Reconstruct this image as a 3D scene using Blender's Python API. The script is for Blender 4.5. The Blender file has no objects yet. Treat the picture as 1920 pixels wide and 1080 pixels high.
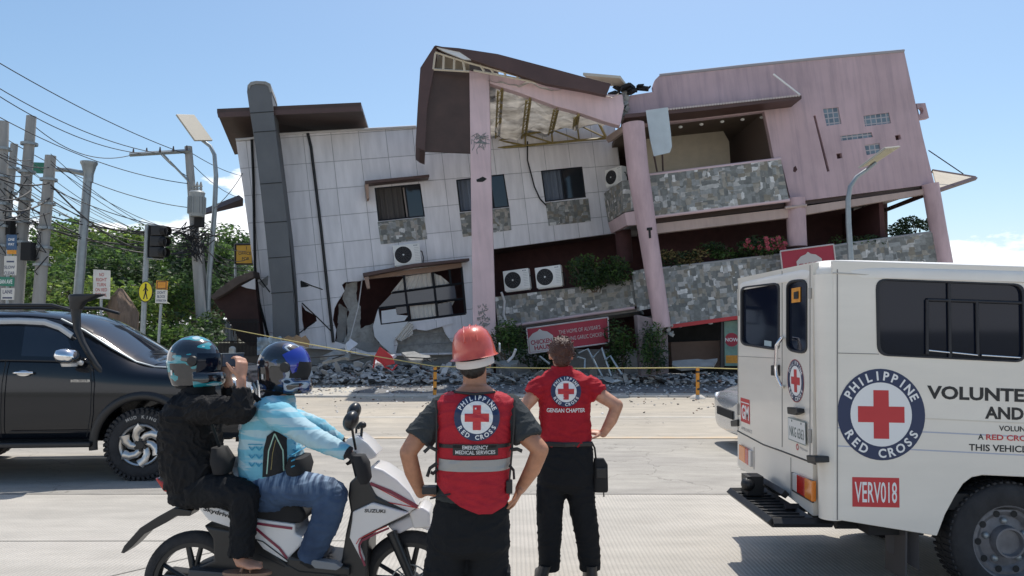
import bpy, bmesh, math, random
from mathutils import Vector, Matrix, noise
from mathutils.bvhtree import BVHTree
from mathutils.geometry import tessellate_polygon
R = math.radians
random.seed(11)
SC = bpy.context.scene
COL = SC.collection
# ------------------------------------------------------------------ camera, world, sun, exposure
F = 1387.0; CAMH = 1.7; PITCH = math.atan(80/F)
cam = bpy.data.cameras.new('camera'); camo = bpy.data.objects.new('camera', cam); COL.objects.link(camo)
cam.sensor_width = 36; cam.lens = F/1920*36; cam.clip_start = .05; cam.clip_end = 6000
camo.location = (0, 0, CAMH); camo.rotation_euler = (R(90)+PITCH, 0, 0)
SC.camera = camo
SUN_EL, SUN_AZ = R(66), R(17)
w = bpy.data.worlds.new('World'); SC.world = w; w.use_nodes = True
nt = w.node_tree; nt.nodes.clear()
out = nt.nodes.new('ShaderNodeOutputWorld'); bg = nt.nodes.new('ShaderNodeBackground')
sky = nt.nodes.new('ShaderNodeTexSky'); sky.sky_type = 'NISHITA'; sky.sun_disc = False
sky.sun_elevation = SUN_EL; sky.sun_rotation = SUN_AZ; sky.air_density = 1.0; sky.dust_density = 1.3; sky.ozone_density = 1.3
tc = nt.nodes.new('ShaderNodeTexCoord'); mp = nt.nodes.new('ShaderNodeMapping'); mp.inputs['Scale'].default_value = (1, 1, 2.6)
nz = nt.nodes.new('ShaderNodeTexNoise'); nz.inputs['Scale'].default_value = 5.5; nz.inputs['Detail'].default_value = 9; nz.inputs['Roughness'].default_value = .55
sep = nt.nodes.new('ShaderNodeSeparateXYZ')
mr = nt.nodes.new('ShaderNodeMapRange'); mr.inputs['From Min'].default_value = .06; mr.inputs['From Max'].default_value = .30
mr.inputs['To Min'].default_value = .26; mr.inputs['To Max'].default_value = 1.06
sub = nt.nodes.new('ShaderNodeMath'); sub.operation = 'SUBTRACT'
rmp = nt.nodes.new('ShaderNodeMapRange'); rmp.inputs['From Min'].default_value = 0; rmp.inputs['From Max'].default_value = .05
mix = nt.nodes.new('ShaderNodeMixRGB'); mix.inputs[2].default_value = (8.2, 8.3, 8.6, 1)
L = nt.links.new
L(tc.outputs['Generated'], mp.inputs[0]); L(mp.outputs[0], nz.inputs['Vector']); L(tc.outputs['Generated'], sep.inputs[0])
mz = nt.nodes.new('ShaderNodeMath'); mz.operation = 'MULTIPLY_ADD'; mz.inputs[1].default_value = .59; mz.inputs[2].default_value = 1.0; L(sep.outputs['X'], mz.inputs[0])
mz2 = nt.nodes.new('ShaderNodeMath'); mz2.operation = 'MULTIPLY'; L(mz.outputs[0], mz2.inputs[0]); L(sep.outputs['Z'], mz2.inputs[1]); L(mz2.outputs[0], mr.inputs['Value']); L(nz.outputs['Fac'], sub.inputs[0]); L(mr.outputs[0], sub.inputs[1]); L(sub.outputs[0], rmp.inputs['Value'])
hsv = nt.nodes.new('ShaderNodeHueSaturation'); hsv.inputs['Saturation'].default_value = 1.12; hsv.inputs['Hue'].default_value = .493; hsv.inputs['Value'].default_value = 1.0
L(sky.outputs[0], hsv.inputs['Color'])
L(rmp.outputs[0], mix.inputs[0]); L(hsv.outputs[0], mix.inputs[1]); L(mix.outputs[0], bg.inputs[0]); L(bg.outputs[0], out.inputs[0])
bg.inputs[1].default_value = .122
sl = bpy.data.lights.new('sun', 'SUN'); sl.energy = 3.2; sl.angle = R(.5); sl.color = (1, .955, .88)
so = bpy.data.objects.new('sun', sl); COL.objects.link(so)
sdir = Vector((math.sin(SUN_AZ)*math.cos(SUN_EL), math.cos(SUN_AZ)*math.cos(SUN_EL), math.sin(SUN_EL)))
so.rotation_euler = sdir.to_track_quat('Z', 'Y').to_euler(); so.location = (0, 0, 40)
SC.view_settings.view_transform = 'Standard'; SC.view_settings.look = 'None'; SC.view_settings.exposure = .36; SC.view_settings.gamma = 1
# ------------------------------------------------------------------ pixel rays
cp, sp = math.cos(PITCH), math.sin(PITCH)
def ray(px, py):
    a = (px-960)/F; b = -(py-540)/F
    return Vector((a, cp-b*sp, b*cp+sp))
def P(px, py, Y):
    d = ray(px, py); t = Y/d.y
    return Vector((d.x*t, Y, CAMH+d.z*t))
def G(px, py, z=0):
    d = ray(px, py); t = (z-CAMH)/d.z
    return Vector((d.x*t, d.y*t, z))
class Plane:                                    # vertical plane through two image columns at given depths
    def __init__(s, x0, Y0, x1, Y1):
        A = Vector(((x0-960)/F*Y0, Y0)); B = Vector(((x1-960)/F*Y1, Y1)); s.A = A
        s.d = (B-A).normalized(); s.n = Vector((-s.d.y, s.d.x))          # n points away from the camera
        if s.n.y < 0: s.n = -s.n
    def pt(s, px, py, off=0):
        r = ray(px, py); A = s.A-s.n*off
        t = A.dot(s.n)/(r.x*s.n.x+r.y*s.n.y)
        return Vector((r.x*t, r.y*t, CAMH+r.z*t))
    def uv(s, p): return ((p.x-s.A.x)*s.d.x+(p.y-s.A.y)*s.d.y, p.z)
    @property
    def n3(s): return Vector((s.n.x, s.n.y, 0))
# ------------------------------------------------------------------ materials
MATS = {}
def mat(name, col, rough=.6, metal=0, var=0, vscale=3, bump=0, bscale=40, spec=None, coat=0, island=0, trans=0, stretch=None, col2=None, alpha=1):
    if name in MATS: return MATS[name]
    m = bpy.data.materials.new(name); m.use_nodes = True; n = m.node_tree; b = n.nodes['Principled BSDF']
    c = tuple(col)+(1,)
    b.inputs['Base Color'].default_value = c; b.inputs['Roughness'].default_value = rough; b.inputs['Metallic'].default_value = metal
    if spec is not None: b.inputs['Specular IOR Level'].default_value = spec
    if coat: b.inputs['Coat Weight'].default_value = coat; b.inputs['Coat Roughness'].default_value = .04
    if trans: b.inputs['Transmission Weight'].default_value = trans
    if alpha < 1: b.inputs['Alpha'].default_value = alpha
    lk = n.links.new
    if var or bump or island:
        t = n.nodes.new('ShaderNodeTexCoord'); mpn = n.nodes.new('ShaderNodeMapping'); lk(t.outputs['Object'], mpn.inputs[0])
        if stretch: mpn.inputs['Scale'].default_value = stretch
    if var:
        nz = n.nodes.new('ShaderNodeTexNoise'); nz.inputs['Scale'].default_value = vscale; nz.inputs['Detail'].default_value = 8; nz.inputs['Roughness'].default_value = .62
        lk(mpn.outputs[0], nz.inputs['Vector'])
        r = n.nodes.new('ShaderNodeMapRange'); r.inputs['From Min'].default_value = .3; r.inputs['From Max'].default_value = .7; lk(nz.outputs['Fac'], r.inputs['Value'])
        mx = n.nodes.new('ShaderNodeMixRGB'); lk(r.outputs[0], mx.inputs[0])
        if col2: mx.inputs[1].default_value = c; mx.inputs[2].default_value = tuple(col2)+(1,)
        else:
            mx.inputs[1].default_value = tuple(max(0, x*(1-var)) for x in col)+(1,); mx.inputs[2].default_value = tuple(min(.9, x*(1+var)) for x in col)+(1,)
        lk(mx.outputs[0], b.inputs['Base Color']); src = mx.outputs[0]
    if island:
        g = n.nodes.new('ShaderNodeNewGeometry'); h = n.nodes.new('ShaderNodeHueSaturation')
        r2 = n.nodes.new('ShaderNodeMapRange'); r2.inputs['To Min'].default_value = 1-island; r2.inputs['To Max'].default_value = 1+island
        lk(g.outputs['Random Per Island'], r2.inputs['Value']); lk(r2.outputs[0], h.inputs['Value'])
        if var: lk(src, h.inputs['Color'])
        else: h.inputs['Color'].default_value = c
        lk(h.outputs[0], b.inputs['Base Color'])
    if bump:
        nb = n.nodes.new('ShaderNodeTexNoise'); nb.inputs['Scale'].default_value = bscale; nb.inputs['Detail'].default_value = 5; lk(mpn.outputs[0], nb.inputs['Vector'])
        bp = n.nodes.new('ShaderNodeBump'); bp.inputs['Strength'].default_value = bump; bp.inputs['Distance'].default_value = .02; lk(nb.outputs['Fac'], bp.inputs['Height']); lk(bp.outputs[0], b.inputs['Normal'])
    if name.startswith('leaf') or name in ('silver_insulation', 'pink_petals'):       # thin things let some light through
        tr = n.nodes.new('ShaderNodeBsdfTranslucent'); ms = n.nodes.new('ShaderNodeMixShader'); ms.inputs[0].default_value = .45 if name.startswith('leaf') else .3; oo = n.nodes['Material Output']
        s_ = b.inputs['Base Color'].links[0].from_socket if b.inputs['Base Color'].links else None
        hh_ = n.nodes.new('ShaderNodeHueSaturation'); hh_.inputs['Value'].default_value = 1.9 if name.startswith('leaf') else 1.0; hh_.inputs['Hue'].default_value = .485 if name.startswith('leaf') else .5; hh_.inputs['Color'].default_value = c
        if s_: lk(s_, hh_.inputs['Color'])
        lk(hh_.outputs[0], tr.inputs[0]); lk(b.outputs[0], ms.inputs[1]); lk(tr.outputs[0], ms.inputs[2]); lk(ms.outputs[0], oo.inputs[0])
    MATS[name] = m; return m
def nodes_of(name, col=(.5,.5,.5), rough=.7):
    m = bpy.data.materials.new(name); m.use_nodes = True; n = m.node_tree; b = n.nodes['Principled BSDF']; b.inputs['Roughness'].default_value = rough
    MATS[name] = m; return m, n, b
# ------------------------------------------------------------------ mesh collector
class MB:
    def __init__(s): s.v = []; s.f = []; s.mi = []; s.uv = None
    def add(s, vs, fs, mi=0):
        o = len(s.v); s.v += [Vector(x) for x in vs]; s.f += [tuple(i+o for i in f) for f in fs]; s.mi += [mi]*len(fs); return s
    def box(s, c, d, rot=None, mi=0):
        x, y, z = d[0]/2, d[1]/2, d[2]/2; c = Vector(c)
        vs = [Vector((i*x, j*y, k*z)) for k in (-1, 1) for j in (-1, 1) for i in (-1, 1)]
        if rot is not None: vs = [rot @ v for v in vs]
        return s.add([c+v for v in vs], [(0,2,3,1),(4,5,7,6),(0,1,5,4),(2,6,7,3),(0,4,6,2),(1,3,7,5)], mi)
    def tube(s, pts, r, n=8, mi=0, caps=True, ratio=1.0, up=None):
        pts = [Vector(p) for p in pts]; k = len(pts)
        if not hasattr(r, '__len__'): r = [r]*k
        T = []
        for i in range(k):
            a = pts[max(0, i-1)]; b = pts[min(k-1, i+1)]; T.append((b-a).normalized())
        u = Vector(up) if up else (Vector((0,0,1)) if abs(T[0].z) < .9 else Vector((0,1,0)))
        N = (u-T[0]*u.dot(T[0])).normalized(); vs = []; fs = []
        for i in range(k):
            N = (N-T[i]*N.dot(T[i])).normalized(); B = T[i].cross(N)
            rr = r[i]; ra, rb = (rr if hasattr(rr, '__len__') else (rr, rr*ratio))
            for j in range(n):
                a = 2*math.pi*j/n; vs.append(pts[i]+N*math.cos(a)*ra+B*math.sin(a)*rb)
        for i in range(k-1):
            for j in range(n):
                j2 = (j+1) % n; fs.append((i*n+j, i*n+j2, (i+1)*n+j2, (i+1)*n+j))
        if caps: fs.append(tuple(range(n-1, -1, -1))); fs.append(tuple((k-1)*n+j for j in range(n)))
        return s.add(vs, fs, mi)
    def limb(s, pts, r, n=18):                  # tube with ball ends and ball joints
        s.tube(pts, r, n)
        for p, q in zip(pts, r):
            q = q if hasattr(q, '__len__') else (q, q)
            s.ell(p, (q[1], q[1], q[1]) if len(set(q)) > 1 else (q[0],)*3, 14, 9)
        return s
    def ell(s, c, r, n=16, m=10, rot=None, mi=0):
        c = Vector(c); vs = []; fs = []
        for i in range(m+1):
            t = math.pi*i/m
            for j in range(n):
                a = 2*math.pi*j/n; v = Vector((r[0]*math.sin(t)*math.cos(a), r[1]*math.sin(t)*math.sin(a), r[2]*math.cos(t)))
                vs.append(c+(rot @ v if rot is not None else v))
        for i in range(m):
            for j in range(n):
                j2 = (j+1) % n; fs.append((i*n+j, (i+1)*n+j, (i+1)*n+j2, i*n+j2))
        return s.add(vs, fs, mi)
    def stack(s, secs, n=28, e=2.4, mi=0, axes=None):   # superelliptic sections (centre, rx, ry)
        vs = []; fs = []
        ax = axes or (Vector((1,0,0)), Vector((0,1,0)))
        for c, rx, ry in secs:
            for j in range(n):
                a = 2*math.pi*j/n; ca, sa = math.cos(a), math.sin(a)
                vs.append(Vector(c)+ax[0]*rx*math.copysign(abs(ca)**(2/e), ca)+ax[1]*ry*math.copysign(abs(sa)**(2/e), sa))
        k = len(secs)
        for i in range(k-1):
            for j in range(n):
                j2 = (j+1) % n; fs.append((i*n+j, i*n+j2, (i+1)*n+j2, (i+1)*n+j))
        fs.append(tuple(range(n-1, -1, -1))); fs.append(tuple((k-1)*n+j for j in range(n)))
        return s.add(vs, fs, mi)
    def lathe(s, c, prof, axis='z', n=32, mi=0, rot=None):   # prof: (radius, height)
        vs = []; fs = []; c = Vector(c)
        for r, h in prof:
            for j in range(n):
                a = 2*math.pi*j/n; x, y = r*math.cos(a), r*math.sin(a)
                v = Vector((x, y, h)) if axis == 'z' else (Vector((x, h, y)) if axis == 'y' else Vector((h, x, y)))
                vs.append(c+(rot @ v if rot is not None else v))
        for i in range(len(prof)-1):
            for j in range(n):
                j2 = (j+1) % n; fs.append((i*n+j, i*n+j2, (i+1)*n+j2, (i+1)*n+j))
        return s.add(vs, fs, mi)
    def slab(s, loops, nrm, t, mi=0):           # loops of 3D points (outer, holes...) extruded along nrm by t
        allp = [Vector(p) for lp in loops for p in lp]; n = len(allp); nr = Vector(nrm).normalized()
        # a 2D frame for the tessellation
        ax = nr.orthogonal().normalized(); ay = nr.cross(ax)
        tr = tessellate_polygon([[Vector((Vector(p).dot(ax), Vector(p).dot(ay), 0)) for p in lp] for lp in loops])
        vs = allp+[p+nr*t for p in allp]; fs = []
        for a, b, c in tr:
            if (allp[b]-allp[a]).cross(allp[c]-allp[a]).length < 1e-9: continue
            fs.append((a, b, c)); fs.append((n+c, n+b, n+a))
        o = 0
        for lp in loops:
            k = len(lp)
            for i in range(k): j = (i+1) % k; fs.append((o+i, o+j, n+o+j, n+o+i))
            o += k
        return s.add(vs, fs, mi)
    def merge(s, o, mi=None):
        s.add(o.v, o.f, 0); s.mi[-len(o.mi):] = [mi if mi is not None else x for x in o.mi] if o.mi else []; return s
    def xf(s, M): s.v = [M @ v for v in s.v]; return s
    def mesh(s, name):
        me = bpy.data.meshes.new(name); me.from_pydata([tuple(v) for v in s.v], [], s.f); me.update(); return me
    def build(s, name, mats, parent=None, smooth=None, bevel=0, uvf=None, fixn=True, seg=2):
        if bevel >= .02 and smooth is None: seg = 4; smooth = 50
        me = s.mesh(name); mats = mats if isinstance(mats, (list, tuple)) else [mats]
        for m in mats: me.materials.append(m)
        me.polygons.foreach_set('material_index', s.mi)
        if fixn or bevel:
            bm = bmesh.new(); bm.from_mesh(me)
            if fixn: bmesh.ops.recalc_face_normals(bm, faces=bm.faces)
            if bevel:
                es = [e for e in bm.edges if len(e.link_faces) == 2 and e.calc_face_angle(0) > R(28)]
                bmesh.ops.bevel(bm, geom=es, offset=bevel, segments=seg, affect='EDGES', clamp_overlap=True, profile=.6)
            bm.to_mesh(me); bm.free()
        if uvf:
            uv = me.uv_layers.new(name='UVMap')
            for l in me.loops: uv.data[l.index].uv = uvf(me.vertices[l.vertex_index].co)
        if smooth is not None:
            me.polygons.foreach_set('use_smooth', [True]*len(me.polygons))
            if smooth < 180: me.set_sharp_from_angle(angle=R(smooth))
        return link(name, me, parent)
def link(name, me, parent=None):
    o = bpy.data.objects.new(name, me); COL.objects.link(o)
    if parent is not None: adopt(o, parent)
    return o
def adopt(o, parent):
    o.parent = parent
    o.matrix_parent_inverse = parent.matrix_basis.inverted() if parent.type == 'EMPTY' else Matrix()
    return o
def tag(o, label, cat=None, group=None, kind=None):
    if label: o['label'] = label
    if cat: o['category'] = cat
    if group: o['group'] = group
    if kind: o['kind'] = kind
    return o
def thing(name, label, cat, loc=(0,0,0), group=None):
    o = bpy.data.objects.new(name, None); COL.objects.link(o); o.location = loc; o.empty_display_size = .2
    o.matrix_basis = Matrix.Translation(Vector(loc))
    return tag(o, label, cat, group)
def copy_tree(o, parent=None):
    c = o.copy(); COL.objects.link(c)
    if parent: c.parent = parent
    for ch in [x for x in COL.objects if x.parent == o]: copy_tree(ch, c)
    return c
def place(o, M):                                 # move a thing (its children follow)
    o.matrix_basis = M
def organic(mb, name, mats, parent, voxel=.007, smooth=4, wrinkle=None):
    me = mb.mesh(name); o = bpy.data.objects.new(name, me); COL.objects.link(o)
    m = o.modifiers.new('r', 'REMESH'); m.mode = 'VOXEL'; m.voxel_size = voxel; m.use_smooth_shade = True
    if smooth: k = o.modifiers.new('s', 'SMOOTH'); k.iterations = smooth; k.factor = .5
    dg = bpy.context.evaluated_depsgraph_get(); ne = bpy.data.meshes.new_from_object(o.evaluated_get(dg))
    bpy.data.objects.remove(o); bpy.data.meshes.remove(me); ne.name = name
    if wrinkle:
        co = [v.co.copy() for v in ne.vertices]; no = [v.normal.copy() for v in ne.vertices]
        for i, v in enumerate(ne.vertices): v.co = co[i]+no[i]*wrinkle(co[i])
    mats = mats if isinstance(mats, (list, tuple)) else [mats]
    ne.materials.clear()
    for m in mats: ne.materials.append(m)
    ne.polygons.foreach_set('use_smooth', [True]*len(ne.polygons)); ne.update()
    return link(name, ne, parent)
def folds(amp, sx, sy, sz, seed=0):
    def f(p):
        q = Vector((p.x*sx+seed, p.y*sy, p.z*sz)); q = q+noise.noise_vector(q*.45)*1.1
        a = 1-abs(noise.noise(q*1.5))*3.2; a = max(a, 0)**2*.8
        b = 1-abs(noise.noise(q*3.1+Vector((9,4,2))))*3.4; b = max(b, 0)**2
        return amp*(a*.75+b*.35+noise.noise(q*.7)*.5-.25)
    return f
def pxbuild(name, poly, pl, t, m, parent, holes=(), off=0, tilt=7, bevel=0, smooth=None):
    """traced outline on a real vertical plane, extruded away from the street by its true thickness"""
    mb = MB(); mb.slab([[pl.pt(x, y, off) for x, y in lp] for lp in [poly]+list(holes)], pl.n3, t)
    ca, sa = math.cos(R(tilt)), math.sin(R(tilt))
    def uvf(p):
        u, v = pl.uv(p); d = (p.x-pl.A.x)*pl.n.x+(p.y-pl.A.y)*pl.n.y
        u, v = u*ca+v*sa, -u*sa+v*ca
        return (u+d*.7, v)
    return mb.build(name, m, parent, smooth=smooth, bevel=bevel, uvf=uvf)
def plate(name, pts, t, m, parent, bevel=0, smooth=None, up=1):
    """polygon of (px, py, Y) corners with a real thickness"""
    p = [P(*q) for q in pts]; n = (p[1]-p[0]).cross(p[2]-p[0]).normalized()
    if n.z*up < 0: n = -n
    mb = MB(); mb.slab([p], n, t); return mb.build(name, m, parent, bevel=bevel, smooth=smooth)
# ------------------------------------------------------------------ lettering
_GC = {}
def glyphs(s, bold=.02, spacing=1.0):
    k = (s, bold, spacing)
    if k in _GC: return _GC[k]
    c = bpy.data.curves.new('t', 'FONT'); c.body = s; c.size = 1; c.offset = bold; c.resolution_u = 3; c.space_character = spacing
    o = bpy.data.objects.new('t', c); COL.objects.link(o); dg = bpy.context.evaluated_depsgraph_get()
    me = bpy.data.meshes.new_from_object(o.evaluated_get(dg)); v = [(a.co.x, a.co.y) for a in me.vertices]; f = [tuple(p.vertices) for p in me.polygons]
    bpy.data.objects.remove(o); bpy.data.curves.remove(c); bpy.data.meshes.remove(me)
    _GC[k] = (v, f); return _GC[k]
class Flat:                                       # flat artwork in 2D (u right, v up), later laid on a surface
    def __init__(s): s.v = []; s.f = []; s.mi = []
    def add(s, v, f, mi):
        o = len(s.v); s.v += v; s.f += [tuple(i+o for i in q) for q in f]; s.mi += [mi]*len(f)
    def text(s, t, cx, cy, h, w=None, mi=0, bold=.02, rot=0, align='c', spacing=1.0):
        v, f = glyphs(t, bold, spacing); xs = [a[0] for a in v]; ys = [a[1] for a in v]
        x0, x1, y0, y1 = min(xs), max(xs), min(ys), max(ys); k = h/(y1-y0); kx = w/(x1-x0) if w else k
        ox = (x0+x1)/2 if align == 'c' else (x0 if align == 'l' else x1); c, d = math.cos(rot), math.sin(rot); r = []
        for x, y in v:
            a, b = (x-ox)*kx, (y-(y0+y1)/2)*k; r.append((cx+a*c-b*d, cy+a*d+b*c))
        s.add(r, f, mi)
    def arc(s, t, cx, cy, rad, h, mi, a0, a1, bottom=False, wk=1.0, bold=.03):    # letters along an arc, angles in degrees
        n = len(t)
        for i, ch in enumerate(t):
            if ch == ' ': continue
            a = R(a0+(a1-a0)*i/(n-1)); x, y = cx+rad*math.cos(a), cy+rad*math.sin(a)
            v, f = glyphs(ch, bold); xs = [q[0] for q in v]; ww = (max(xs)-min(xs))*h/.72*wk
            s.text(ch, x, y, h, ww, mi, bold, a-math.pi/2 if not bottom else a+math.pi/2)
    def disc(s, cx, cy, r, mi, n=48, r0=0):
        if r0: v = [(cx+q*math.cos(2*math.pi*i/n), cy+q*math.sin(2*math.pi*i/n)) for q in (r0, r) for i in range(n)]; f = [(i, (i+1) % n, n+(i+1) % n, n+i) for i in range(n)]
        else: v = [(cx+r*math.cos(2*math.pi*i/n), cy+r*math.sin(2*math.pi*i/n)) for i in range(n)]; f = [tuple(range(n))]
        s.add(v, f, mi)
    def rect(s, x0, y0, x1, y1, mi): s.add([(x0,y0),(x1,y0),(x1,y1),(x0,y1)], [(0,1,2,3)], mi)
    def poly(s, pts, mi): 
        tr = tessellate_polygon([[Vector((x, y, 0)) for x, y in pts]]); s.add(list(pts), [tuple(t) for t in tr], mi)
    def line(s, pts, w, mi):
        for (a, b), (c, d) in zip(pts[:-1], pts[1:]):
            l = math.hypot(c-a, d-b) or 1; nx, ny = -(d-b)/l*w/2, (c-a)/l*w/2
            s.add([(a+nx,b+ny),(a-nx,b-ny),(c-nx,d-ny),(c+nx,d+ny)], [(0,1,2,3)], mi)
    def lay(s, name, mats, parent, fn, cut=0, step=.0006):      # fn(u, v, lift) -> world
        bm = bmesh.new(); vs = [bm.verts.new((x, y, 0)) for x, y in s.v]
        for q, mi in zip(s.f, s.mi):
            try: fc = bm.faces.new([vs[i] for i in q]); fc.material_index = mi
            except ValueError: pass
        if cut:
            xs = [v.co.x for v in bm.verts]; ys = [v.co.y for v in bm.verts]
            for ax, lo, hi in ((0, min(xs), max(xs)), (1, min(ys), max(ys))):
                k = lo+cut
                while k < hi:
                    co = [0,0,0]; no = [0,0,0]; co[ax] = k; no[ax] = 1
                    bmesh.ops.bisect_plane(bm, geom=bm.verts[:]+bm.edges[:]+bm.faces[:], plane_co=co, plane_no=no); k += cut
        me = bpy.data.meshes.new(name)
        bm.verts.index_update(); lift = {}
        for fc in bm.faces:
            for v in fc.verts: lift[v.index] = max(lift.get(v.index, 0), fc.material_index)
        bm.to_mesh(me); bm.free()
        for v in me.vertices: v.co = fn(v.co.x, v.co.y, .0015+step*lift.get(v.index, 0))
        for m in mats: me.materials.append(m)
        me.update(); return link(name, me, parent)
def plane_fn(o, ux, uy, n):
    o, ux, uy, n = map(Vector, (o, ux, uy, n)); return lambda u, v, l: o+ux*u+uy*v+n*l
def wrap_fn(o, ux, uy, n, ob, back=.5):           # lay artwork on a curved surface by casting along -n
    o, ux, uy, n = map(Vector, (o, ux, uy, n)); me = ob.data
    bvh = BVHTree.FromPolygons([v.co for v in me.vertices], [tuple(p.vertices) for p in me.polygons])
    def f(u, v, l):
        q = o+ux*u+uy*v; h = bvh.ray_cast(q+n*back, -n)
        return (h[0] if h[0] is not None else q)+n*(l+.0045)
    return f
def emblem(fl, cx, cy, r, navy, white, red, txt=True):
    fl.disc(cx, cy, r*.71, white); fl.disc(cx, cy, r, navy, r0=r*.70)
    a, b = r*.53, r*.175
    fl.add([(cx-b,cy-a),(cx+b,cy-a),(cx+b,cy-b),(cx+a,cy-b),(cx+a,cy+b),(cx+b,cy+b),(cx+b,cy+a),(cx-b,cy+a),(cx-b,cy+b),(cx-a,cy+b),(cx-a,cy-b),(cx-b,cy-b)],
           [(0,1,2,11),(3,4,5,2),(6,7,8,5),(9,10,11,8),(11,2,5,8)], red)
    if txt:
        fl.arc('PHILIPPINE', cx, cy, r*.845, r*.2, 3, 150, 27, wk=.95); fl.arc('RED CROSS', cx, cy, r*.845, r*.2, 3, 212, 330, True, wk=.95)
# ================================================================== MATERIALS OF THE PLACE
def m_road(name, base, base2, grooves=False, rough=.9, stain=.5, cracks=True):
    m, n, b = nodes_of(name, rough=rough); lk = n.links.new
    t = n.nodes.new('ShaderNodeTexCoord')
    def noi(sc, de=8, stretch=None, ro=.6):
        z = n.nodes.new('ShaderNodeTexNoise'); z.inputs['Scale'].default_value = sc; z.inputs['Detail'].default_value = de; z.inputs['Roughness'].default_value = ro
        if stretch: mpn = n.nodes.new('ShaderNodeMapping'); mpn.inputs['Scale'].default_value = stretch; lk(t.outputs['Object'], mpn.inputs[0]); lk(mpn.outputs[0], z.inputs['Vector'])
        else: lk(t.outputs['Object'], z.inputs['Vector'])
        return z.outputs['Fac']
    def rng(s, a, c, lo=0, hi=1):
        r = n.nodes.new('ShaderNodeMapRange'); r.inputs['From Min'].default_value = a; r.inputs['From Max'].default_value = c; r.inputs['To Min'].default_value = lo; r.inputs['To Max'].default_value = hi; lk(s, r.inputs['Value']); return r.outputs[0]
    def mul(c1, f):
        x = n.nodes.new('ShaderNodeMixRGB'); x.blend_type = 'MULTIPLY'; x.inputs[0].default_value = 1; lk(c1, x.inputs[1]); lk(f, x.inputs[2]); return x.outputs[0]
    mx = n.nodes.new('ShaderNodeMixRGB'); mx.inputs[1].default_value = tuple(base)+(1,); mx.inputs[2].default_value = tuple(base2)+(1,)
    lk(rng(noi(.55, 10, (.35, 1, 1)), .35, .65), mx.inputs[0])
    c = mul(mx.outputs[0], rng(noi(3.0, 9, (.5, 1.4, 1)), .3, .75, 1.06, 1-.28*stain))
    c = mul(c, rng(noi(90, 4), .3, .7, .86, 1.08))
    if cracks:
        v = n.nodes.new('ShaderNodeTexVoronoi'); v.feature = 'DISTANCE_TO_EDGE'; v.inputs['Scale'].default_value = .38
        wv = n.nodes.new('ShaderNodeTexNoise'); wv.inputs['Scale'].default_value = 1.7; wv.inputs['Detail'].default_value = 6; lk(t.outputs['Object'], wv.inputs['Vector'])
        ad = n.nodes.new('ShaderNodeMixRGB'); ad.blend_type = 'ADD'; ad.inputs[0].default_value = .9; lk(t.outputs['Object'], ad.inputs[1]); lk(wv.outputs['Color'], ad.inputs[2]); lk(ad.outputs[0], v.inputs['Vector'])
        c = mul(c, rng(v.outputs['Distance'], 0, .0045, .62, 1))
    bp = n.nodes.new('ShaderNodeBump'); bp.inputs['Strength'].default_value = .35; bp.inputs['Distance'].default_value = .01; lk(noi(60, 6), bp.inputs['Height']); last = bp
    if grooves:
        wvv = n.nodes.new('ShaderNodeTexWave'); wvv.inputs['Scale'].default_value = 9.5; wvv.inputs['Distortion'].default_value = .35; wvv.inputs['Detail'].default_value = 2; wvv.inputs['Detail Scale'].default_value = .4
        lk(t.outputs['Object'], wvv.inputs['Vector'])
        g = rng(wvv.outputs['Fac'], .0, .42, .84, 1.0); c = mul(c, g)
        b2 = n.nodes.new('ShaderNodeBump'); b2.inputs['Strength'].default_value = .5; b2.inputs['Distance'].default_value = .006; lk(wvv.outputs['Fac'], b2.inputs['Height']); lk(bp.outputs[0], b2.inputs['Normal']); last = b2
    lk(c, b.inputs['Base Color']); lk(last.outputs[0], b.inputs['Normal']); return m
M_near = m_road('concrete_near', (.54,.50,.44), (.45,.42,.37), True, stain=.75, cracks=False)
M_mid = m_road('worn_road', (.36,.335,.30), (.45,.42,.365), False, stain=1.0)
M_far = m_road('dusty_road', (.52,.46,.37), (.42,.38,.32), False, stain=.9)
M_walk = m_road('walkway', (.60,.55,.46), (.50,.47,.41), False, stain=.7)
M_soil = m_road('soil', (.30,.26,.19), (.22,.22,.13), False, stain=.8, cracks=False)
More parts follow.
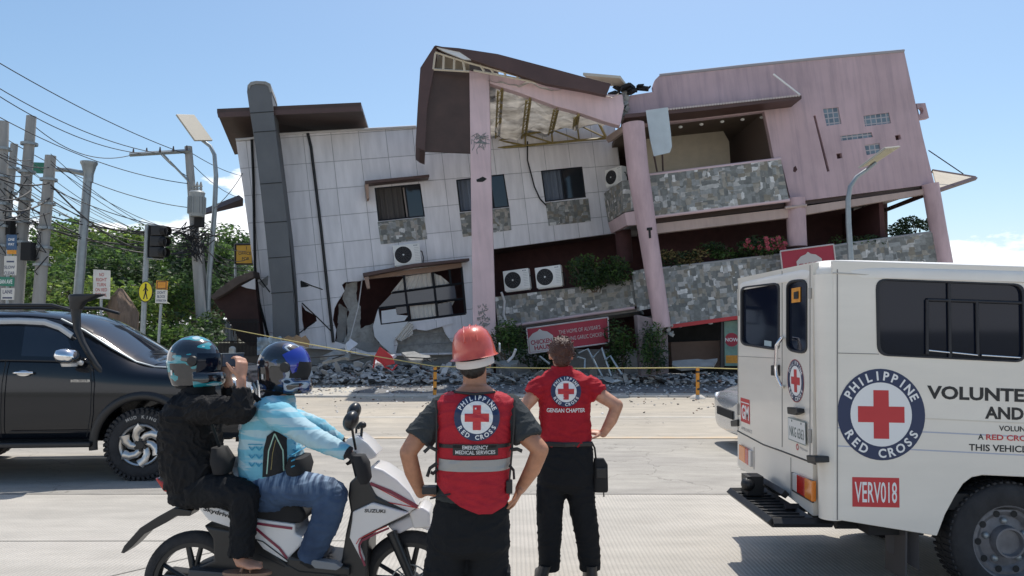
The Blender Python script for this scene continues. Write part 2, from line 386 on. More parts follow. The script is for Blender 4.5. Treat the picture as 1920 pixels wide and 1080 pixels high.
def m_tile(name, col, joint, size=(.93, .93), jw=.012, var=.05, grime=.16):      # UV-laid square cladding with joints, rain streaks
    m, n, b = nodes_of(name, rough=.42); lk = n.links.new
    u = n.nodes.new('ShaderNodeUVMap'); br = n.nodes.new('ShaderNodeTexBrick'); br.offset = 0
    br.inputs['Scale'].default_value = 1; br.inputs['Brick Width'].default_value = size[0]; br.inputs['Row Height'].default_value = size[1]; br.inputs['Mortar Size'].default_value = jw; br.inputs['Mortar Smooth'].default_value = .1
    br.inputs['Color1'].default_value = tuple(x*(1-var) for x in col)+(1,); br.inputs['Color2'].default_value = tuple(x*(1+var) for x in col)+(1,); br.inputs['Mortar'].default_value = tuple(joint)+(1,)
    mo = n.nodes.new('ShaderNodeMapping'); mo.inputs['Location'].default_value = (.37, .30, 0); lk(u.outputs[0], mo.inputs[0]); lk(mo.outputs[0], br.inputs['Vector'])
    mp2 = n.nodes.new('ShaderNodeMapping'); mp2.inputs['Scale'].default_value = (2.2, .35, 1); lk(u.outputs[0], mp2.inputs[0])
    z = n.nodes.new('ShaderNodeTexNoise'); z.inputs['Scale'].default_value = 2.4; z.inputs['Detail'].default_value = 9; lk(mp2.outputs[0], z.inputs['Vector'])
    r = n.nodes.new('ShaderNodeMapRange'); r.inputs['From Min'].default_value = .35; r.inputs['From Max'].default_value = .75; r.inputs['To Min'].default_value = 1.03; r.inputs['To Max'].default_value = 1-grime; lk(z.outputs['Fac'], r.inputs['Value'])
    x = n.nodes.new('ShaderNodeMixRGB'); x.blend_type = 'MULTIPLY'; x.inputs[0].default_value = 1; lk(br.outputs['Color'], x.inputs[1]); lk(r.outputs[0], x.inputs[2]); lk(x.outputs[0], b.inputs['Base Color'])
    bp = n.nodes.new('ShaderNodeBump'); bp.inputs['Distance'].default_value = .01; bp.invert = True; lk(br.outputs['Fac'], bp.inputs['Height']); lk(bp.outputs[0], b.inputs['Normal']); return m
M_white = m_tile('white_cladding', (.83,.805,.82), (.40,.39,.40), jw=.009)
def m_streak(name, col, streak=.2, dark=(.2,.15,.15), sx=3.0, sy=.22):
    m, n, b = nodes_of(name, rough=.75); lk = n.links.new
    u = n.nodes.new('ShaderNodeUVMap'); mo = n.nodes.new('ShaderNodeMapping'); mo.inputs['Scale'].default_value = (sx, sy, 1); lk(u.outputs[0], mo.inputs[0])
    z = n.nodes.new('ShaderNodeTexNoise'); z.inputs['Scale'].default_value = 1.6; z.inputs['Detail'].default_value = 10; z.inputs['Roughness'].default_value = .68; lk(mo.outputs[0], z.inputs['Vector'])
    z2 = n.nodes.new('ShaderNodeTexNoise'); z2.inputs['Scale'].default_value = .7; z2.inputs['Detail'].default_value = 6; lk(u.outputs[0], z2.inputs['Vector'])
    r = n.nodes.new('ShaderNodeMapRange'); r.inputs['From Min'].default_value = .46; r.inputs['From Max'].default_value = .78; r.inputs['To Max'].default_value = streak*3; lk(z.outputs['Fac'], r.inputs['Value'])
    x = n.nodes.new('ShaderNodeMixRGB'); x.inputs[1].default_value = tuple(col)+(1,); x.inputs[2].default_value = tuple(dark)+(1,); lk(r.outputs[0], x.inputs[0])
    r2 = n.nodes.new('ShaderNodeMapRange'); r2.inputs['From Min'].default_value = .35; r2.inputs['From Max'].default_value = .65; r2.inputs['To Min'].default_value = .9; r2.inputs['To Max'].default_value = 1.08; lk(z2.outputs['Fac'], r2.inputs['Value'])
    y = n.nodes.new('ShaderNodeMixRGB'); y.blend_type = 'MULTIPLY'; y.inputs[0].default_value = 1; lk(x.outputs[0], y.inputs[1]); lk(r2.outputs[0], y.inputs[2]); lk(y.outputs[0], b.inputs['Base Color'])
    bp = n.nodes.new('ShaderNodeBump'); bp.inputs['Strength'].default_value = .15; lk(z.outputs['Fac'], bp.inputs['Height']); lk(bp.outputs[0], b.inputs['Normal']); return m
M_pink = m_streak('pink_render', (.53,.385,.40), .22, (.27,.215,.24))
M_pinkl = m_streak('pale_pink_render', (.68,.51,.52), .16, (.40,.32,.33))
M_beam = m_streak('tan_beam', (.50,.38,.33), .16, (.30,.22,.19))
M_pillar = m_streak('grey_metal_pillar', (.135,.14,.145), .1, (.20,.20,.20), 1.5, .5)
def m_stone(name, dark=1.0):
    m, n, b = nodes_of(name, rough=.85); lk = n.links.new
    u = n.nodes.new('ShaderNodeUVMap')
    def vor(sc, stretch, rnd):
        mo = n.nodes.new('ShaderNodeMapping'); mo.inputs['Scale'].default_value = stretch; lk(u.outputs[0], mo.inputs[0])
        v = n.nodes.new('ShaderNodeTexVoronoi'); v.distance = 'CHEBYCHEV'; v.inputs['Scale'].default_value = sc; v.inputs['Randomness'].default_value = rnd; lk(mo.outputs[0], v.inputs['Vector'])
        s = n.nodes.new('ShaderNodeSeparateColor'); lk(v.outputs['Color'], s.inputs[0]); return v, s
    v1, s1 = vor(4.7, (1, 1.65, 1), .62); v2, s2 = vor(4.9, (1.65, 1, 1), .62)
    ck, sk = vor(2.4, (1, 1, 1), .9)
    pick = n.nodes.new('ShaderNodeMath'); pick.operation = 'GREATER_THAN'; pick.inputs[1].default_value = .5; lk(sk.outputs[0], pick.inputs[0])
    def ramp(s):
        r = n.nodes.new('ShaderNodeValToRGB'); r.color_ramp.interpolation = 'CONSTANT'; lk(s.outputs[0], r.inputs[0]); e = r.color_ramp.elements
        cols = [(.215,.22,.205),(.28,.285,.27),(.18,.185,.175),(.35,.325,.275),(.25,.225,.18),(.32,.33,.32),(.50,.49,.465),(.42,.385,.34),(.70,.69,.665)]
        pos = [0,.2,.34,.46,.56,.66,.78,.86,.94]
        while len(e) < len(cols): e.new(.5)
        for k, (p_, c_) in enumerate(zip(pos, cols)): e[k].position = p_; e[k].color = tuple(q*dark for q in c_)+(1,)
        return r
    mx = n.nodes.new('ShaderNodeMixRGB'); lk(pick.outputs[0], mx.inputs[0]); lk(ramp(s1).outputs[0], mx.inputs[1]); lk(ramp(s2).outputs[0], mx.inputs[2])
    z = n.nodes.new('ShaderNodeTexNoise'); z.inputs['Scale'].default_value = 9; z.inputs['Detail'].default_value = 8; lk(u.outputs[0], z.inputs['Vector'])
    r2 = n.nodes.new('ShaderNodeMapRange'); r2.inputs['From Min'].default_value = .3; r2.inputs['From Max'].default_value = .7; r2.inputs['To Min'].default_value = .78; r2.inputs['To Max'].default_value = 1.12; lk(z.outputs['Fac'], r2.inputs['Value'])
    y = n.nodes.new('ShaderNodeMixRGB'); y.blend_type = 'MULTIPLY'; y.inputs[0].default_value = 1; lk(mx.outputs[0], y.inputs[1]); lk(r2.outputs[0], y.inputs[2]); lk(y.outputs[0], b.inputs['Base Color'])
    bw = n.nodes.new('ShaderNodeRGBToBW'); lk(mx.outputs[0], bw.inputs[0]); bp = n.nodes.new('ShaderNodeBump'); bp.inputs['Strength'].default_value = .6; bp.inputs['Distance'].default_value = .03; lk(bw.outputs[0], bp.inputs['Height']); lk(bp.outputs[0], b.inputs['Normal']); return m
M_stone = m_stone('stone_cladding')
M_brown = mat('brown_roof_metal', (.085,.045,.038), .5, var=.18, vscale=1.5)
M_soffit = mat('brown_soffit', (.07,.042,.034), .6, var=.2, vscale=2)
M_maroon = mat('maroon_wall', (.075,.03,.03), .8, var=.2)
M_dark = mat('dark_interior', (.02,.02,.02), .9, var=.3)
M_cream = mat('cream_plaster', (.60,.53,.42), .8, var=.08)
M_glass = mat('dark_glass', (.02,.024,.03), .06, spec=.7)
M_glassg = mat('grey_glass', (.075,.085,.105), .12, spec=.6)
M_frame = mat('window_frame_dark', (.02,.022,.028), .4)
M_conc = mat('broken_concrete', (.36,.35,.325), .95, var=.28, vscale=5, bump=.9, bscale=14)
M_concd = mat('grey_concrete', (.30,.295,.28), .9, var=.2, vscale=3, bump=.5, bscale=20)
M_plast = mat('white_plaster', (.66,.64,.63), .7, var=.06, bump=.1)
M_steel = mat('galvanised_steel', (.31,.34,.35), .45, metal=.55, var=.12, vscale=6)
M_yel = mat('yellowed_steel', (.30,.235,.085), .6, var=.3, vscale=8)
M_foil = mat('silver_insulation', (.66,.62,.56), .35, metal=.15, var=.35, col2=(.16,.145,.125), vscale=1.5, stretch=(.7, 2.2, 3), bump=.6, bscale=5)  # dark streaks paint in the shading between the foil's waves
M_curt = mat('cream_curtain', (.66,.62,.56), .85, var=.08)
M_curtb = mat('blue_grey_curtain', (.16,.19,.24), .85)
M_curtd = mat('brown_grey_curtain', (.10,.09,.085), .85)
M_acw = mat('ac_white', (.80,.79,.75), .4, var=.04)
M_black = mat('black_plastic', (.012,.012,.013), .45)
M_blackm = mat('black_matte', (.015,.015,.016), .85)
M_leafd = mat('leaf_dark', (.030,.060,.022), .55, island=.55)
M_leaf = mat('leaf_mid', (.060,.115,.028), .5, island=.55)
M_leafl = mat('leaf_light', (.125,.19,.040), .5, island=.5)
M_dry = mat('leaf_dry', (.22,.18,.07), .7, island=.5)
M_bark = mat('bark', (.12,.085,.06), .9, var=.3, bump=.8, bscale=12)
M_flow = mat('pink_petals', (.55,.10,.13), .6, island=.35)
M_pole = mat('concrete_pole', (.33,.32,.30), .9, var=.16, vscale=2, stretch=(4,4,.5), bump=.3, bscale=30)
M_wire = mat('black_cable', (.02,.02,.022), .6)
M_red = mat('red_paint', (.52,.03,.035), .45, var=.08)
M_redd = mat('banner_red', (.36,.022,.045), .55, var=.1)
M_whi = mat('white_paint', (.78,.78,.76), .5)
M_navy = mat('navy_paint', (.016,.03,.085), .45)
M_yellow = mat('yellow_paint', (.80,.66,.02), .5)
M_orange = mat('orange_paint', (.68,.28,.03), .6, var=.2, vscale=20)
# ================================================================== GROUND
def sheet(name, x0, y0, x1, y1, z, m, rag=0, depth=None, edge=None):
    mb = MB()
    if depth: mb.box(((x0+x1)/2, (y0+y1)/2, z-depth/2), (x1-x0, y1-y0, depth))
    else: mb.add([(x0,y0,z),(x1,y0,z),(x1,y1,z),(x0,y1,z)], [(0,1,2,3)])
    return tag(mb.build(name, m, bevel=.02 if depth else 0), None, kind='structure')
sheet('ground', -2500, -2500, 2500, 2500, -.012, M_soil)
sheet('road', -60, -14, 60, 7.86, 0, M_near)
sheet('road', -60, 7.86, 60, 12.0, -.004, M_mid)
sheet('road', -60, 12.0, 60, 19.0, 0, M_far)
M_kerb = mat('kerb_concrete', (.55,.51,.45), .9, var=.15, vscale=4, bump=.3)
M_ora = mat('faded_orange_line', (.56,.41,.25), .9, var=.3, vscale=5, col2=(.50,.46,.39))
M_wln = mat('faded_white_line', (.62,.60,.55), .9, var=.3, vscale=4, col2=(.47,.44,.38))
sheet('lane_line', -60, 11.78, 60, 11.98, .004, M_ora)
sheet('lane_line', -60, 14.6, 60, 14.74, .004, M_wln)
sheet('lane_line', -60, 7.80, 60, 7.86, .004, mat('joint_dark', (.30,.28,.25), .9, var=.2))
M_joint = mat('tar_joint', (.22,.205,.18), .95)
for k, (xa, ya, xb, yb) in enumerate([(-14, 6.05, -1.2, 6.10), (-4.55, 3.2, -2.2, 5.9)]):
    mb = MB(); d = Vector((xb-xa, yb-ya, 0)).normalized(); q = Vector((-d.y, d.x, 0))*.006
    mb.add([Vector((xa,ya,.004))+q, Vector((xa,ya,.004))-q, Vector((xb,yb,.004))-q, Vector((xb,yb,.004))+q], [(0,1,2,3)]); tag(mb.build('road_joint', M_joint), None, kind='structure')
mb = MB(); 
x = -60.0
while x < 60: mb.box((x+.49, 19.12, -.03), (.98, .24, .16)); x += 1.0
tag(mb.build('kerb', M_kerb, bevel=.02), None, kind='structure')
sheet('sidewalk', -60, 19.24, 60, 60, .045, M_walk, depth=.2)
# tarred patch, darkened and outlined to paint in the building's cast shadow
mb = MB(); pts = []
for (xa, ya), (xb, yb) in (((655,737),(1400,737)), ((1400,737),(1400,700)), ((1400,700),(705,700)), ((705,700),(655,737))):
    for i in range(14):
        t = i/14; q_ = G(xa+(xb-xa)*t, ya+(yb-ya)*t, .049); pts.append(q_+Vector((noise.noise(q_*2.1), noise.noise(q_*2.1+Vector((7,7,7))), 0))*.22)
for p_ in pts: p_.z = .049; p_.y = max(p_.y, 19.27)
mb.slab([pts], (0,0,1), .003); tag(mb.build('bitumen_shadow_patch', mat('bitumen_shadow', (.20,.195,.19), .95, var=.3, vscale=3, bump=.6)), None, kind='structure')
# ================================================================== THE BUILDING
WL = Plane(480, 24.6, 1150, 27.0)
PR = Plane(1200, 23.6, 1780, 23.6)
PC = Plane(880, 22.8, 1200, 22.8)
B = thing('collapsed_building', 'pink and white two storey building leaning over with its ground floor crushed', 'building', (1, 25, 0))
win1 = [(702,352),(788,344),(797,406),(709,415)]; win2 = [(855,337),(945,326),(955,388),(862,398)]; win3 = [(1014,320),(1092,312),(1099,370),(1022,379)]
holeA = [(672,527),(690,523),(761,516),(812,510),(865,500),(873,588),(840,592),(778,600),(714,608),(709,578),(699,612),(703,632),(718,650),(731,660),(690,661),(665,652),(628,640),(630,618),(624,600),(627,578),(633,566),(639,557),(646,545),(641,534),(647,529)]
holeB = [(776,618),(800,611),(815,616),(830,612),(835,625),(846,640),(855,646),(856,661),(742,663),(746,645),(742,634),(765,628)]
hc = [(565,570),(573,582),(592,592),(594,602),(580,610),(570,622),(566,600)]
outer = [(442,262),(470,260),(515,252),(780,237),(900,228),(1150,214),(1178,432),(1160,436),(925,467),(912,480),(918,656),(860,664),(690,668),(620,656),(545,650),(495,641),(478,500)]
wall = pxbuild('white_wall', outer, WL, .22, M_white, B, holes=[win1, win2, win3, holeA, holeB, hc])
def joint_strip(nm, pts, r, m, par, pl=WL, off=.05): mb = MB(); mb.tube([pl.pt(x, y, off) for x, y in pts], r, 8); return mb.build(nm, m, par, smooth=60)
joint_strip('coping', [(442,262),(470,260),(515,252),(780,237)], .045, M_plast, wall)
tag(joint_strip('downpipe', [(577,250),(583,275),(602,430),(616,560),(625,642)], .05, M_black, B, off=.07), 'dark downpipe on white wall')
joint_strip('downpipe', [(472,262),(475,330),(478,500),(484,560),(505,640)], .045, M_blackm, B, off=.07)
joint_strip('downpipe', [(517,255),(526,360),(542,455),(555,560),(558,630)], .035, M_black, B, off=1.4)
# windows
def window(quad, curt, name='window', pl=WL, bars=((.62, None),), split=.62, grow=3):
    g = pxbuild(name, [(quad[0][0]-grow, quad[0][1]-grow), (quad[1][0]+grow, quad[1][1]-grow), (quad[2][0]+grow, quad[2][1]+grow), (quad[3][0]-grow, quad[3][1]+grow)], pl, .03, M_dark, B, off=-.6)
    def q(u, v): 
        a = Vector(quad[0]).lerp(Vector(quad[1]), u); b = Vector(quad[3]).lerp(Vector(quad[2]), u); return a.lerp(b, v)
    mb = MB()
    for a, b in (((0,0),(1,0)), ((1,0),(1,1)), ((1,1),(0,1)), ((0,1),(0,0))): mb.tube([pl.pt(*q(*a), -.06), pl.pt(*q(*b), -.06)], .045, 4)
    mb.tube([pl.pt(*q(split, 0), -.08), pl.pt(*q(split, 1), -.08)], .03, 4); mb.build('frame', M_frame, g)
    mg = MB(); mg.slab([[pl.pt(*q(u, v), -.07) for u, v in ((split,0),(1,0),(1,1),(split,1))]], pl.n3, .01); mg.build('pane', M_glass, g)
    mc = MB(); n = 46; vs = []; fs = []
    for i in range(n+1):
        u = .03+.93*i/n
        for v in (0.02, .5, 1): p = pl.pt(*q(u, v), -.25); p = p+pl.n3*(.05*math.sin(i*1.15)+.03*math.sin(i*.37)); vs.append(p)
    for i in range(n):
        if .58 < i/n < .68 and curt is M_curtd: continue
        for j in (0, 1): fs.append((i*3+j, i*3+j+1, i*3+4+j, i*3+3+j))
    mc.add(vs, fs); mc.build('curtain', curt, g, smooth=180, fixn=False)
    return g
window(win1, M_curtd, split=.66); window(win2, M_curtb, split=.70); window(win3, M_curtb, split=.5)
mc = MB()
for u0, u1, c in ((.60, .68, 0),):
    a = [WL.pt(*p, -.2) for p in ((755,352),(768,350),(771,409),(763,410))]; mc.slab([a], WL.n3, .02)
mc.build('curtain', mat('pale_curtain', (.42,.36,.33), .9), B)
for poly in ([(708,416),(796,407),(801,448),(714,458)], [(862,399),(955,389),(959,431),(868,444)], [(1023,380),(1103,372),(1108,415),(1029,423)]):
    pxbuild('stone_panel', poly, WL, .035, M_stone, B, off=.03)
# sunshades over the windows
M_tanu = mat('tan_underside', (.36,.24,.18), .8, var=.15)
def shade(poly, off, t, leg):
    o = pxbuild('sunshade', poly, WL, t, M_brown, B, off=off, bevel=.01)
    pxbuild('bracket', leg, WL, t, M_tanu, o, off=off-.02)
    return o
shade([(684,339),(805,327),(805,332),(684,345)], .55, .53, [(684,346),(691,345),(692,371),(688,373)])
shade([(680,512),(778,494),(880,484),(880,489),(778,500),(682,519)], .6, .58, [(683,520),(691,518),(694,540),(688,541)])
pxbuild('lintel', [(690,517),(865,492),(866,501),(812,510),(694,523)], WL, .2, M_tanu, B, off=.05)
# big broken window: frame, glass, curtains
bw = thing('x', '', '', (0,0,0)); bpy.data.objects.remove(bw)
bigw = None
mb = MB()
for a in ([(709,578),(714,608)], [(714,608),(873,588)], [(865,500),(873,588)], [(757,516),(767,602)], [(811,509),(821,596)], [(735,549),(868,531)], [(709,578),(870,560)], [(842,503),(846,534)]):
    mb.tube([WL.pt(x, y, .0) for x, y in a], .04, 4)
bigw = mb.build('window', M_frame, B)
tag(bigw, 'wide broken window frame sagging out of the wall')
mb = MB()
for poly in ([(709,577),(735,550),(760,547),(764,572)], [(760,546),(813,538),(817,565),(765,572)], [(814,538),(852,532),(856,560),(818,566)], [(820,571),(846,566),(850,590),(823,594)], [(742,574),(764,573),(767,586),(743,590)]):
    mb.slab([[WL.pt(x, y, -.02) for x, y in poly]], WL.n3, .01)
mb.build('pane', M_glassg, bigw)
def drape(name, top, bot, off, n, m, par, amp=.05, sag=0):
    mb = MB(); vs = []; fs = []; rows = 7
    for i in range(n+1):
        u = i/n
        def ln(c, u):
            k = u*(len(c)-1); j = min(int(k), len(c)-2); return Vector(c[j]).lerp(Vector(c[j+1]), k-j)
        a, b = ln(top, u), ln(bot, u)
        for j in range(rows+1):
            v = j/rows; q = a.lerp(b, v); p = WL.pt(q.x+sag*math.sin(v*3)*math.sin(u*6), q.y, off)
            vs.append(p+WL.n3*(amp*math.sin(i*1.3+noise.noise(Vector((u*3, v*2, off)))*2)*(.5+.5*v)))
    for i in range(n):
        for j in range(rows): fs.append((i*(rows+1)+j, i*(rows+1)+j+1, (i+1)*(rows+1)+j+1, (i+1)*(rows+1)+j))
    mb.add(vs, fs); return mb.build(name, m, par, smooth=180, fixn=False)
drape('curtain', [(757,519),(808,511)], [(733,549),(812,539)], -.12, 34, M_curt, bigw)
drape('curtain', [(811,512),(826,517),(842,530)], [(814,536),(830,534),(843,532)], -.12, 16, M_curt, bigw)
drape('curtain', [(768,574),(818,569)], [(772,603),(820,596)], -.1, 30, M_curt, bigw)
drape('curtain', [(820,570),(853,563)], [(838,590),(842,584)], -.1, 20, M_curt, bigw)
drape('curtain', [(766,604),(775,608),(774,630)], [(738,634),(752,640),(770,630)], .12, 26, M_curt, bigw, amp=.05)
# fallen white panels under the window
M_sheetw = mat('fallen_white_panel', (.70,.71,.72), .5, var=.06)
pxbuild('fallen_panel', [(709,579),(714,609),(765,603),(748,628),(738,640),(739,665),(730,660),(714,646),(702,630),(700,612)], WL, .05, M_sheetw, B, off=.10)
pxbuild('fallen_panel', [(715,583),(742,579),(744,590),(765,592),(758,602),(716,607)], WL, .03, M_sheetw, B, off=.02)
pxbuild('fallen_panel', [(780,606),(850,595),(851,606),(800,620),(782,618)], WL, .03, M_white, B, off=.06)
# what the breach shows: cracked concrete column, masonry backing and void
pxbuild('masonry_backing', [(740,606),(880,590),(884,668),(735,668)], WL, .3, M_conc, B, off=-.26)
for yy in (626, 645): joint_strip('masonry_joint', [(745,yy+4),(860,yy-4)], .012, M_concd, B, off=-.03+.0)
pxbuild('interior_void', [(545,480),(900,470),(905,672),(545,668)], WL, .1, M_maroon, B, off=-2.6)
mb = MB()
def rough_prism(mb, poly, pl, off, t, amp=.05, seed=0):
    pts = []
    for i in range(len(poly)):
        a, b = Vector(poly[i]), Vector(poly[(i+1) % len(poly)]); k = max(1, int((b-a).length/5))
        for j in range(k):
            q = a.lerp(b, j/k); q += Vector((noise.noise(Vector((q.x*.2, q.y*.2, seed))), noise.noise(Vector((q.y*.2, q.x*.2, seed+5)))))*amp*60; pts.append(pl.pt(q.x, q.y, off))
    mb.slab([pts], pl.n3, t)
rough_prism(mb, [(648,532),(670,528),(668,560),(676,575),(676,628),(652,640),(650,600),(655,585),(642,560)], WL, -.3, .4, .04)
mb.build('broken_column', M_conc, B)
mb = MB(); rough_prism(mb, [(636,568),(652,580),(648,640),(630,644)], WL, -.5, .3, .05, 3); mb.build('broken_column', M_concd, B)
mb = MB(); rough_prism(mb, [(650,626),(700,606),(712,650),(700,664),(640,655)], WL, -.35, .5, .05, 7); mb.build('collapsed_wall', M_conc, B)
joint_strip('hanging_cable', [(679,524),(672,575),(655,640)], .018, M_plast, B, off=.2)
joint_strip('hanging_cable', [(989,265),(989,300),(1002,350),(1012,372),(1024,385)], .025, M_blackm, B, off=.1)
# crack lines where cladding split
mb = MB()
for a in ([(564,527),(585,536),(605,543)], [(566,568),(600,600),(625,625)], [(556,629),(575,614),(590,604)], [(485,520),(497,536),(506,548)]):
    mb.tube([WL.pt(x, y, .004) for x, y in a], .02, 5)
mb.build('crack', M_blackm, wall)
pxbuild('missing_tile', [(563,527),(581,536),(575,538),(564,539)], WL, .01, M_dark, wall, off=.008)
pxbuild('missing_tile', [(484,530),(503,516),(502,534),(494,540)], WL, .01, M_concd, wall, off=.008)
# grey fin rising through the roof
fin = [(463,172),(464,160),(470,154),(480,152),(498,153),(506,157),(509,172),(513,215),(519,262),(530,350),(541,440),(548,520),(554,630),(512,634),(510,560),(499,450),(488,350),(478,270),(467,200)]
fn = pxbuild('grey_fin', fin, WL, 1.5, M_pillar, B, off=1.5, bevel=.012)
for yy, xl, xr in ((212,469,513), (248,476,518), (345,488,529), (418,496,538), (484,503,545), (550,508,549)):
    joint_strip('fin_joint', [(xl,yy),(xr,yy-3)], .012, M_black, fn, off=1.505)
pxbuild('fin_cap', [(464,160),(470,153.5),(480,151.5),(498,152.5),(507,157),(510,172),(506,173),(503,162),(496,158),(480,157),(470,160),(467,168)], WL, 1.5, M_concd, fn, off=1.53)
# butterfly roof behind the parapet, seen from underneath
plate('rear_roof', [(407,212,23.4),(677,200,23.4),(696,262,27.6),(440,290,27.6)], .14, M_soffit, B)
rf = plate('roof_fascia', [(407,211,23.35),(677,199,23.35),(678,208,23.35),(409,220,23.35)], .06, M_brown, B)
plate('side_canopy', [(386,400,24.0),(384,403,24.0),(456,386,24.6),(456,372,24.6)], .5, M_soffit, B)
# ---- porch
pil = pxbuild('pillar', [(880,132),(917,138),(920,300),(926,500),(931,660),(887,660),(886,560),(882,300)], PC, .62, M_pinkl, B, bevel=.02)
mb = MB()
rng = random.Random(5)
for k in range(16):
    x, y = 905, 260; pts = [PC.pt(x+rng.uniform(-14,14), y+rng.uniform(-8,12), .01)]
    for j in range(4): x += rng.uniform(-9, 6); y += rng.uniform(-7, 9); x = min(max(x, 884), 914); pts.append(PC.pt(x, y, .01))
    mb.tube(pts, .009, 4)
mb.build('crack', mat('crack_grey', (.22,.25,.25), .9), pil)
mb = MB(); rough_prism(mb, [(893,337),(905,331),(913,335),(905,341),(894,341)], PC, .006, .02, .02); mb.build('spalled_hole', M_dark, pil)
mb = MB()
for k in range(26):
    x, y = 896+rng.uniform(0,20), 572+rng.uniform(0,40); mb.tube([PC.pt(x+rng.uniform(-4,4), y+rng.uniform(-5,5), .012) for _ in range(4)], .012, 4)
mb.build('scribble', M_concd, pil)
plate('porch_cladding', [(806,126,22.5),(886,132,22.85),(885,287,22.85),(788,283,22.5)], .12, M_soffit, B)
pxbuild('porch_fascia', [(813,88),(818,88),(820,100),(812,140),(801,200),(797,283),(787,279),(779,273),(783,200),(788,127)], Plane(780, 22.3, 880, 22.5), 1.9, M_brown, B, bevel=.01)
pxbuild('porch_gable', [(818,95),(880,118),(880,133),(812,128)], Plane(780, 22.9, 880, 23.0), .1, M_cream, B)
mb = MB(); pg = Plane(780, 22.35, 880, 22.4)
for a in ([(813,130),(880,134)], [(816,98),(880,118)], [(832,104),(831,131)], [(852,108),(851,131)], [(868,113),(871,133)], [(816,100),(812,130)], [(880,118),(1025,157)], [(888,132),(1025,158)], [(900,122),(908,134)], [(920,128),(926,139)], [(945,134),(949,145)], [(968,140),(972,148)], [(990,146),(994,153)], [(1012,152),(1016,158)]):
    mb.tube([pg.pt(x, y) for x, y in a], .035, 4)
mb.build('gable_framing', M_cream, B)
pxbuild('gable_strip', [(818,88),(862,97),(884,112),(870,111),(830,95)], Plane(780, 22.25, 880, 22.25), .08, M_sheetw, B)
pxbuild('porch_roof_edge', [(813,86),(860,90),(933,101),(1047,131),(1110,148),(1146,157),(1137,179),(1095,170),(1023,157),(930,127),(884,112),(862,97)], Plane(800, 22.2, 1150, 22.3), .22, M_brown, B, bevel=.01)
# torn roof deck, its foil insulation and the steel under it
def quadgrid(c, nu, nv, f):
    mb = MB(); p = [P(*q) for q in c]; vs = []; fs = []
    for i in range(nu+1):
        for j in range(nv+1):
            u, v = i/nu, j/nv; vs.append(p[0].lerp(p[1], u).lerp(p[3].lerp(p[2], u), v)+Vector((0, 0, f(u, v))))
    for i in range(nu):
        for j in range(nv): fs.append((i*(nv+1)+j, (i+1)*(nv+1)+j, (i+1)*(nv+1)+j+1, i*(nv+1)+j+1))
    return mb.add(vs, fs)
defq = [(915,150,22.75),(1160,178,22.75),(1139,226,26.4),(918,268,26.6)]
def wob(u, v): return .12*abs(math.sin(u*math.pi*4.2))**.6+.22*(1-abs(noise.noise(Vector((u*3, v*14, 1))))*2.5)-.24+.08*noise.noise(Vector((u*14, v*30, 4)))
quadgrid(defq, 60, 60, wob).build('roof_insulation', M_foil, B, smooth=180)
plate('roof_deck', [(815,90,22.45),(930,114,22.45),(935,150,24.0),(860,160,25)], .09, M_brown, B)
mb = MB()
for a, b in (((942,165,22.9),(936,262,26.5)), ((995,182,22.9),(985,258,26.5)), ((1047,200,22.9),(1036,248,26.4)), ((1085,215,22.9),(1082,236,26.3))):
    A_, B_ = P(*a), P(*b); mb.tube([A_, B_], .045, 4); mb.tube([A_-Vector((.14,0,.1)), B_-Vector((.14,0,.1))], .03, 4)
    for k in range(7):
        q = A_.lerp(B_, k/7); mb.tube([q, A_.lerp(B_, (k+.5)/7)-Vector((.14,0,.1)), A_.lerp(B_, (k+1)/7)], .018, 4)
mb.build('rafter', M_yel, B)
mb = MB(); pt_ = Plane(930, 26.2, 1140, 26.5)
lo = [(933,277),(985,273),(1036,268),(1086,263),(1137,259)]; up = [(935,263),(985,252),(1034,243),(1082,233),(1120,225)]
mb.tube([pt_.pt(*q) for q in lo], .045, 4); mb.tube([pt_.pt(*q) for q in up], .04, 4); mb.tube([pt_.pt(1120,225), pt_.pt(1137,259)], .05, 4)
for i in range(4): mb.tube([pt_.pt(*up[i]), pt_.pt(*lo[i+1])], .03, 4); mb.tube([pt_.pt(*up[i]), pt_.pt(*lo[i])], .03, 4)
mb.build('truss', M_yel, B)
pxbuild('porch_beam', [(917,137),(1027,160),(1143,177),(1167,177),(1170,200),(1163,236),(1135,228),(1077,208),(1043,199),(975,174),(918,156)], PC, .35, M_pinkl, B, bevel=.015)
plate('side_beam', [(1135,258,26.3),(1166,236,22.9),(1170,246,22.9),(1140,268,26.3)], .25, M_beam, B)
plate('roof_slab', [(1093,141,23.2),(1163,147,23.2),(1175,163,23.6),(1120,160,24.6)], .1, M_cream, B)
mb = MB()
for k in range(26):
    x = rng.uniform(1150, 1222); y = 172-(x-1150)*.13+rng.uniform(-6, 6); c = P(x, y, 23.4+rng.uniform(0, .6)); r = rng.uniform(.05, .2)
    mb.box(c, (r*2.2, r*1.4, r*.5), Matrix.Rotation(rng.uniform(-.6,.6), 3, 'Y') @ Matrix.Rotation(rng.uniform(0,3), 3, 'Z'))
mb.build('torn_roofing', M_blackm, B)
mb = MB()
for k in range(22):
    y = 175+k*2.6; x = 1169+rng.uniform(-7, 6); r = rng.uniform(.05, .13); mb.box(PR.pt(x, y, rng.uniform(.0, .1)), (r*1.6, r, r*1.3), Matrix.Rotation(rng.uniform(0,3), 3, (rng.random(), rng.random(), 1)))
for k in range(10):
    x, y = 1168, 185+rng.uniform(0, 50); mb.tube([PR.pt(x+rng.uniform(-8,8), y+rng.uniform(-9,9), .12) for _ in range(4)], .01, 4, mi=1)
mb.build('broken_joint', [M_conc, M_blackm], B)
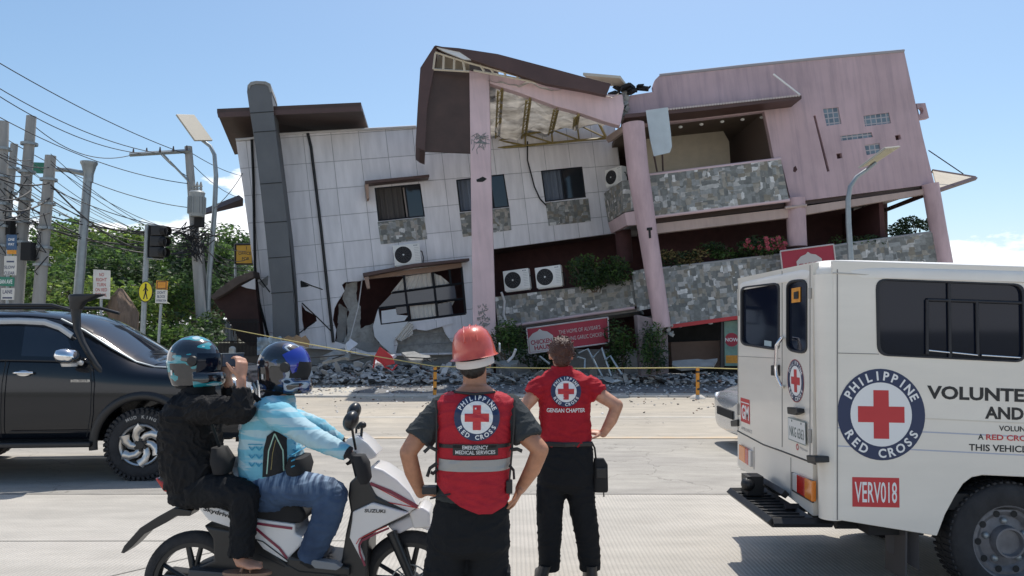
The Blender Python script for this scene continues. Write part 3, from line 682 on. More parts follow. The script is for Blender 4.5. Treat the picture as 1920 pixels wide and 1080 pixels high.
# ---- pink wing
blocks = [[(1543,204),(1572,201),(1578,232),(1550,236)], [(1619,217),(1667,211),(1671,231),(1622,237)], [(1576,255),(1634,248),(1637,257),(1577,264)], [(1621,272),(1649,268),(1652,285),(1625,291)]]
sq = [[(1568,288),(1578,287),(1580,296),(1570,298)], [(1678,254),(1688,252),(1690,261),(1680,263)]]
slot = [(1525,217),(1529,216),(1556,321),(1551,322)]
pw = [(1172,182),(1182,179),(1226,172),(1224,162),(1228,150),(1237,141),(1399,123),(1560,107),(1695,95),(1730,255),(1752,345),(1500,377),(1483,377),(1464,298),(1451,297),(1442,250),(1433,209),(1260,230),(1172,240),(1168,200)]
pwall = pxbuild('pink_wall', pw, PR, .22, M_pink, B, holes=blocks+sq+[slot], tilt=6.5)
joint_strip('coping', [(1237,141),(1399,123),(1560,107),(1695,95)], .05, mat('coping_grey', (.34,.33,.36), .8), pwall, PR, 0)
def m_glassblock():
    m, n, b = nodes_of('glass_blocks', rough=.15); lk = n.links.new; u = n.nodes.new('ShaderNodeUVMap'); br = n.nodes.new('ShaderNodeTexBrick'); br.offset = 0
    br.inputs['Scale'].default_value = 1; br.inputs['Brick Width'].default_value = .17; br.inputs['Row Height'].default_value = .17; br.inputs['Mortar Size'].default_value = .018
    br.inputs['Color1'].default_value = (.20,.26,.30,1); br.inputs['Color2'].default_value = (.12,.15,.18,1); br.inputs['Mortar'].default_value = (.42,.38,.38,1); lk(u.outputs[0], br.inputs['Vector']); lk(br.outputs['Color'], b.inputs['Base Color'])
    return m
M_gb = m_glassblock()
for q in blocks: pxbuild('glass_block_window', q, PR, .08, M_gb, B, off=-.04, tilt=6.5)
for q in sq+[slot]: pxbuild('recess', [(x*1.0, y) for x, y in q], PR, .03, M_maroon, pwall, off=-.15)
mb = MB(); rough_prism(mb, [(1488,314),(1492,311),(1495,318),(1491,323),(1487,321)], PR, .006, .02, .01); mb.build('spalled_hole', M_maroon, pwall)
# canopy over the balcony
cn = pxbuild('canopy', [(1172,214),(1320,199),(1503,179),(1503,185),(1320,207),(1172,221)], PR, .88, M_brown, B, off=.9)
mb = MB(); 
for k in range(48):
    u = k/47; x, y = 1253+u*(1498-1253), 206.5+u*(180.5-206.5)
    mb.tube([PR.pt(x, y-1.5, .94), PR.pt(x, y-1.5, .1)], .035, 6)
mb.build('corrugated_sheet', mat('corrugated_tan', (.55,.50,.47), .5, var=.1), cn)
joint_strip('brace', [(1450,139),(1500,178)], .03, M_whi, B, PR, .5)
hs = pxbuild('hanging_sheet', [(1211,207),(1252,201),(1258,250),(1260,275),(1256,286),(1226,293),(1219,262)], Plane(1200, 22.6, 1300, 22.7), .03, mat('pale_blue_sheet', (.50,.56,.58), .5, var=.08), B)
joint_strip('cloth_pole', [(1240,240),(1243,320)], .03, M_brown, B, PR, -.4)
joint_strip('cloth_pole', [(1226,290),(1232,322)], .03, M_brown, B, PR, -.3)
# upper room behind the balcony
def slabdeep(name, a, b, th, dep, m, off=-.22, pl=PR): return pxbuild(name, [a, b, (b[0], b[1]+th), (a[0], a[1]+th)], pl, dep, m, B, off=off)
slabdeep('roof_slab', (1240,150), (1690,104), 12, 8, M_concd)
slabdeep('ceiling', (1172,222), (1462,192), 10, 6, mat('ceiling_brown', (.13,.095,.07), .8, var=.1))
slabdeep('balcony_floor', (1200,402), (1745,344), 9, 7, M_concd)
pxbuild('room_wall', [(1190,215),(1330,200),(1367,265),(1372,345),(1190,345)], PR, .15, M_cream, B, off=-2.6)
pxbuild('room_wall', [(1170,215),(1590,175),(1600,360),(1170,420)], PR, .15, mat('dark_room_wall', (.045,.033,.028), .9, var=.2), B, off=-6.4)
pxbuild('room_side', [(1433,190),(1440,190),(1475,380),(1465,380)], PR, 5.5, mat('room_side_wall', (.16,.12,.10), .9), B, off=-.3)
mb = MB()
for x, y in ((1276,238),(1315,233),(1354,228),(1392,224),(1428,220)): mb.ell(PR.pt(x, y, -.5), (.07,.07,.045), 12, 6)
mb.build('ceiling_lamp', M_whi, B, smooth=180)
# balcony parapets
pxbuild('balcony_parapet', [(1212,330),(1464,299),(1479,373),(1224,405)], PR, .18, M_stone, B, off=.35, tilt=6.5)
joint_strip('balcony_cap', [(1211,329),(1464,298)], .055, M_pinkl, B, PR, .3)
joint_strip('balcony_cap', [(1224,407),(1480,375)], .06, M_pinkl, B, PR, .3)
def deepquad(name, a, b, c, d, t, m):
    pts = [P(*q) for q in (a,b,c,d)]; n = (pts[1]-pts[0]).cross(pts[2]-pts[0]).normalized(); n = n if n.y > 0 else -n
    mb = MB(); mb.slab([pts], n, t); u = (pts[1]-pts[0]).normalized()
    return mb.build(name, m, B, uvf=lambda p: (p.dot(u), p.z))
deepquad('balcony_parapet', (1132,363,26.2), (1166,339,24.0), (1170,397,24.0), (1140,417,26.2), .16, M_stone)
deepquad('balcony_parapet', (1166,339,24.0), (1190,336,23.7), (1197,392,23.7), (1170,398,24.0), .16, M_stone)
deepquad('balcony_edge', (1140,418,26.2), (1171,399,23.95), (1176,422,23.95), (1146,438,26.2), .2, M_pinkl)
deepquad('balcony_edge', (1171,399,23.95), (1206,393,23.6), (1210,420,23.6), (1176,423,23.95), .2, M_pinkl)
# beams under the pink wing
pxbuild('balcony_beam', [(1226,420),(1480,390),(1481,408),(1228,438)], PR, .3, M_beam, B, off=.1)
pxbuild('floor_beam', [(1500,388),(1743,353),(1745,362),(1502,404)], PR, .3, M_beam, B, off=.05)
pxbuild('terrace_soffit', [(1226,409),(1745,350),(1745,354),(1226,420)], PR, 3.2, M_soffit, B, off=-.1)
# round columns
def col3(pts, rad, pl, off, m=None, name='column'):
    mb = MB(); mb.tube([pl.pt(x, y, off) for x, y in pts], rad, 24); return mb.build(name, m or M_pinkcol, B, smooth=50)
M_pinkcol = mat('pink_column_paint', (.64,.46,.47), .7, var=.14, vscale=1.6, stretch=(2,2,.5), col2=(.44,.31,.32), bump=.1)
c2 = col3([(1187,232),(1196,320),(1215,440),(1242,614)], [.34,.33,.29,.255], Plane(1180, 22.5, 1260, 22.5), 0)
mb = MB(); pq = Plane(1180, 22.5, 1260, 22.5)
mb.slab([[pq.pt(*q, .31) for q in ((1213,427),(1223,426),(1223,431),(1220,432),(1221,446),(1217,447),(1216,432),(1213,432))]], (0,1,0), .03)
mb.build('mark', M_dark, c2)
col3([(1491,372),(1495,462)], [.30,.30], PR, .0)
col3([(1744,345),(1771,500),(1778,560)], [.25,.25,.25], PR, .05)
col3([(1168,432),(1172,492)], [.28,.28], Plane(1150, 26, 1200, 26), 0, M_maroon)
joint_strip('collar', [(1472,390),(1512,385)], .05, M_beam, B, PR, .28)
pst = pxbuild('column_stump', [(1194,590),(1240,600),(1252,615),(1254,700),(1203,706)], Plane(1180, 22.6, 1260, 22.6), .6, mat('dirty_pink_concrete', (.27,.22,.22), .9, var=.25, vscale=3), B, bevel=.03)
mb = MB()
for k in range(30):
    q = P(1228+rng.uniform(-2, 32), 606+rng.uniform(0, 22), 22.3+rng.uniform(0,.5)); r = rng.uniform(.04,.12); mb.box(q, (r*1.5, r, r), Matrix.Rotation(rng.uniform(0,3), 3, (rng.random(), rng.random(), 1)))
for k in range(9): mb.tube([P(1240+rng.uniform(-12,15), 600+j*8, 22.4+rng.uniform(-.1,.1)) for j in range(4)], .012, 4, mi=1)
mb.build('spalled_concrete', [M_conc, M_blackm], B)
# stone clad lower parapet
LS = Plane(930, 24.6, 1195, 23.6)
pxbuild('terrace_parapet', [(928,557),(1060,541),(1185,524),(1197,573),(1060,594),(934,613)], LS, .2, M_stone, B)
joint_strip('terrace_cap', [(934,615),(1060,596),(1190,577)], .05, M_pinkl, B, LS, 0)
pxbuild('terrace_parapet', [(1184,509),(1212,503),(1226,577),(1196,583)], Plane(1180, 23.4, 1230, 23.3), .25, M_stone, B)
pxbuild('terrace_parapet', [(1238,505),(1460,479),(1600,457),(1767,434),(1778,485),(1792,552),(1375,594),(1255,609)], PR, .2, M_stone, B, off=.12, tilt=6.5)
joint_strip('terrace_cap', [(1238,504),(1460,478),(1600,456),(1767,433)], .05, mat('cap_stone', (.36,.34,.32), .85), B, PR, .05)
pxbuild('red_band', [(1254,609),(1375,593),(1800,548),(1800,553),(1375,600),(1256,616)], PR, .5, M_red, B, off=.16)
pxbuild('terrace_floor', [(934,613),(1195,578),(1196,584),(935,620)], LS, 5, M_concd, B, off=-.21)
pxbuild('terrace_floor', [(1238,590),(1790,530),(1791,537),(1239,597)], PR, 5, M_concd, B, off=-.1)
pxbuild('floor_slab', [(925,460),(1160,430),(1160,436.5),(925,467.5)], WL, 4, M_soffit, B, off=-.23)
pxbuild('floor_slab', [(640,460),(925,460),(925,464),(640,464)], WL, 2.2, M_soffit, B, off=-.23)
pxbuild('roof_slab', [(450,268),(780,242),(1150,218),(1150,226),(450,278)], WL, 6, M_concd, B, off=-.23)
pxbuild('rear_wall', [(900,300),(1240,260),(1250,700),(905,700)], Plane(900, 28.8, 1240, 28.8), .2, M_maroon, B)
pxbuild('rear_wall', [(1225,400),(1598,350),(1603,470),(1663,470),(1658,340),(1663,340),(1668,600),(1225,640)], Plane(1240, 26.6, 1700, 26.6), .2, M_maroon, B)
gw = pxbuild('window', [(1598,385),(1640,380),(1644,462),(1602,466)], Plane(1240, 26.55, 1700, 26.55), .04, mat('pale_window_glass', (.42,.42,.40), .2), B)
mb = MB(); pgw = Plane(1240, 26.48, 1700, 26.48)
for a in ([(1598,385),(1602,466)], [(1618,383),(1622,464)], [(1640,380),(1644,462)], [(1598,385),(1640,380)], [(1600,430),(1642,424)]): mb.tube([pgw.pt(*q) for q in a], .05, 4)
mb.build('frame', M_frame, gw)
pxbuild('side_wall', [(1648,378),(1656,377),(1662,470),(1652,470)], PR, 3, M_maroon, B, off=-.3)
pxbuild('left_gable_wall', [(444,262),(450,262),(500,645),(494,645)], WL, 7, M_plast, B, off=-.23)
# ground floor: service counter, dark glazing, poster
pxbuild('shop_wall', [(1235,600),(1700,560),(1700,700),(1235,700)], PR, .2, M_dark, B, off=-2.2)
pxbuild('counter', [(1258,642),(1358,638),(1358,688),(1260,686)], PR, .5, mat('counter_brown', (.16,.10,.07), .7, var=.12), B, off=-.9)
pxbuild('shopfront_post', [(1352,604),(1358,603),(1357,690),(1351,690)], PR, .1, M_frame, B, off=-.3)
po = pxbuild('poster', [(1358,603),(1390,600),(1390,686),(1359,686)], PR, .02, mat('poster_teal', (.16,.27,.22), .5, var=.3), B, off=-.25)
fl = Flat(); fl.disc(0, 0, .22, 1); fl.rect(-.2, -.75, .28, -.5, 2); fl.text('NOW', 0, 0, .12, mi=3); c_ = PR.pt(1372, 637, -.25)
fl.lay('poster_print', [M_whi, M_redd, M_orange, M_whi], po, plane_fn(c_, (1,0,0), (0,0,1), (0,-1,0)))
mb = MB(); mb.ell(PR.pt(1275, 612, -.2), (.08,.08,.04)); mb.ell(PR.pt(1332, 606, -.2), (.08,.08,.04)); mb.build('ceiling_lamp', M_whi, B, smooth=180)
pxbuild('plinth_wall', [(930,655),(1200,655),(1200,712),(930,712)], Plane(900, 25.5, 1240, 25.5), .3, M_concd, B)
pxbuild('plinth_wall', [(492,636),(925,650),(925,712),(492,712)], WL, .3, M_concd, B, off=-.3)
# pink bracket and side awning at the right end
cx, cy = 1726, 208
pxbuild('pink_bracket', [(1718,194),(1735,193),(1742,221),(1724,224)], Plane(1700, 24.2, 1760, 24.2), .2, M_pink, B, holes=[[(cx+5.5*math.cos(R(a)), cy+7*math.sin(R(a))) for a in range(0, 360, 30)]])
aw = plate('side_awning', [(1748,322,25.4),(1828,335,25.4),(1757,358,23.4)], .05, M_cream, B)
mb = MB(); 
for a in (((1748,321,25.4),(1829,334,25.4)), ((1829,334,25.4),(1757,358,23.4))): mb.tube([P(*a[0]), P(*a[1])], .075, 4)
mb.build('awning_edge', M_brown, aw)
joint_strip('stay_cable', [(1741,282),(1806,326)], .018, M_blackm, B, Plane(1700, 24.4, 1800, 24.4), 0)
plate('rear_awning', [(1655,392,26),(1735,360,24),(1738,368,24),(1660,398,26)], .05, M_brown, B)
# broken stone apron on the right end
pxbuild('end_wall', [(1770,434),(1778,440),(1800,560),(1786,560)], PR, 3, M_stone, B, off=-.1)
# ================================================================== AIR CONDITIONERS
def make_ac(label):
    r = thing('air_conditioner', label, 'air conditioner', (0,0,0), 'air conditioner units on the building')
    mb = MB(); mb.box((0,0,0), (.98,.34,.76)); mb.box((0,.0,-.40), (.9,.3,.04)); mb.build('casing', M_acw, r, bevel=.02)
    mb = MB(); mb.lathe((-.14,-.172,0), [(.0,-.004),(.285,-.004),(.29,-.012),(.305,-.012),(.31,.0)], 'y', 36); mb.build('fan_recess', M_blackm, r, smooth=40)
    mb = MB()
    for q in (.07,.12,.17,.22,.265): mb.lathe((-.14,-.19,0), [(q-.004,0),(q+.004,0),(q+.004,.006),(q-.004,.006)], 'y', 30)
    for k in range(12): a = R(30*k); mb.tube([(-.14+.05*math.cos(a),-.19,.05*math.sin(a)), (-.14+.28*math.cos(a),-.19,.28*math.sin(a))], .003, 4)
    g = mb.build('fan_grille', mat('grille_grey', (.10,.10,.11), .5), r); mb = MB(); mb.ell((-.14,-.19,0), (.035,.02,.035)); mb.build('hub', M_acw, g, smooth=180)
    mb = MB()
    for k in range(9): mb.box((.36,-.171,.22-.06*k), (.18,.006,.012))
    mb.build('side_vent', mat('vent_grey', (.45,.45,.44), .5), r)
    fl = Flat(); fl.text('AUX', 0, 0, .05, .16, 0, .01); fl.lay('logo', [M_navy], r, plane_fn((.33,-.171,.31), (1,0,0), (0,0,1), (0,-1,0)))
    mb = MB(); mb.tube([(.49,0,.1),(.56,0,.08),(.6,.05,-.15),(.55,.1,-.4)], .02, 6); mb.build('pipe', M_blackm, r, smooth=60)
    return r
ac = make_ac('white air conditioner unit mounted alone on the white wall above the lower sunshade')
def ac_at(o, px, py, pl, off, tilt, sc=1, rz=0):
    c = pl.pt(px, py, off); M = Matrix.Translation(c) @ Matrix.Rotation(math.atan2(pl.d.y, pl.d.x)+rz, 4, 'Z') @ Matrix.Rotation(R(-tilt), 4, 'Y') @ Matrix.Scale(sc, 4); place(o, M)
acs = [copy_tree(ac) for _ in range(3)]
ac_at(ac, 763, 478, WL, .3, 7, .93)
ac_at(acs[0], 970, 525, LS, .0, 6.5, .88); acs[0]['label'] = 'white air conditioner unit on the terrace, nearer the pink pillar'
ac_at(acs[1], 1030, 519, LS, .0, 6.5, .88); acs[1]['label'] = 'white air conditioner unit on the terrace beside the hanging plants'
ac_at(acs[2], 1155, 332, WL, 1.2, 4, .8, R(-62)); acs[2]['label'] = 'white air conditioner unit turned sideways on the upper balcony corner'
# ================================================================== BANNERS
def banner(name, label, q, Y, txt, grp=None):
    r = thing(name, label, 'banner', P(q[0][0], q[0][1], Y), grp)
    pl = Plane(q[0][0], Y, q[1][0], Y)
    pxbuild('panel', q, pl, .05, M_redd, r, off=0)
    mb = MB(); e = [pl.pt(x, y, .01) for x, y in q]
    for i in range(4): mb.tube([e[i], e[(i+1) % 4]], .022, 4)
    mb.build('frame', mat('banner_frame', (.62,.56,.54), .5), r)
    o = pl.pt(*q[3], .01); ux = (pl.pt(*q[2], .01)-o); W = ux.length; ux.normalize(); H = (pl.pt(*q[0], .01)-o).length; uy = Vector((0,-1,0)).cross(ux)*-1; uy = Vector((-ux.z, 0, ux.x))
    fl = Flat(); txt(fl, W, H); fl.lay('print', [mat('faded_blue_grey', (.25,.30,.34), .6), mat('faded_cream', (.55,.50,.47), .6), M_redd], r, plane_fn(o, ux, uy, (0,-1,0)))
    return r
def house(fl, x, y, s):
    fl.poly([(x-.5*s,y-.45*s),(x+.5*s,y-.45*s),(x+.5*s,y+.12*s),(x+.3*s,y+.3*s),(x+.1*s,y+.36*s),(x,y+.45*s),(x-.1*s,y+.36*s),(x-.3*s,y+.3*s),(x-.5*s,y+.12*s)], 1)
    fl.poly([(x-.42*s,y+.06*s),(x+.42*s,y+.06*s),(x+.3*s,y+.24*s),(x,y+.34*s),(x-.3*s,y+.24*s)], 0)
    fl.text('CHICKEN', x, y-.07*s, .19*s, .86*s, 2, .03); fl.text('HAUS', x, y-.30*s, .19*s, .62*s, 2, .03)
def t1(fl, W, H):
    house(fl, W*.17, H*.48, H*.98)
    fl.text("THE HOME OF ALVISAR'S", W*.66, H*.68, H*.16, W*.52, 1, .0); fl.text('SIZZLING GARLIC CHICKEN', W*.69, H*.38, H*.16, W*.52, 1, .0)
banner('shop_banner', 'long red banner with white house logo hanging below the left stone parapet', [(987,616),(1140,595),(1142,643),(992,663)], 23.2, t1)
def t2(fl, W, H): house(fl, W*.52, H*.42, H*.95)
banner('shop_banner', 'short red banner standing on the stone parapet above the white ambulance', [(1463,471),(1563,458),(1569,508),(1469,521)], 22.9, t2)
# ================================================================== FOLIAGE
def leaves(mb, c, r, n, s, rg, shell=.5, droop=0):
    for _ in range(n):
        while True:
            v = Vector((rg.uniform(-1,1), rg.uniform(-1,1), rg.uniform(-1,1)))
            if shell < v.length < 1: break
        p = Vector(c)+Vector((v.x*r[0], v.y*r[1], v.z*r[2]))
        d = Vector((rg.gauss(0,1), rg.gauss(0,1), rg.gauss(0,.5)-droop)).normalized(); e = d.cross(Vector((rg.gauss(0,1), rg.gauss(0,1), rg.gauss(0,1)))).normalized()
        L_ = s*rg.uniform(.6,1.4); W_ = L_*.42
        mb.add([p-d*L_*.5, p+e*W_*.5, p+d*L_*.5, p-e*W_*.5], [(0,1,2,3)])
def tree(label, base, h, rad, mats, seed, name='tree', trunk_h=.4, n=9000, leaf=.22, clumps=26, group='trees behind the street corner', flat=.75):
    rg = random.Random(seed); b = Vector(base); r = thing(name, label, 'tree', base, group)
    mb = MB(); top = b+Vector((rg.uniform(-.3,.3), 0, h*.62)); mb.tube([b-Vector((0,0,.2)), b+Vector((.05*h*.2,0,h*.25)), top], [h*.035, h*.027, h*.012], 9)
    cs = []
    for k in range(clumps):
        a = rg.uniform(0, 6.28); q = rg.uniform(.15, 1)**.6; zz = rg.uniform(-1, 1)
        c = b+Vector((rad*q*math.cos(a)*math.sqrt(1-zz*zz*.7), rad*q*math.sin(a)*math.sqrt(1-zz*zz*.7), h*(trunk_h+(1-trunk_h)*.5)+zz*h*(1-trunk_h)*.5*flat)); cs.append(c)
        m_ = b+Vector((0,0,h*rg.uniform(.3,.5))); mb.tube([m_, m_.lerp(c, .5)+Vector((0,0,-.1*rad)), c], [h*.014, h*.009, h*.004], 5, caps=False)
    mb.build('trunk', M_bark, r, smooth=60)
    grp = [MB() for _ in mats]
    for k, c in enumerate(cs):
        q = rad*rg.uniform(.24, .42); leaves(grp[k % len(mats)], c, (q, q, q*.72), n//clumps, leaf, rg, .35)
    big = MB()
    for i, g in enumerate(grp): big.merge(g, i)
    big.build('crown', mats, r, fixn=False)
    return r
def at(px, Y): return ((px-960)/F*Y, Y, .1)
tree('broad green tree farthest left behind the utility poles', at(20, 44), 6.9, 5.0, [M_leaf, M_leafd, M_leafl], 1, leaf=.3)
tree('rounded bright green tree behind the leaning steel pole', at(150, 42), 7.4, 4.4, [M_leaf, M_leafl, M_leafd], 2, leaf=.28, n=12000)
tree('rounded green tree between the steel pole and the traffic light', at(225, 40), 6.9, 3.5, [M_leaf, M_leafl], 3, leaf=.26)
tree('dark dense tree directly behind the traffic light', at(300, 34), 5.5, 3.0, [M_leafd, M_leafd, M_leaf], 4, leaf=.24, n=11000)
tree('dark tree behind the transformer pole', at(362, 36), 6.0, 2.8, [M_leafd, M_leaf], 5, leaf=.24)
tree('green tree crown against the cloud beside the building edge', at(440, 46), 8.0, 3.2, [M_leafl, M_leaf, M_leafd], 6, leaf=.28)
tree('low dark tree in front of the yellow sign', at(405, 33), 5.0, 2.4, [M_leafd], 7, leaf=.2, n=6000)
tree('dark low tree behind the black off-road car roof', at(90, 30), 4.6, 2.8, [M_leafd, M_leaf], 8, leaf=.22, n=7000)
def bush(label, px, py, Y, rx, rz, mats, seed, n=1200, leaf=.14, name='bush', grp=None, cat='bush', droop=0, flowers=0):
    rg = random.Random(seed); c = P(px, py, Y); r = thing(name, label, cat, (c.x, c.y, max(c.z-rz, 0)), grp)
    big = MB()
    for i, m in enumerate(mats):
        g = MB()
        for k in range(7): leaves(g, c+Vector((rg.uniform(-1,1)*rx*.7, rg.uniform(-.3,.3), rg.uniform(-.6,.6)*rz)), (rx*.45, .35, rz*.55), n//7//len(mats), leaf, rg, .1, droop)
        big.merge(g, i)
    big.build('foliage', mats, r, fixn=False)
    mb = MB()
    for k in range(6): mb.tube([c+Vector((rg.uniform(-.2,.2), 0, -rz)), c+Vector((rg.uniform(-.8,.8)*rx, rg.uniform(-.2,.2), rz*rg.uniform(.2,.8)))], [.02,.008], 5)
    mb.build('stem', M_bark, r)
    if flowers:
        for k in range(flowers):
            fb = MB(); q = c+Vector((rg.uniform(-1,1)*rx*.8, -rg.uniform(.1,.4), rg.uniform(-.3,.8)*rz))
            for j in range(6): a = R(60*j); fb.ell(q+Vector((.05*math.cos(a), 0, .05*math.sin(a))), (.045,.02,.045), 6, 4)
            fb.build('flower', M_flow, r, fixn=False)
    return r
g1 = 'shrubs along the corner garden'
for k, (px, py, Y, rx, rz, ms, lab) in enumerate([(135,568,19,1.2,.55,[M_leafl,M_leaf],'bright green shrub behind the car windscreen top'), (60,548,24,1.6,.8,[M_leaf],'green shrub between the concrete poles'), (182,550,22,.7,.5,[M_leafl],'light green shrub behind the white turn sign'),
    (255,590,20,.9,.9,[M_leafl,M_leaf],'leafy shrub right behind the yellow pedestrian sign'), (325,575,21,.9,.9,[M_leafl,M_leaf],'tall yellow-green shrub right of the small traffic sign'), (345,625,20,1.0,.6,[M_leaf,M_leafd],'low shrub at the foot of the solar street lamp'), (215,600,22,.9,.8,[M_leaf,M_dry],'mixed green and dry shrub behind the tree stump'), (300,635,18.6,1.5,.35,[M_leaf,M_leafd],'ground hugging hedge under the rope')]):
    bush(lab, px, py, Y, rx, rz, ms, 40+k, 1500, .15, grp=g1)
g2 = 'plants growing over the ruined terrace'
bush('dark vine hanging over the stone parapet beside the air conditioners', 1120, 512, 23.5, 1.1, .62, [M_leafd, M_leaf], 60, 3200, .12, 'terrace_plant', g2, 'plant', .6)
bush('dry yellowish shrub on the parapet right of the round pink column', 1275, 487, 23.9, .9, .32, [M_dry, M_leafd], 61, 1100, .11, 'terrace_plant', g2, 'plant')
bush('dark shrub in the terrace shade between the dry shrub and the flowers', 1365, 472, 23.9, .9, .30, [M_leafd, M_leaf], 62, 1100, .11, 'terrace_plant', g2, 'plant')
bush('flowering shrub with red-pink blossoms left of the upper red banner', 1430, 463, 23.7, .75, .34, [M_leafd, M_leaf], 63, 1100, .1, 'terrace_plant', g2, 'plant', flowers=26)
bush('dark shrub on the parapet below the dark paned window', 1615, 452, 23.9, 1.1, .22, [M_leafd, M_leaf], 64, 900, .1, 'terrace_plant', g2, 'plant')
bush('dark spiky shrub silhouetted against the sky at the right terrace end', 1708, 425, 24.0, .75, .36, [M_leafd], 65, 1000, .12, 'terrace_plant', g2, 'plant')
bush('green vine climbing the snapped column stump', 1228, 652, 22.2, .45, .75, [M_leaf, M_leafd], 66, 1500, .1, 'vine', g2, 'plant', .5)
bush('bush between the hanging banner and the column stump', 1165, 650, 22.8, .5, .8, [M_leafd, M_leaf], 67, 1500, .12, 'terrace_plant', g2, 'plant')
bush('bush at the foot of the square pink pillar', 948, 638, 22.3, .75, .65, [M_leafd, M_leaf], 68, 1700, .11, 'terrace_plant', g2, 'plant')
bush('dark bush under the left end of the hanging banner', 1010, 668, 24.4, 1.2, .5, [M_leafd], 69, 1400, .12, 'terrace_plant', g2, 'plant')
# ================================================================== POLES, LAMPS, CABLES
def pole(name, label, top, base, Y, r0, r1, m, extra=None, cat='pole', grp='utility poles at the corner', n=16):
    b = P(*base, Y); t = P(*top, Y); d = (t-b).normalized(); g = b-d*(b.z-.05)/d.z
    r = thing(name, label, cat, g, grp); mb = MB(); mb.tube([g, g.lerp(t, .5), t], [r0, (r0+r1)/2, r1], n); mb.build('shaft', m, r, smooth=50)
    if extra: extra(r, g, t, Y)
    return r
def straps(r, g, t, Y):
    mb = MB()
    for k in (.55,.62,.7,.8,.9): c = g.lerp(t, k); mb.lathe(c, [(.17,-.03),(.19,-.03),(.19,.03),(.17,.03)], 'z', 14)
    mb.build('strap', M_steel, r)
def clutter(r, g, t, Y):
    straps(r, g, t, Y); rg = random.Random(int(g.x*10)); mb = MB()
    for k in range(6):
        c = g.lerp(t, rg.uniform(.55,.8)); q = Vector((rg.uniform(-.35,.35), -.2, rg.uniform(-.3,.3))); mb.tube([c, c+q, c+q+Vector((rg.uniform(-.3,.3),0,-.35)), c+Vector((0,-.15,-.3))], .012, 4)
    mb.box(g.lerp(t, .6)+Vector((-.2,-.22,0)), (.24,.2,.42)); mb.build('junction_box', M_blackm, r)
def arm_pole(r, g, t, Y):
    mb = MB(); mb.lathe(t, [(.11,-.5),(.115,-.3),(.17,-.08),(.20,-.03),(.20,.02),(0,.02)], 'z', 16); mb.build('flared_cap', M_steel, r, smooth=40)
    mb = MB(); a = t-Vector((.1,0,.28)); mb.tube([a, P(128,319,Y), P(104,318,Y)], [.07,.06,.05], 10); mb.build('arm', M_steel, r, smooth=50)
    s = MB(); s.slab([[P(x, y, Y-.1) for x, y in ((60,304),(84,305),(84,325),(60,324))]], (0,1,0), .05); s.build('street_sign', mat('sign_green', (.03,.20,.13), .5), r)
pole('concrete_pole', 'concrete pole cut by the left picture edge, tallest there', (7,228), (-2,560), 17.5, .15, .11, M_pole, clutter)
pole('concrete_pole', 'thin concrete pole leaning right between the two left thick poles', (27,270), (2,520), 19.5, .13, .09, M_pole, clutter)
pole('concrete_pole', 'tall concrete pole wrapped with tangled cables, left of the black junction box', (59,218), (32,560), 17.8, .17, .11, M_pole, clutter)
pole('concrete_pole', 'shorter concrete pole carrying a black junction box', (95,292), (73,562), 17.6, .155, .12, M_pole, clutter)
pole('steel_pole', 'galvanised steel mast with flared cap and side arm', (167,305), (148,538), 18.5, .125, .1, M_steel, arm_pole)
def trafo(r, g, t, Y):
    mb = MB(); mb.tube([P(243,290,Y-.5), P(357,283,Y-.1)], .06, 4); mb.build('crossarm', M_steel, r)
    mb = MB()
    for x in (250,275,300,325,350): c = P(x, 288-(x-250)*.06, Y-.35); mb.tube([c, c+Vector((0,0,.14))], [.035,.015], 8)
    mb.build('insulator', mat('insulator_brown', (.10,.07,.06), .3), r)
    mb = MB(); mb.tube([P(305,289,Y-.3), P(356,342,Y-.1)], .03, 4); mb.build('brace', M_steel, r)
    mb = MB(); c = P(369,382,Y-.35); mb.lathe(c, [(0,-.36),(.18,-.36),(.2,-.31),(.2,.26),(.215,.3),(.17,.35),(0,.36)], 'z', 24)
    for k in range(16): a = R(22.5*k); mb.box(c+Vector((.22*math.cos(a), .22*math.sin(a), -.05)), (.04,.010,.46), Matrix.Rotation(a, 3, 'Z'))
    tr = mb.build('transformer', mat('transformer_grey', (.32,.34,.34), .5, var=.1), r, smooth=35)
    mb = MB()
    for k in (-1,0,1): mb.lathe(c+Vector((.10*k,0,.33)), [(.05,0),(.03,.05),(.05,.08),(.03,.12),(.05,.15),(.015,.28)], 'z', 10)
    mb.build('bushing', M_conc, tr, smooth=40)
    mb = MB(); mb.box(P(374,412,Y-.2), (.22,.2,.42)); mb.build('meter_box', M_blackm, r, bevel=.02)
    mb = MB(); rg = random.Random(3)
    for k in range(46):
        q = P(367+rg.uniform(-26,22), 458+rg.uniform(-26,22), Y-.25); mb.tube([q, q+Vector((rg.uniform(-.3,.3),0,rg.uniform(-.3,.3))), q+Vector((rg.uniform(-.4,.4),.1,rg.uniform(-.3,.3)))], .016, 4)
    mb.build('cable_tangle', M_wire, r)
pole('transformer_pole', 'leaning concrete pole with crossarm and grey transformer', (353,275), (378,600), 20.5, .16, .1, M_pole, trafo)
pole('concrete_pole', 'short bare concrete pole leaning against the transformer pole', (372,452), (390,600), 20.9, .12, .09, M_pole)
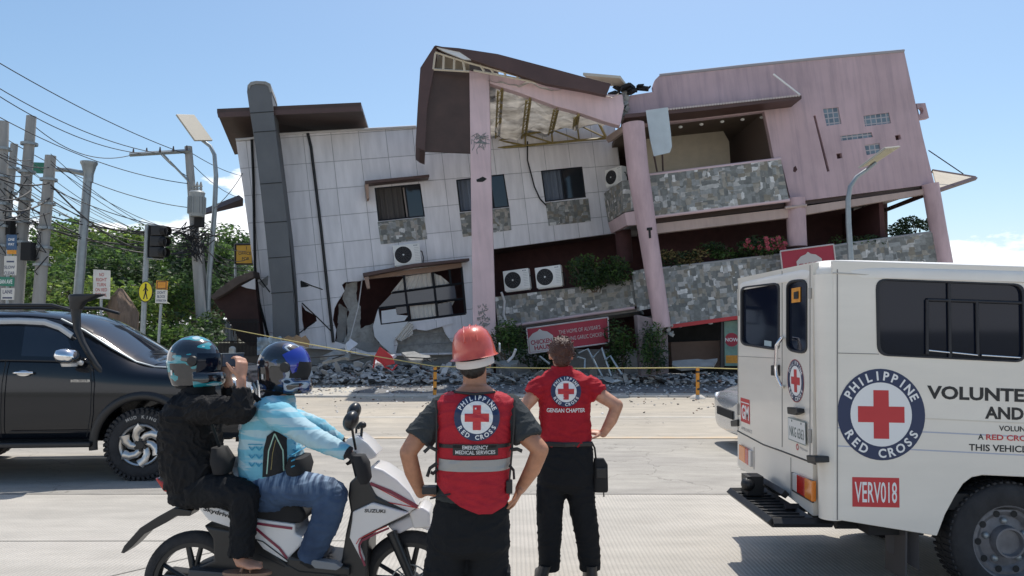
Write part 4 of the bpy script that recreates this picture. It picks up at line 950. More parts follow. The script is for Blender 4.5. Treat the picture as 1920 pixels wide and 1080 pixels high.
def lamp(label, base, pts, panel, Y, orange):
    g = P(*base, Y); g.z = .045; r = thing('street_lamp', label, 'street lamp', g, 'solar street lamps')
    mb = MB(); path = [g]+[P(x, y, Y) for x, y in pts]; mb.tube(path, [.09]+[.075-.035*i/len(pts) for i in range(len(pts))], 12); mb.build('pole', M_steel, r, smooth=60)
    a = [P(x, y, Y+d) for x, y, d in panel]; n = (a[1]-a[0]).cross(a[2]-a[0]).normalized(); n = -n if n.z < 0 else n
    mb = MB(); mb.slab([a], n, .05); h = mb.build('lamp_head', mat('lamp_housing', (.42,.38,.30), .5), r, bevel=.008)
    mb = MB()
    for i in range(1, 7):
        u = i/7; p0 = a[0].lerp(a[3], u); p1 = a[1].lerp(a[2], u); mb.tube([p0.lerp(p1, .07)-n*.006, p0.lerp(p1, .93)-n*.006], .012, 4)
    mb.build('led_strip', mat('led_strip', (.62,.56,.40), .4), h)
    if orange:
        mb = MB(); mb.tube([g+Vector((0,-.02,1.5)), g+Vector((.0,-.02,1.05)), g+Vector((-.02,-.02,.85))], [.115,.12,.02], 12); mb.build('orange_wrap', M_orange, r)
    return r
lamp('curved grey street lamp with solar panel left of the building', (384,640), [(392,520),(402,400),(405,330),(402,290),(394,274),(378,262)], [(329,216,-.5),(362,217,.3),(397,265,.3),(364,265,-.5)], 20.8, True)
lamp('curved grey street lamp with solar panel in front of the pink wall', (1598,640), [(1595,486),(1591,420),(1590,375),(1594,350),(1606,332),(1626,318),(1642,305)], [(1611,316,-.4),(1661,278,-.3),(1689,275,.4),(1640,307,.4)], 19.6, False)
# cables
rgc = random.Random(9); cab_lab = 'thin black overhead cable sagging across the sky from the poles at left'
def cable(a, Ya, b, Yb, sag, r=.012, label=cab_lab, grp='overhead cables'):
    A_, B_ = P(*a, Ya), P(*b, Yb); pts = [A_.lerp(B_, k/16)-Vector((0,0,sag*4*(k/16)*(1-k/16))) for k in range(17)]
    mb = MB(); mb.tube(pts, r, 5); tag(mb.build('overhead_cable', M_wire, smooth=60), label, 'cable', grp)
for a, Ya, b, Yb, sg in [((-40,95),14,(352,290),20.5,.15), ((-40,142),15,(300,288),20.3,.25), ((-40,155),15,(276,289),20.3,.3), ((-40,198),16,(358,345),20.5,.3), ((59,232),17.8,(252,289),20.2,.4), ((7,258),17.5,(360,390),20.5,.3),
    ((353,283),20.5,(455,330),30,.1), ((353,300),20.5,(455,372),30,.2), ((455,325),24.5,(402,390),20.5,.1), ((353,283),20.5,(1200,150),60,.5) if 0 else ((300,288),20.3,(350,330),20.4,.05)]:
    cable(a, Ya, b, Yb, sg, .011)
low = 'heavy black cable in the low bundle sagging past the steel mast'
for k in range(22):
    ya = rgc.uniform(285, 420); x0 = rgc.choice([(7,17.5),(27,19.5),(59,17.8),(95,17.6)])
    cable((x0[0], ya), x0[1]-.2, (362+rgc.uniform(-8,8), 430+rgc.uniform(-10,45)), 20.3, rgc.uniform(.15,.75), rgc.choice([.008,.011,.015,.02]), low, 'low bundle of street cables')
for k in range(8):
    cable((-60, 235+k*24+rgc.uniform(-8,8)), 14, (95 if k % 2 else 59, 300+k*14), 17.6, rgc.uniform(.1,.4), rgc.choice([.012,.02]), 'black cable strung between the leftmost concrete poles', 'cables among the left poles')
for k in range(7):
    cable((372, 445+k*6), 20.4, (470, 470+k*13), 30, rgc.uniform(.1,.4), .014, 'cable running from the transformer pole behind the building edge', 'cables right of the transformer pole')
# ================================================================== SIGNS
def post_sign(name, label, cat, Y, post, parts):
    g = P(*post[0], Y); g.z = .1; r = thing(name, label, cat, g); mb = MB(); mb.tube([g, P(*post[1], Y)], post[2], 12); mb.build('post', M_steel, r, smooth=60)
    parts(r, Y); return r
def board(r, nm, q, Y, m, th=.03):
    mb = MB(); mb.slab([[P(x, y, Y) for x, y in q]], (0,1,0), th); return mb.build(nm, m, r)
M_signw = mat('sign_white', (.62,.60,.55), .5, var=.12); M_signr = mat('sign_red_text', (.42,.10,.09), .5); M_signk = mat('sign_dark_text', (.05,.06,.12), .5)
def s1(r, Y):
    q = [(175,505),(206,507),(205,561),(174,559)]; b = board(r, 'panel', q, Y-.1, M_signw); c = P(190, 533, Y-.1); k = Y/F; fl = Flat()
    for i, (t, w_) in enumerate((('NO',9),('RIGHT',20),('TURN',17),('ON RED',22),('SIGNAL',22))): fl.text(t, 0, (18-9.4*i)*k, 6.6*k, w_*k, 0, .02)
    fl.lay('lettering', [M_signr], b, plane_fn(c, (1,0,0), (0,0,1), (0,-1,0)))
post_sign('turn_sign', 'white board with red lettering about turning, behind the car', 'sign', 17, ((190,640),(190,560),.03), s1)
def s2(r, Y):
    k = Y/F; c = P(273, 547, Y-.12); mb = MB(); mb.lathe(c, [(0,0),(13.2*k,0),(13.2*k,.02),(0,.02)], 'y', 40); mb.v = [Vector((v.x, v.y, c.z+(v.z-c.z)*1.5)) for v in mb.v]; mb.build('disc', M_black, r)
    fl = Flat(); fl.disc(0, 0, 12*k, 0); fl.disc(0, 8.5*k, 1.9*k, 1); fl.line([(0,7*k),(0,-1*k)], 3.6*k, 1); fl.line([(0,0),(3.5*k,-9*k)], 2.1*k, 1); fl.line([(0,0),(-3.4*k,-9*k)], 2.1*k, 1); fl.line([(0,5.5*k),(4.5*k,1*k)], 1.4*k, 1); fl.line([(0,5.5*k),(-4.5*k,1*k)], 1.4*k, 1)
    f0 = plane_fn(c, (1,0,0), (0,0,1), (0,-1,0)); fl.lay('face', [M_yellow, M_black], r, lambda u, v, l: f0(u, v*(1.5 if abs(u)+abs(v) > 11.9*k or True else 1), l))
    h = thing('traffic_light', 'black traffic light head mounted high on the post of the walking-figure sign', 'traffic light', P(290,455,Y))
    mb = MB(); mb.slab([[P(x, y, Y-.1) for x, y in ((277,421),(309,426),(306,486),(275,484))]], (0,1,0), .03); mb.build('backplate', M_blackm, h, bevel=.004)
    mb = MB(); e = [P(x, y, Y-.12) for x, y in ((277,421),(309,426),(306,486),(275,484))]
    for i in (0,2,3): mb.tube([e[i], e[(i+1) % 4]], .018, 4)
    mb.build('border', M_steel, h)
    for i, (x, y) in enumerate(((299,433),(297,453),(296,473))):
        c2 = P(x, y, Y-.15); mb = MB(); mb.box(c2, (.30,.22,.24)); hh = mb.build('housing', M_black, h, bevel=.02)
        mb = MB(); mb.tube([c2+Vector((.12,-.05,0)), c2+Vector((.26,-.12,-.02))], [.12,.11], 14, caps=False); mb.build('visor', M_blackm, hh, smooth=60, fixn=False)
post_sign('pedestrian_sign', 'yellow oval sign with walking figure on a steel post', 'sign', 17.5, ((265,650),(277,422),.06), s2)
def s3(r, Y):
    k = Y/F; b = board(r, 'panel', [(293,526),(314,527),(313,543),(292,542)], Y-.08, M_orange); b2 = board(r, 'panel', [(292,543),(313,544),(312,569),(291,568)], Y-.08, M_signw)
    fl = Flat(); fl.rect(-9*k, -7*k, 9*k, 7*k, 0); fl.rect(-7.6*k, -5.6*k, 7.6*k, 5.6*k, 1); fl.line([(-6*k,-5*k),(6*k,5*k)], 2.6*k, 0); fl.line([(-6*k,5*k),(6*k,-5*k)], 2.6*k, 0); fl.lay('symbol', [M_black, M_orange], b, plane_fn(P(303,534.5,Y-.08), (1,0,0), (0,0,1), (0,-1,0)))
    fl = Flat(); fl.text("DON'T", 0, 7.5*k, 5.2*k, 15*k); fl.text('BLOCK', 0, 0, 5.2*k, 15*k); fl.text('INTERSECTION', 0, -7.5*k, 4*k, 18*k); fl.lay('lettering', [M_signk], b2, plane_fn(P(302.5,556,Y-.08), (1,0,0), (0,0,1), (0,-1,0)))
post_sign('traffic_sign', 'small orange sign with black cross above a white notice', 'sign', 16.5, ((293,650),(302,570),.03), s3)
def s4(r, Y):
    k = Y/F
    b = board(r, 'panel', [(12,440),(30,440),(30,468),(12,468)], Y-.05, mat('sign_blue', (.04,.10,.2), .5)); fl = Flat(); fl.text('ONE', 0, 6*k, 5*k, 12*k); fl.text('WAY', 0, -3*k, 5*k, 12*k); fl.lay('lettering', [M_whi], b, plane_fn(P(21,455,Y-.05), (1,0,0), (0,0,1), (0,-1,0)))
    board(r, 'panel', [(13,469),(29,469),(29,476),(13,476)], Y-.05, M_orange)
    b = board(r, 'panel', [(8,480),(30,480),(29,516),(7,516)], Y-.05, M_signw); fl = Flat(); fl.text('SLOW', 0, 0, 6*k, 20*k); fl.text('CLEAR', 0, -11*k, 6*k, 20*k); fl.rect(-6*k, 9*k, 8*k, 12*k, 0); fl.lay('lettering', [M_signk], b, plane_fn(P(18,501,Y-.05), (1,0,0), (0,0,1), (0,-1,0)))
    b = board(r, 'panel', [(-14,518),(26,520),(25,537),(-14,535)], Y-.07, mat('sign_green', (.03,.20,.13), .5)); fl = Flat(); fl.text('GENSAN AVE', 0, 0, 8*k, 36*k); fl.lay('lettering', [M_whi], b, plane_fn(P(5,528,Y-.07), (1,0,0), (0,0,1), (0,-1,0)))
    b = board(r, 'panel', [(2,540),(26,540),(25,562),(2,562)], Y-.05, M_signw); fl = Flat(); fl.text('LANE', 0, 4*k, 7*k, 18*k); fl.rect(-9*k, -9*k, 9*k, -6*k, 0); fl.lay('lettering', [M_signk], b, plane_fn(P(14,551,Y-.05), (1,0,0), (0,0,1), (0,-1,0)))
post_sign('direction_sign', 'stack of blue, white and green road boards at the left picture edge', 'sign', 16.4, ((16,640),(16,440),.035), s4)
def s5(r, Y):
    k = Y/F; b = board(r, 'panel', [(441,458),(474,458),(474,495),(441,495)], Y, mat('amber_board', (.55,.30,.02), .5, var=.1)); fl = Flat(); fl.text('1', 5*k, 11*k, 6*k); fl.text('OFFICE', 2*k, 1*k, 6*k, 24*k); fl.text('FOR', 4*k, -9*k, 6*k, 14*k); fl.lay('lettering', [M_black], b, plane_fn(P(457,476,Y), (1,0,0), (0,0,1), (0,-1,0)))
    mb = MB(); mb.tube([P(441,458,Y), P(441,495,Y), P(474,495,Y), P(474,458,Y), P(441,458,Y)], .05, 4); mb.build('frame', M_black, r)
post_sign('office_sign', 'amber framed board with black letters beside the building edge', 'sign', 29, ((444,640),(441,495),.05), s5)
# leaning stump
r = thing('tree_stump', 'broken brown tree trunk standing behind the off-road car', 'tree stump', P(232,620,19))
mb = MB(); mb.tube([P(236,640,19), P(232,590,19), P(226,560,19), P(230,541,19)], [.34,.36,.27,.06], 11)
mb.tube([P(222,600,19), P(210,575,19), P(207,566,19)], [.2,.16,.05], 9)
for v in mb.v: v += Vector((noise.noise(v*3), noise.noise(v*3+Vector((5,5,5))), 0))*.12
mb.build('trunk', mat('dry_trunk', (.20,.14,.10), .9, var=.35, vscale=3, stretch=(4,4,.6), bump=.9, bscale=8), r, smooth=50)
# iron fence and garden wall
r = thing('iron_fence', 'black iron railing with white posts beside the collapsed shed', 'fence', (-12, 24, 0))
mb = MB()
for k in range(60): x = 330+k*2.6; mb.tube([P(x, 668, 23), P(x, 598, 23)], .014, 5)
for y in (604, 640): mb.tube([P(328,y,23), P(486,y,23)], .02, 5)
mb.build('railing', M_black, r)
for x in (262, 292, 322, 352, 366, 436):
    mb = MB(); c = P(x, 640, 22.6); mb.box((c.x, c.y, .55), (.16,.16,1.1)); mb.ell((c.x, c.y, 1.14), (.1,.1,.09)); mb.build('post', M_signw, r, bevel=.01)
r = thing('garden_wall', 'low dark garden wall running behind the corner shrubs', 'wall', (-20, 27, 0)); mb = MB(); mb.box((-22,27,.6), (26,.2,1.2)); mb.box((-22,27,1.22), (26,.28,.06)); mb.build('wall', mat('dark_garden_wall', (.10,.09,.08), .9, var=.3), r)
# collapsed shed
r = thing('collapsed_shed', 'maroon shed folded over beside the white wing of the building', 'shed', P(450,640,24.2))
Ps = Plane(380, 24.3, 500, 24.3)
pxbuild('wall', [(398,560),(430,545),(452,534),(478,528),(490,640),(470,650),(448,635),(436,612),(420,590)], Ps, 1.8, mat('shed_maroon', (.055,.025,.022), .8, var=.2), r)
pxbuild('roof', [(394,556),(412,540),(440,520),(474,508),(476,520),(452,530),(425,548),(400,562)], Plane(380, 24, 500, 24), 2.2, mat('shed_roof_tile', (.12,.09,.075), .85, var=.25, bump=.5), r, bevel=.02)
pxbuild('torn_panel', [(452,536),(478,522),(479,543),(462,540)], Plane(380, 23.95, 500, 23.95), .04, M_plast, r)
pxbuild('doorway', [(418,640),(422,600),(432,610),(440,640)], Plane(380, 24.1, 500, 24.1), .05, M_signw, r)
mb = MB(); mb.box(P(424,652,22.4), (1.3,.5,.18)); 
# ================================================================== BARRIER POSTS AND ROPE
def bpost(label, px, base, top):
    Y = 18.7; g = P(px, base, Y); g.z = 0; r = thing('barrier_post', label, 'post', g, 'striped rope posts on the kerb'); h = (base-top)*Y/F
    mb = MB(); mb.tube([g, g+Vector((.01,0,h))], .045, 10); mb.build('stake', M_orange, r, smooth=60)
    mb = MB()
    for k in (.28,.55,.85): mb.tube([g+Vector((.01,0,h*k)), g+Vector((.01,0,h*k+.05))], .048, 10)
    mb.build('black_band', M_black, r)
    mb = MB(); mb.lathe(g, [(0,.09),(.1,.09),(.18,.04),(.2,0.005)], 'z', 16); mb.build('foot', M_kerb, r, smooth=40)
bpost('orange striped rope post beside the red helmet', 815, 738, 680)
bpost('orange striped rope post left of the white ambulance', 1308, 740, 684)
bpost('orange striped rope post hidden low behind the white ambulance', 1660, 740, 684)
mb = MB()
def rope(a, b, sag):
    A_, B_ = P(*a), P(*b); return [A_.lerp(B_, k/12)-Vector((0,0,sag*4*(k/12)*(1-k/12))) for k in range(13)]
pts = rope((384,607,20.6), (816,687,18.7), .03)+rope((816,687,18.7), (1308,689,18.7), .03)[1:]+rope((1308,689,18.7), (1660,690,18.7), .05)[1:]
mb.tube(pts, .012, 6); mb.tube(rope((200,640,20), (384,607,20.6), .06), .012, 6)
tag(mb.build('barrier_rope', mat('yellow_rope', (.55,.46,.18), .7)), 'yellow rope strung low across the front of the ruined building', 'rope')
# ================================================================== RUBBLE
def chunk(mb, c, s, rg, flat=.5, mi=0):
    M_ = Matrix.Rotation(rg.uniform(0,6.28), 3, 'Z') @ Matrix.Rotation(rg.uniform(-.5,.5), 3, 'X') @ Matrix.Rotation(rg.uniform(-.5,.5), 3, 'Y')
    vs = []
    for k in (-1,1):
        for j in range(5): a = 2*math.pi*j/5+rg.uniform(-.4,.4); q = s*rg.uniform(.6,1.1)*(1 if k < 0 else .8); vs.append(Vector(c)+M_ @ Vector((q*math.cos(a), q*math.sin(a), k*s*flat*rg.uniform(.3,.6))))
    mb.add(vs, [(4,3,2,1,0),(5,6,7,8,9)]+[(j,(j+1)%5,5+(j+1)%5,5+j) for j in range(5)], mi)
rg = random.Random(21)
rub_m = [mat('rubble_grey', (.42,.41,.395), .95, var=.3, island=.45, vscale=8), mat('rubble_pale', (.68,.66,.63), .9, island=.25), mat('rubble_dark', (.07,.065,.06), .95, island=.4), mat('rubble_brick', (.24,.13,.09), .95, island=.3)]
mb = MB(); nx, ny = 90, 12; vs = []; fs = []
def heap(px, v):                                  # height of the debris bank, v = 0 at its foot, 1 against the wall
    return (.05+(.47 if px < 920 else .14)*v**.8)*(.75+.6*noise.noise(Vector((px*.012, v*2, 0))))
for i in range(nx+1):
    for j in range(ny+1):
        px = 478+i*(1385-478)/nx; v = j/ny; Y = 23.0+v*2.2; vs.append(((px-960)/F*Y, Y, .06+heap(px, v)*min(1, v*5)))
for i in range(nx):
    for j in range(ny): fs.append((i*(ny+1)+j, (i+1)*(ny+1)+j, (i+1)*(ny+1)+j+1, i*(ny+1)+j+1))
mb.add(vs, fs, 0)
for k in range(4200):
    px = 474+rg.random()*915; v = rg.random()**1.1; Y = 22.8+v*2.3
    if px > 940 and rg.random() < .45: continue
    c = ((px-960)/F*Y, Y, .1+heap(px, v)*rg.uniform(.8,1.15)); chunk(mb, c, rg.choice([.03,.04,.05,.07,.09,.12,.17]), rg, .45, rg.choices([0,1,2,3],[5,3.4,3,.6])[0])
for k in range(1100):
    px = rg.uniform(470, 1400); Y = 22.9-3.8*rg.random()**1.7; chunk(mb, ((px-960)/F*Y, Y, .06), rg.uniform(.015,.06), rg, .4, rg.choices([0,1,2,3],[4,4,2,.8])[0])
for k in range(160):
    px = rg.uniform(520, 1400); Y = 19-abs(rg.gauss(0,1.8)); chunk(mb, ((px-960)/F*Y, Y, .015), rg.uniform(.012,.04), rg, .4, rg.choices([0,1,2,3],[3,2,2,3])[0])
for k in range(70):                                # bent sheet and splintered pieces sticking out of the bank
    px = rg.uniform(500, 1200); v = rg.random(); Y = 22.9+v*1.8; c = Vector(((px-960)/F*Y, Y, .1+heap(px, v)+.05)); a = rg.uniform(.15,.5); M_ = Matrix.Rotation(rg.uniform(0,3), 3, 'Z') @ Matrix.Rotation(rg.uniform(-1.2,1.2), 3, 'Y')
    pts_ = [Vector((math.cos(t)*a*rg.uniform(.5,1), math.sin(t)*a*.5*rg.uniform(.4,1), 0)) for t in (0,1.1,2.2,3.3,4.3,5.4)]; mb.slab([[c+M_ @ p for p in pts_]], M_ @ Vector((0,0,1)), .02, [0,1,1,0][k % 4])
tag(mb.build('rubble', rub_m, fixn=False), 'broken concrete and cladding fragments strewn along the foot of the building', 'rubble', kind='stuff')
g3 = 'large fallen slabs in front of the building'
for k, (px, py, Y, sx, sy, m, lab) in enumerate([(640,668,22.6,1.5,.5,M_conc,'grey concrete slab lying below the broken column'), (775,672,22.2,1.3,.35,M_conc,'flat concrete slab under the exposed masonry'), (560,655,22.8,1.0,.5,M_plast,'white cladding piece leaning near the foot of the grey fin'), (725,676,21.9,.9,.3,M_sheetw,'thin white panel lying right of the red chair'),
    (655,652,22.5,.5,.5,M_sheetw,'pale crumpled board hanging by the white cable'), (950,684,22.2,1.2,.3,M_concd,'concrete slab at the foot of the square pink pillar'), (1300,685,22.0,1.8,.4,M_concd,'dark slab below the brown shop counter')]):
    mb = MB(); rk = random.Random(77+k); rough = []
    for a in sorted(rk.uniform(0, 360) for _ in range(8)):
        s_ = rk.uniform(.55, 1.15); rough.append((math.cos(R(a))*sx*.42*s_, math.sin(R(a))*sy*.8*s_, 0))
    mb.slab([rough], (0,0,1), .09); M_ = Matrix.Translation(P(px, py, Y)) @ Matrix.Rotation(R([-12,8,20,-25,35,5,-6][k]), 4, 'Y') @ Matrix.Rotation(R(28), 4, 'X'); mb.xf(M_)
    tag(mb.build('fallen_slab', m), lab, 'slab', g3)
# twisted pipe furniture, red chair, sacks
def pipes(name, label, cat, lines, Y, r, m):
    o = thing(name, label, cat, P(*lines[0][0], Y)); mb = MB()
    for ln in lines: mb.tube([P(x, y, Y+(i % 2)*.15) for i, (x, y) in enumerate(ln)], r, 7)
    mb.build('tube_frame', m, o, smooth=60); return o
pipes('table_frame', 'overturned grey metal table frame lying below the red banner', 'table', [[(1085,662),(1102,654),(1129,705)], [(1112,671),(1128,652),(1146,705)], [(1135,675),(1144,667),(1166,702)], [(1083,669),(1097,673),(1096,692)], [(1012,668),(1030,682)]], 21.2, .03, mat('bent_tube', (.35,.40,.42), .4, metal=.4))
pipes('broken_pole', 'pale bent pipe sticking out of the bushes beside the square pillar', 'pipe', [[(967,655),(962,668),(952,678)]], 21.6, .04, M_plast)
pipes('white_conduit', 'white pipe hanging down the stone parapet by the square pillar', 'pipe', [[(940,548),(946,565),(944,590),(955,618)]], 23.9, .04, M_plast)
r = thing('red_chair', 'crushed red plastic chair lying in the rubble left of the helmet', 'chair', P(718,690,21.6)); Pc = Plane(690,21.6,760,21.6)
pxbuild('seat', [(702,668),(712,650),(735,668),(740,682),(722,686),(706,676)], Pc, .06, M_red, r, bevel=.01)
mb = MB(); mb.tube([Pc.pt(*q) for q in ((712,674),(722,688),(736,694),(744,684))], .025, 6); mb.tube([Pc.pt(*q) for q in ((704,668),(700,690))], .025, 6); mb.build('leg', M_red, r)
r = thing('tarpaulin', 'blue and white plastic sheeting crumpled at the foot of the grey fin', 'sheet', P(500,650,22.3)); mb = MB(); vs = []; fs = []
for i in range(15):
    for j in range(9): x, y = i/14, j/8; vs.append(P(482+x*46, 632+y*34, 22.2+.3*noise.noise(Vector((x*3,y*3,0))))+Vector((0, 0, .12*noise.noise(Vector((x*6,y*6,2))))))
for i in range(14):
    for j in range(8): fs.append((i*9+j, i*9+j+1, (i+1)*9+j+1, (i+1)*9+j))
mb.add(vs, fs); mb.build('sheet', mat('pale_blue_plastic', (.38,.46,.52), .4, var=.3, vscale=3), r, smooth=180, fixn=False)
r = thing('cardboard_sign', 'torn brown scalloped board standing in the rubble by the fin', 'board', P(565,650,22.4)); pxbuild('board', [(532,634),(540,629),(549,633),(556,628),(565,633),(572,629),(580,640),(578,652),(566,648),(548,644),(536,640)], Plane(500,22.3,600,22.3), .05, mat('tan_board', (.36,.24,.14), .8, var=.2), r)
for k in range(7):
    a = (rg.uniform(580,900), rg.uniform(668,690)); pipes('rebar', 'twisted dark rod poking out of the rubble heap', 'rod', [[a, (a[0]+rg.uniform(-35,35), a[1]-rg.uniform(0,10)), (a[0]+rg.uniform(-50,50), a[1]+rg.uniform(-8,6))]], 21.9, .018, M_wire)['group'] = 'rods sticking out of the rubble'
# ================================================================== WHITE AMBULANCE VAN
VX, VY0, VY1 = 1.948, 4.69, 6.46
PV = Plane(1560, VY0, 2600, VY0)
M_vw = mat('van_white', (.76,.71,.62), .34, var=.055, vscale=2.0, stretch=(.5,.5,2.2), coat=.35)
M_vroof = mat('van_roof_white', (.80,.77,.71), .4, var=.05)
M_tyre = mat('tyre_rubber', (.022,.022,.024), .8, var=.35, vscale=10, bump=.3)
M_rubber = mat('rubber_seal', (.012,.013,.018), .5)
M_tint = mat('tinted_glass', (.006,.010,.022), .05, spec=.3)
M_chr = mat('chrome', (.75,.75,.75), .12, metal=1)
M_lred = mat('lens_red', (.45,.015,.012), .15, coat=.5); M_lor = mat('lens_amber', (.75,.22,.02), .15, coat=.5); M_lwh = mat('lens_clear', (.6,.58,.55), .15, coat=.5)
M_blue = mat('pale_blue_stripe', (.42,.44,.52), .4)
van = thing('ambulance', 'white boxy ambulance van seen from its rear corner, red cross emblem on its side', 'ambulance', (2.9, 5.5, 0))
def RP(px, py, off=0):
    r = ray(px, py); t = (VX-off)/r.x; return Vector((VX-off, r.y*t, CAMH+r.z*t))
def rear(name, poly, t, m, par, off=0, holes=(), bevel=0):
    mb = MB(); mb.slab([[RP(x, y, off) for x, y in lp] for lp in [poly]+list(holes)], (1,0,0), t); return mb.build(name, m, par, bevel=bevel)
def rr(q, rad=.22, n=5):                          # quad (tl, tr, br, bl) with rounded corners
    q = [Vector(a) for a in q]; o = []
    for i in range(4):
        p, a, b = q[i], q[i-1], q[(i+1) % 4]; la = min((a-p).length, (b-p).length)*rad if rad < 1 else rad
        s = p+(a-p).normalized()*la; e = p+(b-p).normalized()*la
        for k in range(n+1): t = k/n; o.append(tuple(s*(1-t)**2+p*2*t*(1-t)+e*t*t))
    return o
arch = [(1757,1005),(1772,965),(1791,930),(1806,907),(1822,895),(1842,891),(1960,896),(1985,903),(2003,920),(2018,950),(2034,1012)]
sidewin = rr([(1646,524),(1919,534),(1921,678),(1649,665)], 20)
side_o = [(1562,488),(2560,520),(2560,1030),(2300,1018)]+arch[::-1]+[(1572,975),(1562,973)]
bd = pxbuild('side_panel', side_o, PV, .04, M_vw, van, holes=[sidewin], bevel=.006)
mb = MB(); mb.slab([[PV.pt(x, y)+Vector((0, VY1-VY0-.04, 0)) for x, y in side_o]], (0,1,0), .04); mb.build('far_side_panel', M_vw, van)
mb = MB()
for yy in (VY0+.075, VY1-.075):
    mb.lathe((VX+.075, yy, 0), [(.074,.515),(.074,2.06)], 'z', 40)
mb.build('corner_post', M_vw, van, smooth=60)
lw, rw = rr([(1389,539),(1459,531),(1459,656),(1389,645)], 11), rr([(1474,528),(1511,524),(1511,663),(1474,656)], 15)
rear('rear_panel', [(1383,522),(1524,492),(1524,967),(1480,932),(1433,903),(1414,897),(1383,872)], .04, M_vw, van, holes=[lw, rw], bevel=.004)
def grow(poly, k):
    c = Vector((sum(p[0] for p in poly)/len(poly), sum(p[1] for p in poly)/len(poly))); return [tuple(Vector(p)+(Vector(p)-c).normalized()*k) for p in poly]
for nm, w_ in (('rear_window', lw), ('rear_window', rw)):
    g = rear(nm, grow(w_, 1), .02, M_tint, van, off=-.012)
    rear('seal', grow(w_, 2.2), .02, M_rubber, g, off=.008, holes=[grow(w_, -2.0)], bevel=.004)
rear('sticker', [(1484,541),(1500,538),(1500,566),(1484,568)], .004, M_orange, van, off=-.006); rear('sticker', [(1488,548),(1496,546),(1496,560),(1488,561)], .003, M_black, van, off=.0)
rear('sticker', [(1433,638),(1446,640),(1446,650),(1433,648)], .003, mat('sticker_pale', (.35,.45,.48), .5), van, off=-.006)
g = pxbuild('side_window', grow(sidewin, 1), PV, .02, M_tint, van, off=-.014)
pxbuild('seal', grow(sidewin, 4), PV, .025, M_rubber, g, off=.006, holes=[grow(sidewin, -2.5)], bevel=.004)
for a in ([(1779,531),(1781,670)], [(1738,562),(1738,664)], [(1831,563),(1833,668)], [(1738,562),(1919,568)]): joint_strip('divider', a, .011, M_rubber, g, PV, -.006)
for a in ([(1741,657),(1780,661)], [(1785,661),(1833,666)], [(1840,666),(1917,671)]): joint_strip('slide_rail', a, .006, M_chr, g, PV, -.002)
# other side windows so light passes the way it does in a real van body
# seams
def seam(pts, r=.0035, m=None, f=RP, off=.0005): mb = MB(); mb.tube([f(x, y, off) for x, y in pts], r, 5); return mb.build('seam', m or mat('seam_grey', (.20,.19,.18), .8), van)
seam([(1466.7,508),(1466.7,838)]); seam([(1519,497),(1519,860)]); seam([(1384,526),(1384,808)]); seam([(1383,808),(1432,834),(1466,846),(1529,870)], .006, M_black); seam([(1384,668),(1463,672)], .002); seam([(1414,880),(1414,838)], .003); seam([(1483,858),(1483,930)], .003)
seam([(1570,505),(1570,975)], .004, None, PV.pt); seam([(1570,662),(1648,664)], .0025, None, PV.pt); seam([(1562,512),(1920,529),(2300,547)], .005, mat('gutter_cream', (.5,.47,.42), .5), PV.pt); seam([(1940,540),(1940,880)], .004, None, PV.pt); seam([(2200,550),(2200,1000)], .004, None, PV.pt)
for y0, y1, m in ((801,818,M_blue), (835,853,M_blue), (776,792,mat('pale_cream_stripe', (.66,.60,.50), .4))): pxbuild('stripe', [(1571,y0),(2300,y1+18),(2300,y1+20.5),(1571,y0+2.4)], PV, .0012, m, van, off=.0012)
# roof cap, rounded, slightly nose-down
mb = MB(); Lr = 3.55; cx, cyv = VX+Lr/2, (VY0+VY1)/2; hw = (VY1-VY0)/2
mb.stack([((cx,cyv,2.045), Lr/2+.005, hw+.006), ((cx,cyv,2.085), Lr/2+.012, hw+.012), ((cx,cyv,2.115), Lr/2+.0, hw-.0), ((cx,cyv,2.15), Lr/2-.05, hw-.06), ((cx,cyv,2.175), Lr/2-.14, hw-.18), ((cx,cyv,2.19), Lr/2-.3, hw-.4)], n=72, e=14)
mb.xf(Matrix.Translation((VX, 0, 2.05)) @ Matrix.Rotation(R(1.6), 4, 'Y') @ Matrix.Translation((-VX, 0, -2.05)))
mb.build('roof', M_vroof, van, smooth=50)
mb = MB(); mb.box((VX+1.7, cyv, .62), (3.3, hw*2-.12, .1)); mb.box((VX+3.5, cyv, 1.2), (.05, hw*2-.1, 1.3)); mb.build('floor_pan', M_blackm, van)
mb = MB(); mb.slab([[(VX+3.37,VY0+.02,.45),(VX+4.2,VY0+.02,.45),(VX+4.22,VY0+.02,1.0),(VX+3.95,VY0+.02,1.2),(VX+3.62,VY0+.02,1.95),(VX+3.37,VY0+.02,2.0)]], (0,1,0), VY1-VY0-.04); mb.build('cab', M_vw, van, bevel=.05, seg=3)
mb = MB(); mb.slab([[(VX+3.9,VY0+.15,1.24),(VX+3.9,VY1-.15,1.24),(VX+3.66,VY1-.2,1.84),(VX+3.66,VY0+.2,1.84)]], (1,0,.4), .07); mb.build('windscreen', M_tint, van)
